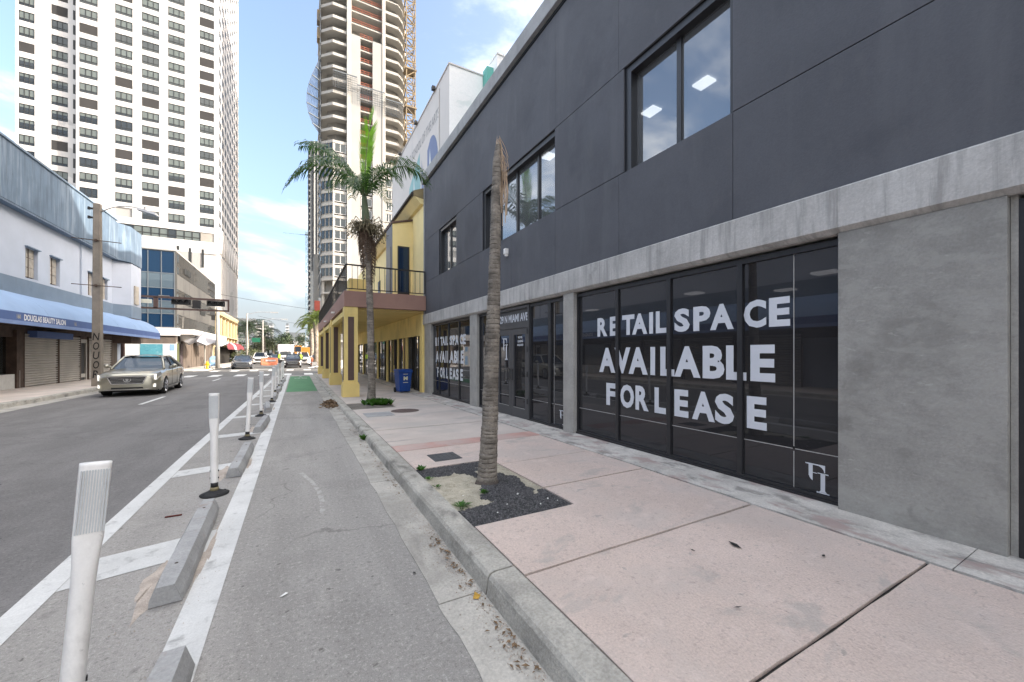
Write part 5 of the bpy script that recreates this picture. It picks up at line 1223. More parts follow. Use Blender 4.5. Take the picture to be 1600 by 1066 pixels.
fr((1.77, 12.4, 7.2), (1.82, 12.4, 8.1), (2.02, 12.35, 8.85), m='frond_new', leaf=0.66, n=96, droop=0.12, fold=0.25, width=0.018, lift=1.0)   # the new spear leaf
for k in range(15):        # dead fronds hanging down the trunk
    a = 2 * math.pi * k / 15 + random.uniform(-0.1, 0.1); r = random.uniform(0.14, 0.27); z1 = random.uniform(4.9, 5.4); z0 = z1 - random.uniform(0.75, 1.5)
    c, s = math.cos(a), math.sin(a)
    frond(t2, [(1.83 + 0.06 * c, 12.4 + 0.06 * s, z1), (1.84 + r * 1.2 * c, 12.4 + r * 1.2 * s, z1 + 0.12), (1.86 + r * c, 12.4 + r * s, lerp(z1, z0, 0.5)), (1.88 + r * 0.7 * c, 12.4 + r * 0.7 * s, z0)], m='dead', leaf=0.22, n=20, droop=0.9, width=0.02, name='dead_frond', rach='dead')
mb = MB()
for k in range(150):      # dry flower stalks
    a = random.random() * 6.28; L = random.uniform(0.25, 0.62); c, s = math.cos(a), math.sin(a); z = random.uniform(5.2, 5.45)
    p0 = Vector((1.83 + 0.09 * c, 12.4 + 0.09 * s, z)); p1 = p0 + Vector((c * L * 0.55, s * L * 0.55, L * random.uniform(-0.1, 0.4))); p2 = p1 + Vector((c * L * 0.3, s * L * 0.3, -L * random.uniform(0.1, 0.7)))
    mb.tube([p0, p1, p2], [0.010, 0.012, 0.006], 4)
    for q in range(3): pebble(mb, *(p1.lerp(p2, q / 2) + Vector((random.gauss(0, .03), random.gauss(0, .03), random.gauss(0, .03)))), 0.025)
obj('flower_stalks', mb, D['bract'], t2)

# ------------------------------------------------------------------ pavement covers, bin
mb = MB(); mb.prism([(1.64, 5.16), (2.03, 5.16), (2.03, 5.56), (1.64, 5.56)], 0.10, lambda x, y: zs(x, y) + 0.006)
for k in range(5): mb.box(1.68 + k * 0.07, 1.70 + k * 0.07, 5.2, 5.52, 0.10, zs(0, 5.36) + 0.010)
tag(obj('meter_lid', mb, D['lid']), 'dark grey square utility lid in the pavement behind the gravel pit', 'utility lid')
mb = MB(); zz = zs(0, 10.45); mb.lathe((2.5, 10.45, zz - 0.02), [(0, 0.36), (0.026, 0.36), (0.027, 0.33), (0.024, 0.325), (0.024, 0.001)], 32)
for k in range(9): mb.box(2.22 + k * 0.07, 2.235 + k * 0.07, 10.25, 10.65, zz, zz + 0.010)
tag(obj('manhole_cover', mb, D['iron']), 'rusty round manhole cover in the pavement', 'manhole cover')
mb = MB(); mb.prism([(1.45, 9.75), (2.1, 9.75), (2.1, 10.5), (1.45, 10.5)], 0.05, lambda x, y: zs(x, y) + 0.005); tag(obj('concrete_lid', mb, D['stop']), 'flat grey square lid set in the pavement by the kerb near the manhole', 'utility lid')
t = thing('wheeled_bin', 'blue wheeled recycling bin standing against the yellow shop front', 'bin', (3.72, 15.9, 0.06), 0.12)
m = MB(); a, b = 0.215, 0.265
rows = [(0.05, a, a + .02), (0.85, b, b + 0.03)]
vs = [(sx * rx, sy * ry, z) for z, rx, ry in rows for sx, sy in ((-1, -1), (1, -1), (1, 1), (-1, 1))]
m.add(vs, [(3, 2, 1, 0), (4, 5, 6, 7), (0, 1, 5, 4), (1, 2, 6, 5), (2, 3, 7, 6), (3, 0, 4, 7)]); part('body', m, D['bin'], t, bevel=0.02)
m = MB(); m.box(-0.285, 0.285, -0.31, 0.31, 0.851, 0.89); m.box(-0.27, 0.27, -0.29, 0.29, 0.89, 0.93); m.box(-0.29, 0.29, -0.325, -0.29, 0.80, 0.87); part('lid', m, D['bin'], t, bevel=0.012)
m = MB(); m.box(-0.13, 0.13, -0.275, -0.262, 0.25, 0.30); m.box(-0.14, -0.1, -0.272, -0.255, 0.12, 0.27); m.box(0.1, 0.14, -0.272, -0.255, 0.12, 0.27); part('lift_bar', m, D['bin'], t)
m = MB(); text_on(m, 'M', lambda u, v: (-0.085 + 0.17 * u, -0.291 - 0.012 * v, 0.50 + 0.15 * v), 0.06); m.box(-0.09, 0.09, -0.30, -0.297, 0.73, 0.75); m.box(-0.1, 0.1, -0.282, -0.279, 0.40, 0.42); part('printed_mark', m, D['cream'], t)
for s in (-1, 1):
    m = MB(); m.tube([(s * 0.2, 0.26, 0.1), (s * 0.26, 0.26, 0.1)], 0.1, 16); part('wheel', m, D['tyre'], t)
m = MB(); m.tube([(-0.22, 0.33, 0.9), (0.22, 0.33, 0.9)], 0.018, 8); part('handle', m, D['bin'], t)

# ------------------------------------------------------------------ left lamp pole with span rods and spray paint
t = thing('street_lamp', 'weathered square concrete pole with a curved lamp arm and black spray paint', 'street lamp', (-7.88, 24.5, 0.15))
m = MB(); vs = []
for z, r in ((0.0, 0.16), (8.2, 0.115)): vs += [(sx * r, sy * r, z) for sx, sy in ((-1, -1), (1, -1), (1, 1), (-1, 1))]
m.add(vs, [(3, 2, 1, 0), (4, 5, 6, 7), (0, 1, 5, 4), (1, 2, 6, 5), (2, 3, 7, 6), (3, 0, 4, 7)]); part('pole', m, D['pole'], t, bevel=0.02)
m = MB(); m.tube([(0.12, 0, 7.85)] + bez([(0.12, 0, 7.85), (0.75, 0, 8.45), (1.6, 0.0, 8.2)], 12), 0.025, 6); part('lamp_arm', m, D['steel'], t, True)
m = MB(); m.add([(1.35, -0.14, 8.16), (2.0, -0.1, 8.02), (2.2, 0, 7.93), (2.0, 0.1, 8.02), (1.35, 0.14, 8.16), (1.35, -0.1, 8.27), (2.0, -0.06, 8.14), (2.0, 0.06, 8.14), (1.35, 0.1, 8.27)], [(0, 1, 2, 3, 4), (0, 5, 6, 1), (1, 6, 2), (6, 7, 2), (7, 3, 2), (4, 3, 7, 8), (5, 8, 7, 6), (0, 4, 8, 5)])
m.tube([(1.6, 0, 8.22), (1.6, 0, 8.36)], 0.04, 8); part('lamp_head', m, D['steel'], t)
for z in (6.52, 4.5):
    m = MB(); m.bar((-0.78, -0.17, z + 0.02), (0.85, -0.17, z - 0.02), 0.025, 0.03); m.box(-0.04, 0.04, -0.2, -0.14, z - 0.05, z + 0.05); part('span_rod', m, D['rust'], t)
m = MB()
for z in (7.95, 7.55): m.tube([(-0.1, -0.05, z), (-0.26, -0.05, z)], 0.045, 8); m.tube([(-0.26, -0.05, z - 0.06), (-0.26, -0.05, z + 0.06)], 0.05, 8)
part('insulator', m, D['signal'], t)
m = MB()
for i, ch in enumerate('NOUOR'):
    z = 2.05 - i * 0.42; text_on(m, ch, lambda u, v, z=z: (-0.11 + 0.2 * u + 0.03 * v, -0.164, z + 0.34 * v), 0.01)
part('spray_paint', m, D['graf'], t)

# ------------------------------------------------------------------ mast arm with signals beyond the left building
t = thing('signal_mast', 'brown double-bar mast arm over the road carrying black signals and a street sign', 'traffic signal', (-10.6, 37.3, 0.15))
yq = 37.3
m = MB(); m.tube([(-10.75, yq, 0.15), (-10.75, yq, 6.2)], [0.16, 0.11], 12); obj('mast', m, D['mast'], t, True)
m = MB(); m.bar((-10.75, yq, 5.72), (-4.6, yq, 5.72), 0.12, 0.14); m.bar((-10.75, yq, 4.90), (-4.6, yq, 4.90), 0.12, 0.12); m.bar((-4.66, yq, 4.9), (-4.66, yq, 5.72), 0.12, 0.12); m.bar((-8.95, yq, 4.9), (-8.95, yq, 5.72), 0.25, 0.12)
obj('arm_frame', m, D['mast'], t)
m = MB(); m.box(-10.4, -9.15, yq - 0.09, yq - 0.065, 5.24, 5.52); sg_ = obj('street_sign', m, D['signpale'], t)
m = MB(); m.box(-10.4, -9.85, yq - 0.096, yq - 0.0905, 5.25, 5.51); obj('green_end', m, D['signgreen'], sg_)
for x0 in (-8.05, -5.98):
    m = MB(); m.box(x0, x0 + 1.12, yq - 0.2, yq - 0.065, 5.22, 5.62); s_ = obj('signal_head', m, D['signal'], t, bevel=0.02)
    for k in range(3):
        cx = x0 + 0.2 + 0.36 * k; m = MB(); n = 12; vs = []
        for yv in (yq - 0.2, yq - 0.44): vs += [(cx + 0.15 * math.cos(a), yv, 5.42 + 0.15 * math.sin(a)) for a in [lerp(-0.5, math.pi + 0.5, q / n) for q in range(n + 1)]]
        m.add(vs, [(q, q + 1, n + 2 + q, n + 1 + q) for q in range(n)]); obj('visor', m, D['signal'], s_)
m = MB(); m.box(-6.85, -6.35, yq - 0.1, yq - 0.065, 5.0, 5.6); obj('back_plate', m, D['tscreen'], t)
m = MB(); m.box(-8.8, -8.2, yq - 0.05, yq + 0.05, 5.80, 5.86); obj('camera_box', m, D['pole_grey'], t)

# ------------------------------------------------------------------ far corner furniture
def hydrant(x, y, label):
    t = thing('fire_hydrant', label, 'fire hydrant', (x, y, 0.10))
    m = MB(); m.lathe((0, 0, 0), [(0, 0.17), (0.05, 0.17), (0.06, 0.11), (0.5, 0.11), (0.52, 0.15), (0.56, 0.15), (0.6, 0.12), (0.68, 0.09), (0.74, 0.04), (0.80, 0.035), (0.81, 0.0)], 14); part('barrel', m, D['hyd'], t, True)
    for p, q in (((-0.1, 0, 0.42), (-0.2, 0, 0.42)), ((0.1, 0, 0.42), (0.2, 0, 0.42)), ((0, -0.1, 0.38), (0, -0.22, 0.38))):
        m = MB(); m.tube([p, q], 0.065, 10); part('outlet', m, D['hyd'], t)
hydrant(-7.75, 48.4, 'bright yellow fire hydrant on the sunlit far corner')
t = thing('mailbox', 'faded blue round-topped mailbox beside the far pole', 'mailbox', (-7.9, 52.6, 0.10), 0.2)
m = MB(); pr = [(-0.33, 0.2), (-0.33, 0.95)] + [(0.33 * math.cos(a), 0.95 + 0.33 * math.sin(a)) for a in [math.pi - k * math.pi / 10 for k in range(1, 10)]] + [(0.33, 0.95), (0.33, 0.2)]
m.extr(pr, 'y', -0.32, 0.32); part('body', m, D['mailbox'], t)
for sx in (-1, 1):
    for sy in (-1, 1): m = MB(); m.box(sx * 0.3 - 0.04, sx * 0.3 + 0.04, sy * 0.28 - 0.04, sy * 0.28 + 0.04, 0, 0.2); part('leg', m, D['mailbox'], t)
m = MB(); m.box(-0.2, 0.2, -0.335, -0.321, 0.6, 0.85); part('label_plate', m, D['white'], t)
def pole(x, y, h, r, label, arm=None, m_='pole_grey', z=0.1):
    t = thing('street_lamp', label, 'street lamp', (x, y, z))
    m = MB(); m.tube([(0, 0, 0), (0, 0, h)], [r, r * 0.7], 10); part('pole', m, D[m_], t, True)
    if arm:
        m = MB(); m.tube([(0, 0, h - 0.1), (arm * 0.5, 0, h + 0.25), (arm, 0, h + 0.3)], 0.04, 6); part('lamp_arm', m, D['steel'], t)
        m = MB(); m.box(min(arm, arm * 1.35), max(arm, arm * 1.35), -0.12, 0.12, h + 0.2, h + 0.34); part('lamp_head', m, D['steel'], t)
    return t
t = pole(-7.05, 49.3, 6.2, 0.20, 'thick pale concrete pole on the far corner behind the mast arm end')
m = MB(); m.box(-0.5, -0.2, -0.15, 0.1, 4.9, 5.4); part('pedestrian_signal', m, D['signal'], t)
pole(-5.75, 62, 6.8, 0.11, 'thin pale lamp post behind the dark grey car', 2.6)
t = pole(-4.9, 76, 7.0, 0.13, 'pale lamp post with a green street sign behind the white car', 2.6)
m = MB(); m.box(-1.5, -0.35, -0.03, 0.0, 3.4, 4.1); part('green_sign', m, D['signgreen'], t)
t = thing('patio_umbrella', 'closed-sided white canvas umbrella on a thin post at the far corner', 'umbrella', (-8.3, 50.6, 0.10))
m = MB(); m.tube([(0, 0, 0), (0, 0, 3.6)], 0.06, 8); part('pole', m, D['pole_grey'], t)
m = MB(); n = 6; vs = [(0, 0, 3.75)]; 
for k in range(n):
    a = 2 * math.pi * k / n + 0.3; vs.append((1.7 * math.cos(a), 1.7 * math.sin(a), 2.75))
    a += math.pi / n; vs.append((1.35 * math.cos(a), 1.35 * math.sin(a), 2.35 + 0.1 * (k % 2)))
m.add(vs, [(0, 1 + k, 1 + (k + 1) % (2 * n)) for k in range(2 * n)]); part('canopy', m, D['white'], t)
t = dup(t, (-8.6, 56.5, 0.1), 0.5, 'second white canvas umbrella, behind the thick far pole')
# overhead cables
def cable(p, q, sag, label):
    mb = MB(); pts = [Vector(p).lerp(Vector(q), k / 12) - Vector((0, 0, sag * 4 * (k / 12) * (1 - k / 12))) for k in range(13)]
    mb.tube(pts, 0.02, 4); tag(obj('overhead_cable', mb, D['wire']), label, 'cable')
cable((-8.6, 62, 9.2), (9, 60, 7.1), 0.25, 'upper overhead cable slanting across the far street')
cable((-7, 95, 9.3), (9, 92, 6.9), 0.35, 'lower overhead cable far down the street')
# ------------------------------------------------------------------ white residential tower
tw = thing('apartment_tower', 'white high-rise with rows of dark framed windows and a grey finned podium', 'building', (-30, 118, 0))
TY, TX0, TX1, TZ = 110.0, -46.6, -15.8, 113.0
SX = -38.45       # the left part stands back from here
def rowz(k): return 31.9 + 2.977 * k
mb = MB(); mb.box(SX, TX1 - 0.01, TY + 0.25, 143, 24.0, TZ); mb.box(TX0, SX - 0.001, TY + 1.6 + 0.25, 143, 3.0, TZ); obj('core', mb, D['tower_grey'], tw)
WC = [(-46.2, -44.1, 1.6), (-41.9, -39.6, 1.6), (-38.05, -35.35, 0), (-32.8, -30.1, 0), (-28.65, -25.85, 0), (-24.4, -21.55, 0), (-19.0, -16.4, 0)]
WC = [((a * (111.6 / 110), b * (111.6 / 110), d) if d else (a, b, d)) for a, b, d in WC]
NR = 27; WH = 1.92
# wall skin as horizontal spandrels and vertical piers, so that the windows are real openings
def skin(x0, x1, y, cols, zb, zt):
    mb = MB(); e = [x0] + [q for c in cols for q in c] + [x1]
    for a, b in zip(e[0::2], e[1::2]): mb.box(a, b, y, y + 0.24, zb, zt)
    for a, b in cols:
        z = zb
        for k in range(NR):
            lo, hi = rowz(k) - WH, rowz(k)
            if lo > z: mb.box(a, b, y + 0.001, y + 0.24, z, lo)
            z = hi
        mb.box(a, b, y + 0.001, y + 0.24, z, zt)
    return mb
cl = [c[:2] for c in WC if c[2]]; cr_ = [c[:2] for c in WC if not c[2]]
obj('wall', skin(TX0 * 111.6 / 110, SX - 0.002, TY + 1.6, cl, 3.0, TZ), D['tower'], tw)
obj('wall', skin(SX, TX1, TY, cr_, 28.9, TZ), D['tower'], tw)
def win_mesh(wd, nm):
    f = MB(); t = 0.09
    f.box(0, wd, -0.02, 0.06, 0, t * 1.4); f.box(0, wd, -0.02, 0.06, WH - t, WH); f.box(0, wd, -0.02, 0.06, WH * 0.30 - 0.06, WH * 0.30 + 0.06)
    for k in range(4):
        x = lerp(0, wd - t, k / 3); f.box(x, x + t, -0.03, 0.06, t, WH - t)
    return f.mesh(nm, D['twin'])
def pane_mesh(wd, m, z0, z1, nm): return MB().box(0.05, wd - 0.05, 0.03, 0.05, z0, z1).mesh(nm, m)
rnd = random.Random(11)
for a, b, d in WC:
    wd = b - a; wf = win_mesh(wd, 'window'); pb = pane_mesh(wd, D['tblind'], WH * 0.3, WH - .05, 'pane'); pl = pane_mesh(wd, D['tglass'], .05, WH * 0.3, 'pane'); pd = pane_mesh(wd, D['tglass'], .05, WH - .05, 'pane'); ps = MB().box(0.02, wd - 0.02, -0.06, -0.04, .04, WH - .02).mesh('screen', D['tscreen'])
    phalf = pane_mesh(wd, D['tblind'], WH * 0.68, WH - .05, 'pane'); pdl = pane_mesh(wd, D['tglass'], .05, WH * 0.68, 'pane')
    for k in range(NR):
        if k == 0 and a < -31: continue
        o = link('window', wf, tw); o.location = Vector((a, TY + d + 0.12, rowz(k) - WH)) - tw.location
        q = rnd.random()
        for me in ((pb, pl) if q < 0.50 else (phalf, pdl) if q < 0.68 else (pd, ps) if q < 0.88 else (pd,)): link(me.name.split('.')[0], me, o)
mb = MB()
for k in range(NR): mb.box(-39.45, -39.1, TY + 1.59, TY + 1.70, rowz(k) - WH, rowz(k))
obj_split('slot_window', mb, D['twin'], tw)
# long glazed strip, podium below it
mb = MB(); mb.box(TX0, TX1, TY, TY + 0.24, 28.63, 28.9); mb.box(TX0, -38.2, TY + 0.01, TY + 0.24, 24, 28.63); mb.box(-16.4, TX1, TY + 0.01, TY + 0.24, 26.6, 28.63); mb.box(TX0, TX1, TY, TY + 0.24, 24.0, 26.6); obj('wall', mb, D['tower'], tw)
f = MB(); 
for k in range(15): x = lerp(-38.2, -18.9, k / 14); f.box(x - 0.08, x + 0.08, TY + 0.02, TY + 0.12, 26.6, 28.63)
f.box(-38.2, -18.9, TY + 0.021, TY + 0.12, 28.45, 28.63); f.box(-38.2, -18.9, TY + 0.021, TY + 0.12, 27.2, 27.35)
sw = obj('strip_window', f, D['twin'], tw)
for k in range(14):
    a, b = lerp(-38.2, -18.9, k / 14), lerp(-38.2, -18.9, (k + 1) / 14)
    obj('pane', MB().box(a + 0.08, b - 0.08, TY + 0.1, TY + 0.12, 26.6, 28.45), D['tblind'] if k % 5 else D['tglass'], sw)
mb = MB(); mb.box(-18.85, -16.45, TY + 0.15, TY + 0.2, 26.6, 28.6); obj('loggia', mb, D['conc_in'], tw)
mb = MB(); mb.box(TX0, -23.0, TY + 0.01, TY + 0.24, 0, 24.0); mb.box(-23.0, TX1, TY + 0.30, TY + 0.5, 0, 24.0); mb.box(TX0, TX1 - 0.3, TY + 0.5, 143, 0, 24.0); obj('podium', mb, D['tower'], tw)
for a, b in ((-22.6, -20.95), (-20.35, -18.9)): obj('podium_panel', MB().box(a, b, TY + 0.02, TY + 0.29, 8, 25.2), D['tower_grey'], tw)
mb = MB()
for x in (-22.95, -20.9, -18.65):
    for z in ((24.9 - 4.1, 24.9), (24.9 - 9.5, 24.9 - 6.3)) if x > -22.9 else ((24.2, 25.1),): mb.box(x, x + 0.45, TY - 0.01, TY + 0.05, *z)
obj_split('slot_window', mb, D['twin'], tw)
# street side of the tower: deep grid of openings and the finned podium
mb = MB(); fr_ = MB(); ncol = 8
for c in range(ncol):
    y0 = lerp(111.2, 143, c / ncol); y1 = lerp(111.2, 143, (c + 1) / ncol)
    fr_.box(TX1 - 0.01, TX1 + 0.08, y0 - 0.55, y0 + 0.55, 30.5, TZ)
    for k in range(NR):
        mb.box(TX1 - 0.05, TX1 + 0.02, y0 + 0.56, y1 - 0.56, rowz(k) - WH, rowz(k))
for k in range(NR + 1): fr_.box(TX1 - 0.012, TX1 + 0.07, 110.45, 143, rowz(k) - 2.977, rowz(k) - 1.92)
fr_.box(TX1 - 0.01, TX1 + 0.35, 142.3, 143, 24, TZ)
obj('side_grid', fr_, D['tower'], tw); o = obj('side_windows', mb, D['twin'], tw); o['kind'] = 'stuff'
mb = MB(); mb.box(TX1 - 0.3, TX1 - 0.2, 110.5, 143, 0, 30.5); obj('side_podium', mb, D['tscreen'], tw)
mb = MB()
for c in range(14):
    y = lerp(111.4, 143, c / 13); mb.box(TX1 - 0.2, TX1 + 0.12, y - 0.45, y + 0.45, 3, 24.5)
obj_split('podium_fin', mb, D['tower'], tw)
mb = MB()
for c in range(ncol):
    y0 = lerp(111.2, 143, c / ncol); y1 = lerp(111.2, 143, (c + 1) / ncol)
    mb.bar((TX1 + 0.1, y0, 30.5), (TX1 + 0.1, (y0 + y1) / 2, 25), 0.5, 0.9); mb.bar((TX1 + 0.12, y1, 30.5), (TX1 + 0.12, (y0 + y1) / 2, 25), 0.5, 0.9)
obj_split('podium_brace', mb, D['tower'], tw)
mb = MB(); mb.box(-46, -16, 112, 142, TZ, TZ + 0.4); obj('roof', mb, D['tower_grey'], tw)

# ------------------------------------------------------------------ blue glass corner building
gb = thing('glass_building', 'four-storey building with blue and grey glass bands and a grey street wall', 'building', (-20, 57, 0.1))
GX, GY, GZ = -10.0, 47.72, 11.25
mb = MB(); mb.box(-30, GX - 0.12, GY + 0.15, 67.8, 4.05, GZ - 0.01); obj('core', mb, D['inner_dark'], gb)
mb = MB(); mb.box(GX - 0.12, GX, GY + 0.15, 67.8, 4.05, GZ); obj('side_wall', mb, D['greywall'], gb)
bands = [(4.09, 6.05, 'bluecurtain'), (6.05, 6.80, 'greycurtain'), (6.80, 8.05, 'bluecurtain'), (8.05, 9.25, 'greycurtain'), (9.25, 11.2, 'bluecurtain')]
bands = [(4.09, 5.35, 'bluecurtain'), (5.35, 6.55, 'greycurtain'), (6.55, 7.75, 'bluecurtain'), (7.75, 9.15, 'greycurtain'), (9.15, 11.2, 'bluecurtain')]
xs_ = [GX - 0.13 - 0.95 * k for k in range(14)]
for z0, z1, m in bands:
    for a, b in zip(xs_, xs_[1:]):
        o = obj('glass_panel', MB().box(b + 0.015, a - 0.015, GY + 0.1, GY + 0.13, z0 + 0.015, z1 - 0.015), D[m], gb)
mb = MB()
for x in xs_: mb.box(x - 0.03, x + 0.03, GY + 0.06, GY + 0.14, 4.05, GZ)
for z in [q[0] for q in bands] + [11.2]: mb.box(xs_[-1], xs_[0], GY + 0.07, GY + 0.135, z - 0.03, z + 0.03)
obj('curtain_frame', mb, D['slate'], gb)
for z0, z1, m in bands:
    for q in range(8):
        a, b = lerp(GY + 0.2, 67.75, q / 8), lerp(GY + 0.2, 67.75, (q + 1) / 8)
        obj('mirror_panel', MB().box(GX + 0.001, GX + 0.03, a + 0.02, b - 0.02, z0 + 0.02, z1 - 0.02), D['sideglass'] if m == 'bluecurtain' else D['greywall'], gb)
mb = MB(); mb.box(-30, GX + 0.02, GY - 0.02, 67.82, GZ + 0.001, GZ + 0.12); obj('coping', mb, D['tower_grey'], gb)
mb = MB()
for y, z in ((50.5, 9.6), (50.5, 7.0), (58, 6.2)):
    for k in range(5): mb.box(GX + 0.031, GX + 0.14, y + k * 0.55, y + k * 0.55 + 0.3, z, z + 0.55)
obj_split('side_window', mb, D['twin'], gb)
mb = MB(); mb.box(-30, GX - 0.3, GY + 0.3, 67.8, 0.1, 3.6); obj('ground_floor', mb, D['wwhite'], gb)
mb = MB(); mb.box(-30, GX + 0.25, GY - 0.15, GY + 0.29, 3.3, 4.04); mb.box(GX - 0.29, GX + 1.25, GY + 0.3, 68.5, 3.45, 3.95); obj('canopy', mb, D['wwhite'], gb)
mb = MB(); mb.box(-30, GX + 0.0, GY - 0.02, GY + 0.28, 0.1, 2.55); obj('white_wall', mb, D['wwhite'], gb)
mb = MB(); mb.box(-30, GX - 0.02, GY + 0.02, GY + 0.27, 2.56, 3.29); obj('brown_fascia', mb, D['hoard'], gb)
mb = MB(); mb.box(-12.55, -10.95, GY - 0.035, GY - 0.021, 0.9, 2.5); obj('wall_painting', mb, D['teal'], gb)
mb = MB(); mb.box(-10.45, -10.1, GY - 0.035, GY - 0.021, 0.2, 1.3); mb.box(-10.45, -10.1, GY - 0.035, GY - 0.021, 1.9, 2.5); obj('blue_patch', mb, D['skyblue'], gb)
y = GY + 0.35
k = 0
while y < 66.5:
    wd = 1.22; m = ('hoard_purple', 'hoard_green', 'dark', 'hoard_purple')[k] if k < 4 else 'hoard'
    if k < 4: wd = (0.9, 0.8, 0.55, 0.9)[k]
    obj('plywood_board', MB().box(GX - 0.29, GX - 0.2 + 0.02 * (k % 2), y, y + wd - 0.02, 0.1, 2.6 if k != 2 else 3.4), D[m], gb); y += wd; k += 1
mb = MB(); mb.box(GX - 0.28, GX - 0.15, GY + 3.2, 67, 2.62, 2.9); obj('rail_beam', mb, D['hoard'], gb)
# ------------------------------------------------------------------ cream ornate building with the maroon awning
cb = thing('ornate_building', 'cream three-storey building with carved pilasters and a bracketed cornice', 'building', (-16, 80, 0.1))
CX, CY0, CY1 = -10.3, 68.9, 91.0
mb = MB(); mb.box(-24, CX, CY0, CY1, 0.1, 7.2); obj('wall', mb, D['cream_st'], cb)
mb = MB(); mb.extr([(CX - 0.2, 7.201), (CX + 0.35, 7.35), (CX + 0.5, 7.7), (CX + 0.5, 7.95), (CX - 0.2, 7.95)], 'y', CY0 - 0.1, CY1 + 0.1); obj('cornice', mb, D['cream_st'], cb)
n = 6
for k in range(n + 1):
    y = lerp(CY0 + 0.3, CY1 - 0.7, k / n); obj('pilaster', MB().box(CX, CX + 0.3, y, y + 0.7, 4.35, 7.0), D['cream_st'], cb)
    obj('capital', MB().box(CX, CX + 0.42, y - 0.1, y + 0.8, 7.001, 7.19), D['cream_dk'], cb)
    obj('bracket', MB().extr([(CX + 0.001, 3.45), (CX + 0.4, 4.2), (CX + 0.001, 4.2)], 'y', y + 0.1, y + 0.6), D['cream_dk'], cb)
    if k < n:
        y2 = lerp(CY0 + 0.3, CY1 - 0.7, (k + 1) / n)
        f = obj('window', MB().box(CX + 0.001, CX + 0.06, y + 0.9, y2 - 0.2, 4.5, 6.8), D['cream_dk'], cb)
        obj('pane', MB().box(CX + 0.061, CX + 0.07, y + 1.0, y2 - 0.3, 4.6, 6.7), D['tglass'], f)
obj('ledge', MB().box(CX + 0.001, CX + 0.45, CY0, CY1, 4.201, 4.34), D['cream_st'], cb)
obj('shop_front', MB().box(CX + 0.001, CX + 0.1, CY0 + 0.5, CY1 - 0.5, 0.1, 2.6), D['dark'], cb)
a2 = thing('shop_awning', 'maroon awning with a white panel below the cream building', 'awning', (-9.5, 82, 2.5))
prf = [(CX + 0.1, 3.6), (CX + 0.8, 3.4), (CX + 1.3, 2.9), (CX + 1.45, 2.25)]
for k, (a, b, m) in enumerate(((70.5, 77.5, 'maroon'), (77.55, 80.5, 'white'), (80.55, 91, 'maroon'))):
    obj('cloth_bay', MB().add([(x, a, z) for x, z in prf] + [(x, b, z) for x, z in prf], [(i, i + 1, i + 5, i + 4) for i in range(3)]), D[m], a2, smooth=True)
obj('end_panel', MB().add([(x, 91, z) for x, z in prf] + [(CX + 0.1, 91, 2.25)], [(0, 1, 2, 3, 4)]), D['maroon'], a2)
b3 = thing('low_building', 'small pale block standing right of the cream building', 'building', (-14, 97, 0))
obj('wall', MB().box(-20, -11.2, 94, 104, 0, 5.6), D['farwhite'], b3); obj('roof_slab', MB().box(-20.2, -11.0, 93.8, 104.2, 5.61, 5.9), D['farbldg'], b3)
# ------------------------------------------------------------------ tower under construction
ct = thing('unfinished_tower', 'tall concrete tower under construction with open floors and orange safety rails', 'building', (15, 112, 0))
CTY = 104.0; X0, X1 = 7.58, 23.07
plan = [(X0, CTY), (X1, CTY), (24.35, 105.3), (26.3, 109), (26.3, 124), (5.2, 124), (5.2, 106.35)]
inner = [(X0 + .9, CTY + 2.4), (X1 - .9, CTY + 2.4), (23.6, 107), (24.6, 110), (24.6, 122.5), (6.6, 122.5), (6.6, 108)]
FZ = [19.65 + 3.02 * k for k in range(26)]
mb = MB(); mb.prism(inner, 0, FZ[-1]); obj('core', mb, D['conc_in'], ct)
ux = lambda px: (lambda a: CTY * (S_ + a * C_) / (C_ - a * S_))((px - 800) / F_PX)
for k, z in enumerate(FZ):
    obj('floor_slab', MB().prism(plan, z, z + 0.28), D['conc_new'], ct)
    if k < 24:
        # upstands of the balconies: left bay with its splay, right bay with its splay
        h = 0.42
        m = MB(); m.box(X0 + 0.0, ux(541.5), CTY - 0.06, CTY - 0.001, z - 0.25, z + h); 
        m.bar((X0, CTY, z + (h - 0.25) / 2), (5.2, 106.35, z + (h - 0.25) / 2), 0.12, h + 0.25)
        m.bar((5.2, 106.35, z + (h - 0.25) / 2), (5.2, 124, z + (h - 0.25) / 2), 0.12, h + 0.25)
        m.box(ux(602.5), X1, CTY - 0.06, CTY - 0.001, z - 0.25, z + h); m.bar((X1, CTY, z + (h - 0.25) / 2), (24.35, 105.3, z + (h - 0.25) / 2), 0.12, h + 0.25); m.bar((24.35, 105.3, z + (h - 0.25) / 2), (26.3, 109, z + (h - 0.25) / 2), 0.12, h + 0.25)
        obj_split('balcony_upstand', m, D['conc_new'], ct)
        if k > 9:
            m = MB(); xa, xb = ux(563.5), ux(581.5)
            if k > 20: xa, xb = ux(549.5), ux(596.5)
            for q in (0.75, 1.25): m.box(xa, xb, CTY + 0.1, CTY + 0.14, z + q, z + q + 0.10)
            for t in range(4): x = lerp(xa, xb, t / 3); m.box(x - 0.04, x + 0.04, CTY + 0.08, CTY + 0.16, z + 0.28, z + 1.3)
            obj('safety_rail', m, D['orange'], ct)
for a, b in ((542, 549), (597, 602)): obj('shear_wall', MB().box(ux(a), ux(b), CTY - 0.45, CTY + 2.3, 14, FZ[-1] + 3), D['conc_new'], ct)
zt = FZ[20] + 0.2
for a, b in ((549.2, 563), (582, 596.8)): obj('infill_panel', MB().box(ux(a), ux(b), CTY - 0.3, CTY + 0.3, 14, zt), D['conc_panel'], ct)
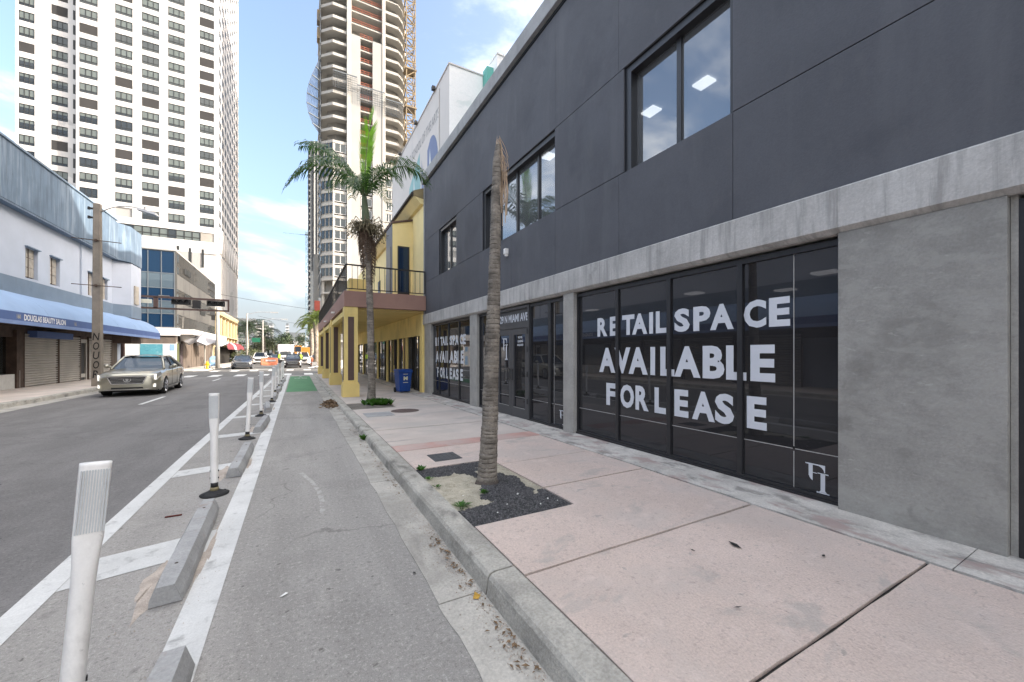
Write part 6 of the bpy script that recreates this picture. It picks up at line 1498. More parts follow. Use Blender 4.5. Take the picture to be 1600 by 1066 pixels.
def ctwin(xa, xb, z, y=CTY + 0.1, n=2):
    f = MB(); f.box(xa, xb, y - 0.05, y + 0.05, z, z + 0.12); f.box(xa, xb, y - 0.05, y + 0.05, z + 1.95, z + 2.1)
    for q in range(n + 1): x = lerp(xa, xb - 0.14, q / n); f.box(x, x + 0.14, y - 0.06, y + 0.05, z + 0.12, z + 1.95)
    o = obj('window', f, D['tower'], ct); obj('pane', MB().box(xa + .05, xb - .05, y + 0.01, y + 0.03, z + 0.1, z + 2.0), D['tglass'], o)
for k in range(0, 12):
    z = FZ[k] + 0.75
    if k < 11: ctwin(X0 + 0.35, ux(541), z); obj('infill_wall', MB().box(X0, X0 + 0.34, CTY, CTY + 0.2, FZ[k] + 0.28, FZ[k + 1]), D['conc_new'], ct)
    if k < 10: ctwin(ux(564), ux(581), z)
    if k < 10: ctwin(ux(603), ux(622) if k > 7 else ux(612), z)
    if k < 11:
        m = MB(); f = MB()
        for j in range(3):
            p = Vector((X0, CTY, 0)).lerp(Vector((5.2, 106.35, 0)), (j + 0.18) / 3); q = Vector((X0, CTY, 0)).lerp(Vector((5.2, 106.35, 0)), (j + 0.8) / 3)
            m.bar((p.x - .02, p.y - .02, z + 1.05), (q.x - .02, q.y - .02, z + 1.05), 0.05, 1.9)
        for j in range(5): m.bar((5.16, 107.2 + j * 3.3, z + 1.05), (5.16, 109.2 + j * 3.3, z + 1.05), 0.05, 1.9)
        obj_split('splay_window', m, D['tglass'], ct)
        obj('splay_wall', MB().prism([(X0 + 0.1, CTY + 0.15), (5.3, 106.45), (5.3, 123), (5.6, 123), (5.6, 106.6), (X0 + 0.3, CTY + 0.3)], FZ[k] + 0.28, FZ[k + 1] - 0.001), D['conc_new'], ct)
# open base with columns below the overhang
mb = MB(); mb.prism([(9.2, 106), (24, 106), (24, 122), (7, 122), (7, 108.5)], 0, 19.6); obj('base_core', mb, D['conc_panel'], ct)
for x, y in ((X0 + 0.3, CTY + 0.5), (13, CTY + 0.5), (18, CTY + 0.5), (5.6, 107), (5.6, 113)): obj('base_column', MB().box(x - 0.3, x + 0.3, y - 0.3, y + 0.3, 0, 19.64), D['conc_new'], ct)
for z in (4.5, 8.5, 12.5, 16.2): obj('base_slab', MB().prism(plan, z, z + 0.4), D['conc_new'], ct)
m = MB()
for z in (9.3, 13.2):
    for x in (9.6, 11.6, 13.6): m.box(x, x + 1.2, 105.9, 105.99, z, z + 2.1)
obj_split('base_window', m, D['twin'], ct)
# nets: a bulging one on the left edge, a dark strip across the front
m = MB(); vs = []; n1 = 9
for i in range(n1):
    z = lerp(54, 72.5, i / (n1 - 1)); bul = 2.9 * math.sin(math.pi * (i / (n1 - 1)) ** 0.8) + 0.2
    vs += [(5.1, 107, z), (5.1 - bul, 105.6, z + 0.5), (5.1 - bul, 111, z + 0.4)]
for i in range(n1): m.bar((5.2, 106.5, vs[3 * i][2]), vs[3 * i + 1], 0.22, 0.22)
for i in range(n1 - 1): m.bar(vs[3 * i + 1], vs[3 * i + 4], 0.09, 0.09)
obj('net_frame', m, D['slate'], ct)
m = MB()
for i in range(n1 - 1):
    a, b, c, d = (Vector(v) for v in (vs[3 * i], vs[3 * i + 1], vs[3 * i + 4], vs[3 * i + 3]))
    for q in range(9): t = q / 9; m.bar(a.lerp(b, t), d.lerp(c, t), 0.07, 0.07)
    for q in range(8): t = q / 8; m.bar(a.lerp(d, t), b.lerp(c, t), 0.07, 0.07)
o = obj('debris_net', m, D['net'], ct); o['kind'] = 'stuff'
m = MB()
for xa, xb, z in ((X0, ux(557), 68.2), (ux(557), ux(600), 66.4), (ux(600), X1 + 1, 65.0)):
    for q in range(12): t = q / 11; m.bar((lerp(xa, xb, t), CTY - 1.1, z - 2.6), (lerp(xa, xb, t), CTY - 1.1, z + 1.2), 0.05, 0.05)
    for q in range(7): m.bar((xa, CTY - 1.1, z - 2.6 + q * 0.55), (xb, CTY - 1.1, z - 2.6 + q * 0.55), 0.05, 0.05)
    m.bar((xa, CTY - 1.1, z + 1.2), (xb, CTY - 1.1, z + 1.2), 0.12, 0.25)
obj('catch_fan', m, D['slate'], ct)
m = MB()
for z in (78.5, 82.8): m.box(4.3, 5.1, 106.6, 108.6, z, z + 2.6)
obj_split('edge_platform', m, D['crane'], ct)
m = MB()
for z in [20 + 3.02 * j for j in range(24)]: m.box(4.9, 5.15, 106.3, 106.6, z, z + 1.2)
m.bar((4.95, 106.2, 8), (4.95, 106.2, 92), 0.14, 0.14); m.bar((4.95, 107.6, 8), (4.95, 107.6, 92), 0.14, 0.14)
obj('hoist_rail', m, D['slate'], ct)
# ------------------------------------------------------------------ cranes
def lattice(mb, x, y, w_, z0, z1, step, r):
    for sx in (-1, 1):
        for sy in (-1, 1): mb.bar((x + sx * w_, y + sy * w_, z0), (x + sx * w_, y + sy * w_, z1), r, r)
    z = z0; k = 0
    while z < z1 - 0.01:
        z2 = min(z1, z + step); s = 1 if k % 2 else -1
        for q in (-1, 1):
            mb.bar((x - s * w_, y + q * w_, z), (x + s * w_, y + q * w_, z2), r * .7, r * .7); mb.bar((x + q * w_, y - s * w_, z), (x + q * w_, y + s * w_, z2), r * .7, r * .7)
            mb.bar((x - w_, y + q * w_, z), (x + w_, y + q * w_, z), r * .7, r * .7)
        z = z2; k += 1
cr1 = thing('tower_crane', 'yellow lattice crane mast climbing the right side of the unfinished tower', 'crane', (26.2, 104, 0))
z = 0.0; seg = 0
while z < 96:
    m = MB(); lattice(m, 26.2, 104.4, 1.15, z + 0.05, z + 5.9, 1.95, 0.26); obj('mast_section', m, D['crane'], cr1); z += 6.0
for z in (46, 57, 66, 76): m = MB(); m.box(24.7, 27.7, 102.9, 105.9, z, z + 0.35); m.bar((24.8, 102.9, z + 1.2), (27.6, 102.9, z + 1.2), 0.1, 0.1); obj('collar', m, D['crane'], cr1)
cr2 = thing('tower_crane', 'thin distant blue-grey crane mast left of the striped tower', 'crane', (3.8, 190, 0))
m = MB(); lattice(m, 3.8, 190, 0.55, 0, 52, 1.6, 0.2); obj('mast_section', m, D['crane_far'], cr2)
m = MB(); m.bar((-5, 190, 52.2), (5.6, 190, 52.4), 0.14, 0.2); m.box(3.0, 4.6, 189, 191, 52.5, 53.6); obj('jib', m, D['crane_far'], cr2)
# slender striped tower behind, pale shaft before it
s2 = thing('striped_tower', 'slender dark tower with white vertical stripes behind the unfinished tower', 'building', (8, 160, 0))
obj('body', MB().box(4.0, 8.4, 150, 166, 0, 74), D['slate'], s2)
for x in (5.05, 6.15): obj('white_fin', MB().box(x, x + 0.42, 149.6, 149.999, 30, 74), D['farwhite'], s2)
m = MB()
for k in range(36): m.box(3.5, 3.99, 150, 164, 4 + k * 1.95, 4.6 + k * 1.95); m.box(7.1, 7.9, 149.7, 149.99, 4 + k * 1.95, 4.6 + k * 1.95)
obj('balcony_slabs', m, D['farbldg'], s2)
s3 = thing('lift_shaft', 'plain pale concrete shaft with a red board in front of the striped tower', 'building', (7, 130, 0))
obj('shaft', MB().box(4.35, 6.4, 128, 134, 0, 30.6), D['conc_panel'], s3)
obj('red_board', MB().box(3.3, 4.4, 95, 95.3, 10.6, 13.1), D['red'], s3); obj('board_frame', MB().box(4.1, 4.55, 95.31, 95.6, 10.3, 13.8), D['slate'], s3); obj('board_post', MB().box(3.9, 4.1, 95.1, 95.3, 0, 10.6), D['slate'], s3)
# distant slabs
def slabs(name, label, x0, x1, y, zt, m1, m2, n):
    t = thing(name, label, 'building', ((x0 + x1) / 2, y, 0)); obj('body', MB().box(x0, x1, y, y + 20, 0, zt), D[m1], t)
    mb = MB()
    for k in range(n): z = lerp(5, zt - 1, k / n); mb.box(x0 - 0.4, x1 + 0.4, y - 0.8, y - 0.01, z, z + (zt - 6) / n * 0.45)
    obj('floor_bands', mb, D[m2], t)
slabs('far_block', 'distant grey apartment block above the dark date palm', -34.5, -23.5, 300, 24, 'farbldg', 'slate', 5)
slabs('far_block', 'distant banded white block right of the grey block', -23, -17.5, 310, 23, 'slate', 'farwhite', 8)
slabs('far_block', 'thin banded sliver of a distant block', -16.2, -14.4, 310, 22.5, 'slate', 'farwhite', 8)
slabs('far_block', 'lone thin distant tower over the middle of the street', -8.8, -6.8, 420, 30, 'slate', 'farwhite', 9)
bd = thing('billboard_building', 'flat dark banded building closing the street behind the trucks', 'building', (4, 270, 0))
obj('body', MB().box(-4.5, 13, 270, 280, 0, 9.5), D['farwhite'], bd); obj('dark_band', MB().box(-5.0, 13.4, 269.5, 269.99, 9.51, 14.4), D['slate'], bd); obj('pale_band', MB().box(1.2, 7.5, 269.3, 269.49, 11.6, 13.0), D['farwhite'], bd)

# unseen block added behind the charcoal building to shade the left wall
ob_ = thing('shade_block', 'unseen plain block added behind the charcoal building to shade the street', 'building', (28, -14, 0))
obj('wall', MB().box(16, 40, -40, 8.8, 0, 28), D['tower_grey'], ob_)
m = MB()
for k in range(8):
    for j in range(11): m.box(15.9, 15.999, -38 + j * 4.3, -35.6 + j * 4.3, 2.5 + k * 3.2, 4.2 + k * 3.2)
obj('windows', m, D['tglass'], ob_)
# ------------------------------------------------------------------ cars
def make_car(name, label, paint, L=5.05, W=1.86, H=1.48, hood=0.98, nose=0.76, roof=(1.35, 2.05, 3.35, 4.45), lamps=True, roof_mat=None, wheel_r=0.34, wb=(0.98, 3.85), group=None, emblem=False, cat='car', lit=True):
    t = thing(name, label, cat, group=group)
    hw = W / 2
    wid = [(0, hw * 0.74), (0.06, hw * 0.84), (0.2, hw * 0.93), (0.5, hw * 0.985), (1.0, hw), (L - 1.0, hw), (L - 0.35, hw * 0.95), (L - 0.08, hw * 0.86), (L, hw * 0.76)]
    top = [(0, nose * 0.93), (0.08, nose), (0.35, nose + 0.07), (roof[0], hood), (roof[1] + 0.3, hood + 0.02), (roof[3], hood + 0.06), (L - 0.12, hood + 0.02), (L, hood - 0.12)]
    bot = [(0, 0.24), (0.3, 0.19), (L - 0.4, 0.2), (L, 0.3)]
    ar = wheel_r + 0.055
    ys = sorted(set([0, 0.03, 0.08, 0.2, 0.35, 0.5, roof[0], 1.7, 2.1, 2.5, 2.9, L - 0.35, L - 0.12, L - 0.05, L] + [c + ar * s for c in wb for s in (-1.001, -1, -0.92, -0.75, -0.5, -0.25, 0, 0.25, 0.5, 0.75, 0.92, 1, 1.001)]))
    vs = []; rows = []
    for y in ys:
        w_ = interp(wid, y); zt = interp(top, y); zb = interp(bot, y); za = zb
        for c in wb:
            d = abs(y - c)
            if d <= ar: za = max(za, wheel_r - 0.02 + math.sqrt(max(0, ar * ar - d * d)))
        half = [(0, zt + 0.025), (w_ * 0.55, zt + 0.015), (w_ * 0.86, zt - 0.02), (w_ * 0.965, zt - 0.09), (w_, zt - 0.22), (w_ * 1.0, lerp(zt - 0.22, zb, 0.45)), (w_ * 0.985, zb + 0.10), (w_ * 0.93, zb)]
        half = [(x, max(z, za)) if i > 3 else (x, max(z, za + 0.02)) for i, (x, z) in enumerate(half)]
        row = [(-x, y, z) for x, z in half[::-1]] + [(x, y, z) for x, z in half[1:]]
        vs += row; n = len(row)
    fs = [(k * n + i, k * n + i + 1, (k + 1) * n + i + 1, (k + 1) * n + i) for k in range(len(ys) - 1) for i in range(n - 1)]
    fs += [tuple(range(n)), tuple(range((len(ys) - 1) * n, len(ys) * n))]
    m = MB(); m.add(vs, fs); o = part('body', m, paint, t, True)
    es = o.modifiers.new('split', 'EDGE_SPLIT'); es.split_angle = R(38)
    m = MB(); m.box(-hw * 0.9, hw * 0.9, 0.25, L - 0.25, 0.17, 0.5); part('underbody', m, D['tyre'], t)
    # cabin: glass body, painted roof and pillars
    a, b, c, d = roof; zb = hood + 0.0; zr = H - 0.03
    bw, rw = hw * 0.90, hw * 0.66
    gv = [(-bw * .94, a, zb), (bw * .94, a, zb), (bw, 2.2, zb), (bw, c, zb + .02), (bw * .9, d, zb + .05), (-bw * .9, d, zb + .05), (-bw, c, zb + .02), (-bw, 2.2, zb),
          (-rw * .93, b, zr), (rw * .93, b, zr), (rw, 2.5, zr + .015), (rw, c - .1, zr + .01), (rw * .9, c + .12, zr - .02), (-rw * .9, c + .12, zr - .02), (-rw, c - .1, zr + .01), (-rw, 2.5, zr + .015)]
    gf = [(k, (k + 1) % 8, 8 + (k + 1) % 8, 8 + k) for k in range(8)] + [tuple(range(8, 16))]
    m = MB(); m.add(gv, gf); part('windows', m, D['carglass'], t)
    m = MB(); nx, ny = 6, 7; rv = []
    for j in range(ny + 1):
        y = lerp(b - 0.06, c + 0.16, j / ny); ww = rw * (0.96 if j in (0, ny) else 1.03)
        for i in range(nx + 1):
            u = lerp(-1, 1, i / nx); rv.append((u * ww, y, zr + 0.08 * (1 - u * u) * math.sin(math.pi * lerp(.15, .85, j / ny)) + 0.012 - 0.03 * (abs(u) == 1)))
    m.add(rv, [(j * (nx + 1) + i, j * (nx + 1) + i + 1, (j + 1) * (nx + 1) + i + 1, (j + 1) * (nx + 1) + i) for j in range(ny) for i in range(nx)])
    part('roof', m, roof_mat or paint, t, True)
    for s in (-1, 1):
        m = MB()
        m.tube([(s * bw * .95, a - .02, zb), (s * rw * .95, b, zr), (s * rw * 1.0, 2.6, zr + .02), (s * rw, c - .1, zr + .015), (s * bw * .93, d, zb + .05)], [0.04, 0.04, 0.035, 0.05, 0.09], 6)
        part('pillar', m, paint, t, True)
        m = MB(); m.bar((s * bw * 1.0, 2.62, zb), (s * rw * 1.01, 2.62, zr), 0.06, 0.05); m.bar((s * bw * 1.005, 2.0, zb + .01), (s * bw * 1.005, c, zb + .03), 0.02, 0.03); part('window_trim', m, D['frame'], t)
        m = MB(); m.bar((s * (hw * .93), 1.78, hood + .06), (s * (hw + .06), 1.76, hood + .09), 0.05, 0.05); m.lathe((s * (hw + 0.11), 1.78, hood + .03), [(0, .05), (.05, .09), (.11, .09), (.15, .05)], 8); part('mirror', m, paint, t, True)
        m = MB()
        for y in (2.0, 2.95, 3.8): m.bar((s * (hw + .001), y, 0.35), (s * (hw * .995), y + 0.03, hood - .02), 0.012, 0.012)
        m.bar((s * (hw + .002), 1.4, 0.32), (s * (hw + .002), 3.4, 0.32), 0.02, 0.03); part('door_seam', m, D['frame'], t)
        m = MB()
        for y in (2.75, 3.65): m.box(*sorted((s * (hw - .005), s * (hw + .025))), y, y + .17, hood - .17, hood - .135)
        part('door_handle', m, D['chrome'], t)
    for s in (-1, 1):
        for yy_ in wb:
            wt = part('wheel', MB().tube([(s * (hw - .23), yy_, wheel_r), (s * (hw - .22), yy_, wheel_r), (s * (hw - .03), yy_, wheel_r), (s * (hw - .01), yy_, wheel_r)], [wheel_r * .93, wheel_r, wheel_r, wheel_r * .93], 24), D['tyre'], t, True)
            m = MB(); rr = wheel_r * 0.74
            n = 20
            for q in range(n):
                a0, a1 = 2 * math.pi * q / n, 2 * math.pi * (q + 1) / n
                m.quad(*[(s * (hw + .002), yy_ + r_ * math.cos(z_), wheel_r + r_ * math.sin(z_)) for r_, z_ in ((rr * .86, a0), (rr, a0), (rr, a1), (rr * .86, a1))])
            for q in range(7):
                a0 = 2 * math.pi * q / 7
                m.bar((s * (hw + .004), yy_, wheel_r), (s * (hw + .002), yy_ + rr * .9 * math.cos(a0), wheel_r + rr * .9 * math.sin(a0)), 0.03, 0.05, (1, 0, 0))
            part('rim', m, D['chrome'], wt)
            m = MB(); m.tube([(s * (hw - .02), yy_, wheel_r), (s * (hw - .004), yy_, wheel_r)], rr * .9, 16); part('hub_shadow', m, D['frame'], wt)
    # face
    yf = -0.012
    gz0, gz1 = nose * 0.58, nose * 0.90
    m = MB(); m.add([(-.52, yf, gz1), (.52, yf, gz1), (.42, yf, gz0), (-.42, yf, gz0), (-.52, .1, gz1), (.52, .1, gz1), (.42, .1, gz0), (-.42, .1, gz0)], [(0, 1, 2, 3), (0, 4, 5, 1), (1, 5, 6, 2), (2, 6, 7, 3), (3, 7, 4, 0)])
    gr = part('grille', m, D['grille'], t)
    m = MB()
    for p, q in (((-.54, gz1), (.54, gz1)), ((.54, gz1), (.43, gz0)), ((-.54, gz1), (-.43, gz0)), ((-.43, gz0), (.43, gz0))): m.bar((p[0], yf - .01, p[1]), (q[0], yf - .01, q[1]), 0.03, 0.03)
    for q in range(4): z = lerp(gz0, gz1, (q + 1) / 5); m.bar((-.46, yf - .004, z), (.46, yf - .004, z), 0.008, 0.010)
    part('grille_trim', m, D['chrome'], gr)
    if emblem:
        m = MB(); cz = (gz0 + gz1) / 2
        for s in (-1, 1): m.tube([(0, yf - .02, cz - .07), (s * .07, yf - .02, cz - .045), (s * .10, yf - .02, cz + .01), (s * .085, yf - .02, cz + .05)], [.012, .016, .016, .008], 6)
        m.add([(-.045, yf - .025, cz + .05), (.045, yf - .025, cz + .05), (.035, yf - .025, cz - .02), (0, yf - .025, cz - .05), (-.035, yf - .025, cz - .02)], [(0, 1, 2, 3, 4)])
        part('emblem', m, D['lens'], gr)
    m = MB(); m.box(-.44, .44, yf, .1, 0.29, 0.35); part('lower_intake', m, D['grille'], t)
    m = MB(); m.bar((-.62, yf + .004, .262), (.62, yf + .004, .262), .03, .018); part('chin_trim', m, D['chrome'], t)
    for s in (-1, 1):
        m = MB(); zt = nose
        m.add([(s * .58, .012, zt - .08), (s * .78, .09, zt + .0), (s * (hw * .955), .27, zt + .09), (s * (hw * .975), .34, zt - .03), (s * .80, .075, zt - .24), (s * .70, .035, zt - .24)], [(0, 1, 2, 3, 4, 5)])
        m.v = [(x + s * .012, y - .014, z) for x, y, z in m.v]; hl = part('headlight', m, D['lens'], t)
        if lit:
            m = MB(); m.add([(s * .735, .04, zt - .02), (s * .80, .085, zt + .0), (s * .795, .075, zt - .21), (s * .745, .045, zt - .21)], [(0, 1, 2, 3)]); m.v = [(x + s * .016, y - .022, z) for x, y, z in m.v]; part('lamp_strip', m, D['headlamp'], hl)
        m = MB(); m.box(*sorted((s * .52, s * .72)), .0, .06, .325, .37); m.v = [(x, y + (abs(x) - .5) * .25, z) for x, y, z in m.v]; part('fog_slot', m, D['grille'], t)
        if lit: m = MB(); m.add([(s * .72, .008, .34), (s * .79, .05, .34), (s * .79, .05, .46), (s * .74, .02, .46)], [(0, 1, 2, 3)]); m.v = [(x + s * .012, y - .016, z) for x, y, z in m.v]; part('fog_lamp', m, D['headlamp'], t)
    return t
car = make_car('sedan_car', 'champagne silver sedan driving towards the camera beside the lamp pole', D['carsilver'], H=1.51, hood=1.0, nose=0.83, emblem=True)
car.location = (-5.55, 19.75, 0.0); car.rotation_euler = (0, 0, R(2.0))
c2 = make_car('sedan_car', 'dark grey sedan waiting at the far crosswalk near the hydrant', D['cargrey'], L=4.8, H=1.45, lit=False); c2.location = (-5.0, 49.0, 0); c2.rotation_euler = (0, 0, R(4))
c3 = make_car('hatchback_car', 'black hatchback with orange lit lamps facing the camera by the bike lane end', D['carblack'], L=4.3, W=1.8, H=1.6, hood=1.02, nose=0.8, roof=(1.0, 1.75, 3.4, 4.15), wb=(0.85, 3.4), lit=True); c3.location = (-0.42, 51.0, 0)
c4 = make_car('suv_car', 'white sport utility car facing the camera behind the grey sedan', D['carwhite'], L=4.9, W=1.95, H=1.78, hood=1.12, nose=0.9, roof=(1.2, 1.8, 4.0, 4.75), wb=(0.95, 3.8), wheel_r=.38, lit=False); c4.location = (-5.15, 72, 0)
c5 = make_car('taxi_car', 'white car with an ochre roof standing right of the black hatchback', D['carwhite'], L=5.0, W=1.95, H=1.85, hood=1.12, nose=0.9, roof=(1.2, 1.9, 3.6, 4.6), wb=(0.95, 3.8), wheel_r=.38, roof_mat=D['taxi'], lit=False); c5.location = (0.75, 63.5, 0)
far_lab = ['small dark car far down the left lane', 'small grey car queued far down the street', 'distant dark car beside the worker', 'distant pale car near the left kerb far away']
for i, (x, y, src) in enumerate(((-4.6, 104, c2), (-3.9, 92, c2), (-2.8, 112, c3), (-6.2, 118, c4))):
    dup(src, (x, y, 0), 0.0, far_lab[i])
# white box truck and orange machine behind
t = thing('box_truck', 'white box truck facing the camera in the middle of the far street', 'truck', (-1.75, 80, 0))
part('cargo_box', MB().box(-1.25, 1.25, 1.6, 7, 0.95, 3.25), D['carwhite'], t, bevel=0.04)
m = MB(); m.extr([(0.0, 0.55), (0.0, 1.15), (0.35, 1.25), (0.75, 2.15), (1.55, 2.25), (1.55, 0.55)], 'x', -1.0, 1.0); m.v = [(x, y, z) for x, y, z in m.v]; part('cab', m, D['carwhite'], t, bevel=0.04)
part('windscreen', MB().quad((-.88, .36, 1.32), (.88, .36, 1.32), (.84, .69, 2.08), (-.84, .69, 2.08)), D['carglass'], t)
part('grille', MB().box(-.6, .6, -.02, .0, .72, 1.0), D['grille'], t)
for s in (-1, 1):
    part('headlight', MB().box(s * .8 - .14, s * .8 + .14, -.02, .0, .78, .98), D['lens'], t)
    for y in (0.7, 5.4): part('wheel', MB().tube([(s * .7, y, .42), (s * 1.02, y, .42)], .42, 18), D['tyre'], t)
    part('mirror', MB().box(s * 1.2 - .1, s * 1.2 + .1, .5, .6, 1.4, 1.9), D['signal'], t)
t = thing('excavator', 'orange digging machine with its arm behind the ochre roofed car', 'excavator', (2.0, 88, 0))
part('engine_house', MB().box(-2.6, 0.6, 0, 2.6, 1.3, 2.9), D['truckorange'], t, bevel=0.1)
part('cab', MB().box(-2.4, -1.2, -.5, .8, 1.5, 3.2), D['truckorange'], t, bevel=0.06); part('cab_window', MB().box(-2.3, -1.3, -.55, -.501, 2.0, 3.0), D['carglass'], t)
m = MB(); m.bar((0.2, .4, 2.2), (1.6, .2, 4.2), .5, .4); m.bar((1.6, .2, 4.2), (3.2, 0, 2.4), .4, .35); m.bar((3.2, 0, 2.4), (3.2, 0, 1.6), .8, .5); part('arm', m, D['truckorange'], t)
for x in (-2.2, 0.4): part('track', MB().box(x - .3, x + .3, -.5, 3, 0, 1.1), D['tyre'], t, bevel=0.2)
# works: orange water-filled barriers, cones and drums
def barrier(x, y, rz, label):
    t = thing('plastic_barrier', label, 'barrier', (x, y, 0), rz, 'orange plastic barriers in the far lane')
    m = MB(); m.extr([(-.24, 0), (-.22, .25), (-.12, .45), (-.1, 1.02), (.1, 1.02), (.12, .45), (.22, .25), (.24, 0)], 'x', -.85, .85); m.v = [(x_, y_, z_) for x_, y_, z_ in m.v]; part('shell', m, D['barrier'], t, bevel=0.03)
    part('pale_panel', MB().box(-.6, .6, -.15, -.122, .55, .8), D['white'], t)
barrier(-3.2, 64.0, 0.05, 'orange plastic barrier standing in front of the white sport utility car'); barrier(-3.7, 66.5, 0.3, 'second orange plastic barrier just behind the first')
barrier(2.6, 66, 0.2, 'orange plastic barrier by the works on the right kerb'); barrier(3.2, 57, 1.2, 'orange and white barrier behind the last yellow column')
def drum(x, y, label):
    t = thing('traffic_drum', label, 'traffic drum', (x, y, 0), 0, 'orange traffic drums by the works')
    part('body', MB().lathe((0, 0, 0), [(0, .3), (.1, .28), (.35, .27), (.6, .25), (.95, .23), (1.0, .1)], 14), D['barrier'], t, True)
    part('white_band', MB().lathe((0, 0, .38), [(0, .272), (.14, .262)], 14), D['white'], t, True)
drum(2.2, 74, 'orange drum nearest the digging machine'); drum(1.9, 59.5, 'orange drum on the right kerb by the people')
m = MB(); m.box(1.45, 1.95, 48.6, 48.62, 0.3, 0.7); m.tube([(1.2, 49, 0.05), (1.9, 48.7, 0.3), (2.2, 48.4, 0.05)], 0.04, 6); m.tube([(1.1, 48.2, 0.05), (2.0, 48.9, 0.22)], 0.04, 6)
tag(obj('fallen_sign', m, D['steel']), 'folded sign frame lying on the far right corner', 'sign')
# ------------------------------------------------------------------ workers
def worker(x, y, rz, label, stride=0.12, armx=0.16, h=1.76, vest=True, z=0.0):
    t = thing('person', label, 'person', (x, y, z), rz)
    J = {'pel': (0, 0, .96), 'spine': (0, .01, 1.2), 'chest': (0, 0, 1.38), 'neck': (0, 0, 1.50), 'head': (0, -.01, 1.60), 'crown': (0, 0, 1.73)}
    ed_ = [('pel', 'spine'), ('spine', 'chest'), ('chest', 'neck'), ('neck', 'head'), ('head', 'crown')]
    rad = {'pel': .14, 'spine': .125, 'chest': .145, 'neck': .055, 'head': .095, 'crown': .075}
    for s, n_ in ((-1, 'l'), (1, 'r')):
        J.update({'hip' + n_: (s * .09, 0, .92), 'knee' + n_: (s * .10, s * stride * .5 - .03, .50), 'ank' + n_: (s * .11, s * stride, .09), 'toe' + n_: (s * .12, s * stride - .16, .05),
                  'sh' + n_: (s * .19, 0, 1.42), 'elb' + n_: (s * (.23 + armx * .3), .02, 1.14), 'wr' + n_: (s * (.22 + armx * .2), -.12, .92), 'hand' + n_: (s * (.21 + armx * .2), -.16, .84)})
        rad.update({'hip' + n_: .10, 'knee' + n_: .062, 'ank' + n_: .045, 'toe' + n_: .04, 'sh' + n_: .07, 'elb' + n_: .045, 'wr' + n_: .034, 'hand' + n_: .04})
        ed_ += [('pel', 'hip' + n_), ('hip' + n_, 'knee' + n_), ('knee' + n_, 'ank' + n_), ('ank' + n_, 'toe' + n_), ('chest', 'sh' + n_), ('sh' + n_, 'elb' + n_), ('elb' + n_, 'wr' + n_), ('wr' + n_, 'hand' + n_)]
    keys = list(J); me = bpy.data.meshes.new('body'); me.from_pydata([J[k] for k in keys], [(keys.index(a), keys.index(b)) for a, b in ed_], [])
    o = link('body', me, t); me.materials.append(D['jeans'])
    o.modifiers.new('skin', 'SKIN'); 
    sv = me.skin_vertices[0].data
    for i, k in enumerate(keys): sv[i].radius = (rad[k], rad[k]); sv[i].use_root = (k == 'pel')
    sb = o.modifiers.new('smooth', 'SUBSURF'); sb.levels = 1; sb.render_levels = 1
    m = MB(); n = 14; vs = []
    for zz_, rx, ry in ((.93, .19, .155), (1.1, .185, .15), (1.3, .20, .17), (1.43, .19, .15), (1.49, .09, .09)): vs += [(rx * math.cos(2 * math.pi * k / n), ry * math.sin(2 * math.pi * k / n), zz_) for k in range(n)]
    m.add(vs, [(i * n + k, i * n + (k + 1) % n, (i + 1) * n + (k + 1) % n, (i + 1) * n + k) for i in range(4) for k in range(n)]); part('vest' if vest else 'shirt', m, D['hivis'] if vest else D['mailbox'], t, True)
    m = MB(); m.lathe((0, -.015, 1.64), [(0, .128), (.015, .125), (.05, .118), (.1, .09), (.14, .02)], 12); part('hard_hat' if vest else 'hair', m, D['white'] if vest else D['jeans'], t, True)
    m = MB(); m.lathe((0, -.05, 1.52), [(0, .03), (.04, .07), (.09, .075), (.12, .06)], 10); m.tube([(0, -.12, 1.60), (0, -.145, 1.585)], .018, 6); part('face', m, D['skin'], t, True)
    return t
worker(-2.45, 72, 0.3, 'worker in a lime vest standing left of the white truck'); worker(0.42, 57.2, -0.2, 'worker in a lime vest and dark trousers right of the black hatchback', .2)
worker(2.15, 63, 2.2, 'person in dark clothes on the right kerb by the works', .1, vest=False); worker(2.4, 70, 1.2, 'person in a vest farther along the right kerb', .1)
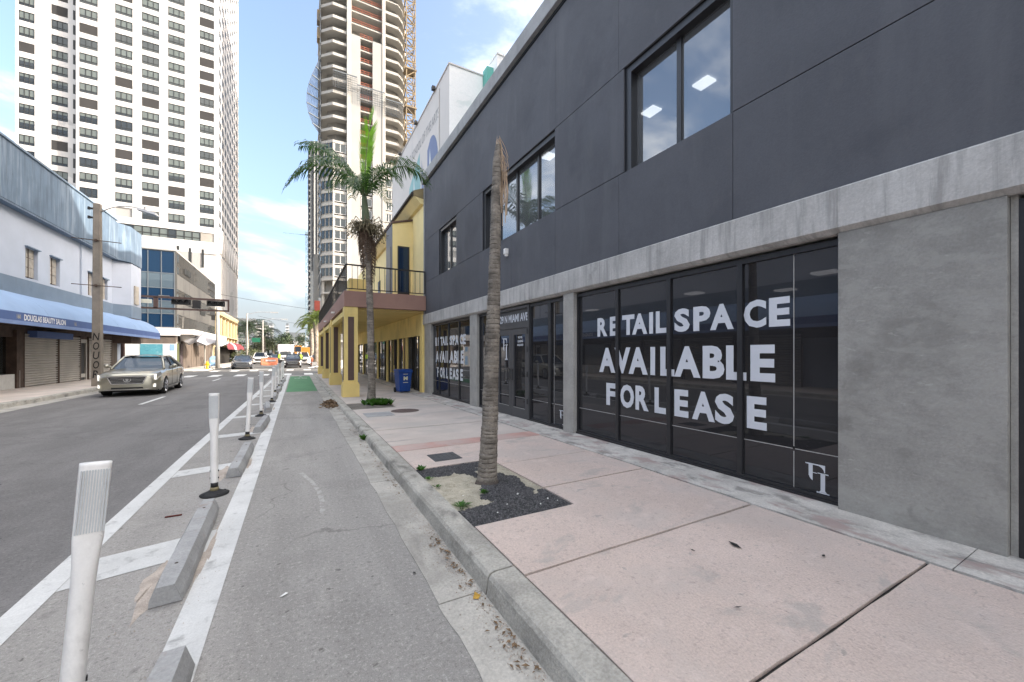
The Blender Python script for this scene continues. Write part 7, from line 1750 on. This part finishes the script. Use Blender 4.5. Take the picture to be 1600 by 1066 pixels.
# ------------------------------------------------------------------ far trees
def leaf_tree(name, label, x, y, h, cr, m, n, trunk_h, seed, cat='tree', flat=0.75):
    rn = random.Random(seed); t = thing(name, label, cat, (x, y, 0))
    mb = MB(); mb.tube([(x, y, 0), (x + .15, y, trunk_h * .6), (x + .1, y + .1, trunk_h)], [cr * .09, cr * .065, cr * .05], 8)
    cl = []
    for k in range(26):
        a = rn.random() * 6.28; e = rn.uniform(-0.35, 1.0); r = cr * rn.uniform(0.45, 0.95)
        cl.append((x + r * math.cos(a) * math.cos(e * .9), y + r * math.sin(a) * math.cos(e * .9), h - cr * flat + r * flat * math.sin(e) , cr * rn.uniform(.22, .42)))
    for c in cl[:7]: mb.tube([(x + .1, y + .1, trunk_h * .9), ((x + c[0]) / 2, (y + c[1]) / 2, lerp(trunk_h, c[2], .6)), c[:3]], [cr * .04, cr * .025, cr * .01], 5)
    obj('trunk', mb, D['bark'], t, smooth=True)
    mb = MB(); ls = max(0.16, cr * 0.055)
    for _ in range(n):
        c = rn.choice(cl); v = Vector((rn.gauss(0, 1), rn.gauss(0, 1), rn.gauss(0, 1))).normalized() * c[3] * rn.random() ** .4
        p = Vector(c[:3]) + v; a = Vector((rn.gauss(0, 1), rn.gauss(0, 1), rn.gauss(0, .6))).normalized(); b = a.cross(Vector((rn.gauss(0, 1), rn.gauss(0, 1), rn.gauss(0, 1)))).normalized(); s = ls * rn.uniform(.6, 1.3)
        mb.add([p - a * s, p + b * s * .45, p + a * s, p - b * s * .45], [(0, 1, 2, 3)])
    obj('crown', mb, D[m], t)
def date_palm(label, x, y, h, R_, n, seed, m='frond_far_dark', leaf=0.9, name='palm_tree'):
    rn = random.Random(seed); t = thing(name, label, 'palm tree', (x, y, 0)); random.seed(seed)
    mb = MB(); mb.tube([(x, y, 0), (x + .1, y, h * .5), (x, y, h)], [.32, .26, .3], 10); obj('trunk', mb, D['trunk'], t, smooth=True)
    for k in range(n):
        a = 2 * math.pi * k / n * 2.4 + rn.uniform(-.2, .2); e = rn.uniform(-0.25, 1.25); L = R_ * rn.uniform(.8, 1.1); c, s = math.cos(a), math.sin(a)
        p0 = Vector((x, y, h)); p1 = p0 + Vector((c * L * .4 * math.cos(e), s * L * .4 * math.cos(e), L * .55 * math.sin(e) + .3)); p2 = p0 + Vector((c * L * .8, s * L * .8, L * (.55 * math.sin(e)))); p3 = p0 + Vector((c * L, s * L, L * (.45 * math.sin(e) - .35)))
        frond(t, [p0, p1, p2, p3], m=m, leaf=leaf, n=22, droop=0.4, width=0.06, rach=m)
date_palm('big dark date palm behind the lamp posts on the left', -9.3, 100, 6.6, 5.4, 44, 3, leaf=1.15)
date_palm('second dark palm at the left of the big date palm', -12.8, 110, 6.0, 4.4, 30, 4)
date_palm('dark palm leaning right of the second lamp post', -7.4, 118, 6.2, 4.4, 30, 5)
for i, (x, y, h, lab) in enumerate(((2.05, 55, 5.6, 'sunlit yellow-green palm nearest the yellow building end'), (2.6, 61, 6.4, 'sunlit yellow-green palm between the other two on the right kerb'), (2.0, 70, 5.6, 'sunlit yellow-green palm farthest along the right kerb'))):
    date_palm(lab, x, y, h, 2.3, 20, 20 + i, 'frond_far', 0.6)
leaf_tree('leafy_tree', 'broad dark tree over the middle of the far street', -8.5, 185, 9, 6, 'treeleaf', 3000, 4, 32)
leaf_tree('leafy_tree', 'round dark tree left of the closing billboard building', -1.5, 205, 11.5, 6.5, 'treeleaf', 3000, 4, 33)
leaf_tree('leafy_tree', 'dark tree at the left of the far street, behind the lamp posts', -24, 190, 10, 7, 'treeleaf', 3000, 4, 34)
leaf_tree('leafy_tree', 'dark tree right of the billboard building', 9, 150, 8.5, 5, 'treeleaf', 2600, 3, 35)
leaf_tree('leafy_tree', 'dark tree close behind the right kerb palms', 5.4, 98, 6.5, 3.4, 'treeleaf', 2400, 2.5, 36)
leaf_tree('leafy_tree', 'olive street tree hanging over the far left pavement', -9.0, 140, 6.5, 3.8, 'treeleaf_b', 2400, 2, 37)
for i, (x, y, r, lab) in enumerate(((-8.8, 84, 1.9, 'olive clipped bush under the maroon awning'), (-8.1, 97, 2.3, 'olive bush behind the thin lamp post'), (-6.9, 92, 1.9, 'olive bush beside the white sport utility car'))):
    rn = random.Random(50 + i); mb = MB()
    for _ in range(1500):
        v = Vector((rn.gauss(0, 1), rn.gauss(0, 1), abs(rn.gauss(0, 1)))).normalized() * r * rn.random() ** .3; p = Vector((x, y, .25)) + Vector((v.x, v.y, v.z * 1.15)); a = Vector((rn.gauss(0, 1), rn.gauss(0, 1), rn.gauss(0, .6))).normalized() * .13; b = a.cross(Vector((rn.gauss(0, 1), rn.gauss(0, 1), 1))).normalized() * .07
        mb.add([p - a, p + b, p + a, p - b], [(0, 1, 2, 3)])
    tag(obj('bush', mb, D['treeleaf_b']), lab, 'bush')
mb = MB(); rn = random.Random(99)
for _ in range(4200):
    x = rn.uniform(-60, 60); y = rn.uniform(330, 370); z = rn.random() ** .7 * (8 + 3 * mnoise.noise((x * .06, 0, 0))); a = Vector((rn.gauss(0, 1), rn.gauss(0, 1), rn.gauss(0, 1))).normalized() * 1.1; b = a.cross(Vector((rn.gauss(0, 1), 1, rn.gauss(0, 1)))).normalized() * .7; p = Vector((x, y, z))
    mb.add([p - a, p + b, p + a, p - b], [(0, 1, 2, 3)])
obj('far_treeline', mb, D['treeleaf'], kind='stuff')
# small scraps on the road
mb = MB(); pts = bez([(-0.99, 2.42, .008), (-0.93, 2.56, .02), (-0.88, 2.50, .008)], 6); mb.tube(pts, .006, 5); tag(obj('cable_scrap', mb, D['rope']), 'short curved black scrap lying on the asphalt in the buffer', 'scrap')
mb = MB(); mb.box(-1.13, -1.0, 4.98, 5.0, .003, .012); tag(obj('paper_scrap', mb, D['red']), 'thin red and white scrap by the second wheel stop', 'scrap')
mb = MB(); mb.quad((-0.10, 3.0, .006), (-0.065, 3.03, .010), (-0.05, 3.018, .006), (-0.085, 2.99, .008)); tag(obj('paper_scrap', mb, D['litter']), 'small white paper scrap lying in the bike lane', 'scrap')
mb = MB(); mb.quad((1.0, 2.36, .012), (1.03, 2.40, .03), (1.06, 2.37, .014), (1.03, 2.34, .012)); tag(obj('fallen_leaf', mb, D['yleaf']), 'yellow leaf lying in the gutter by the kerb joint', 'leaf')
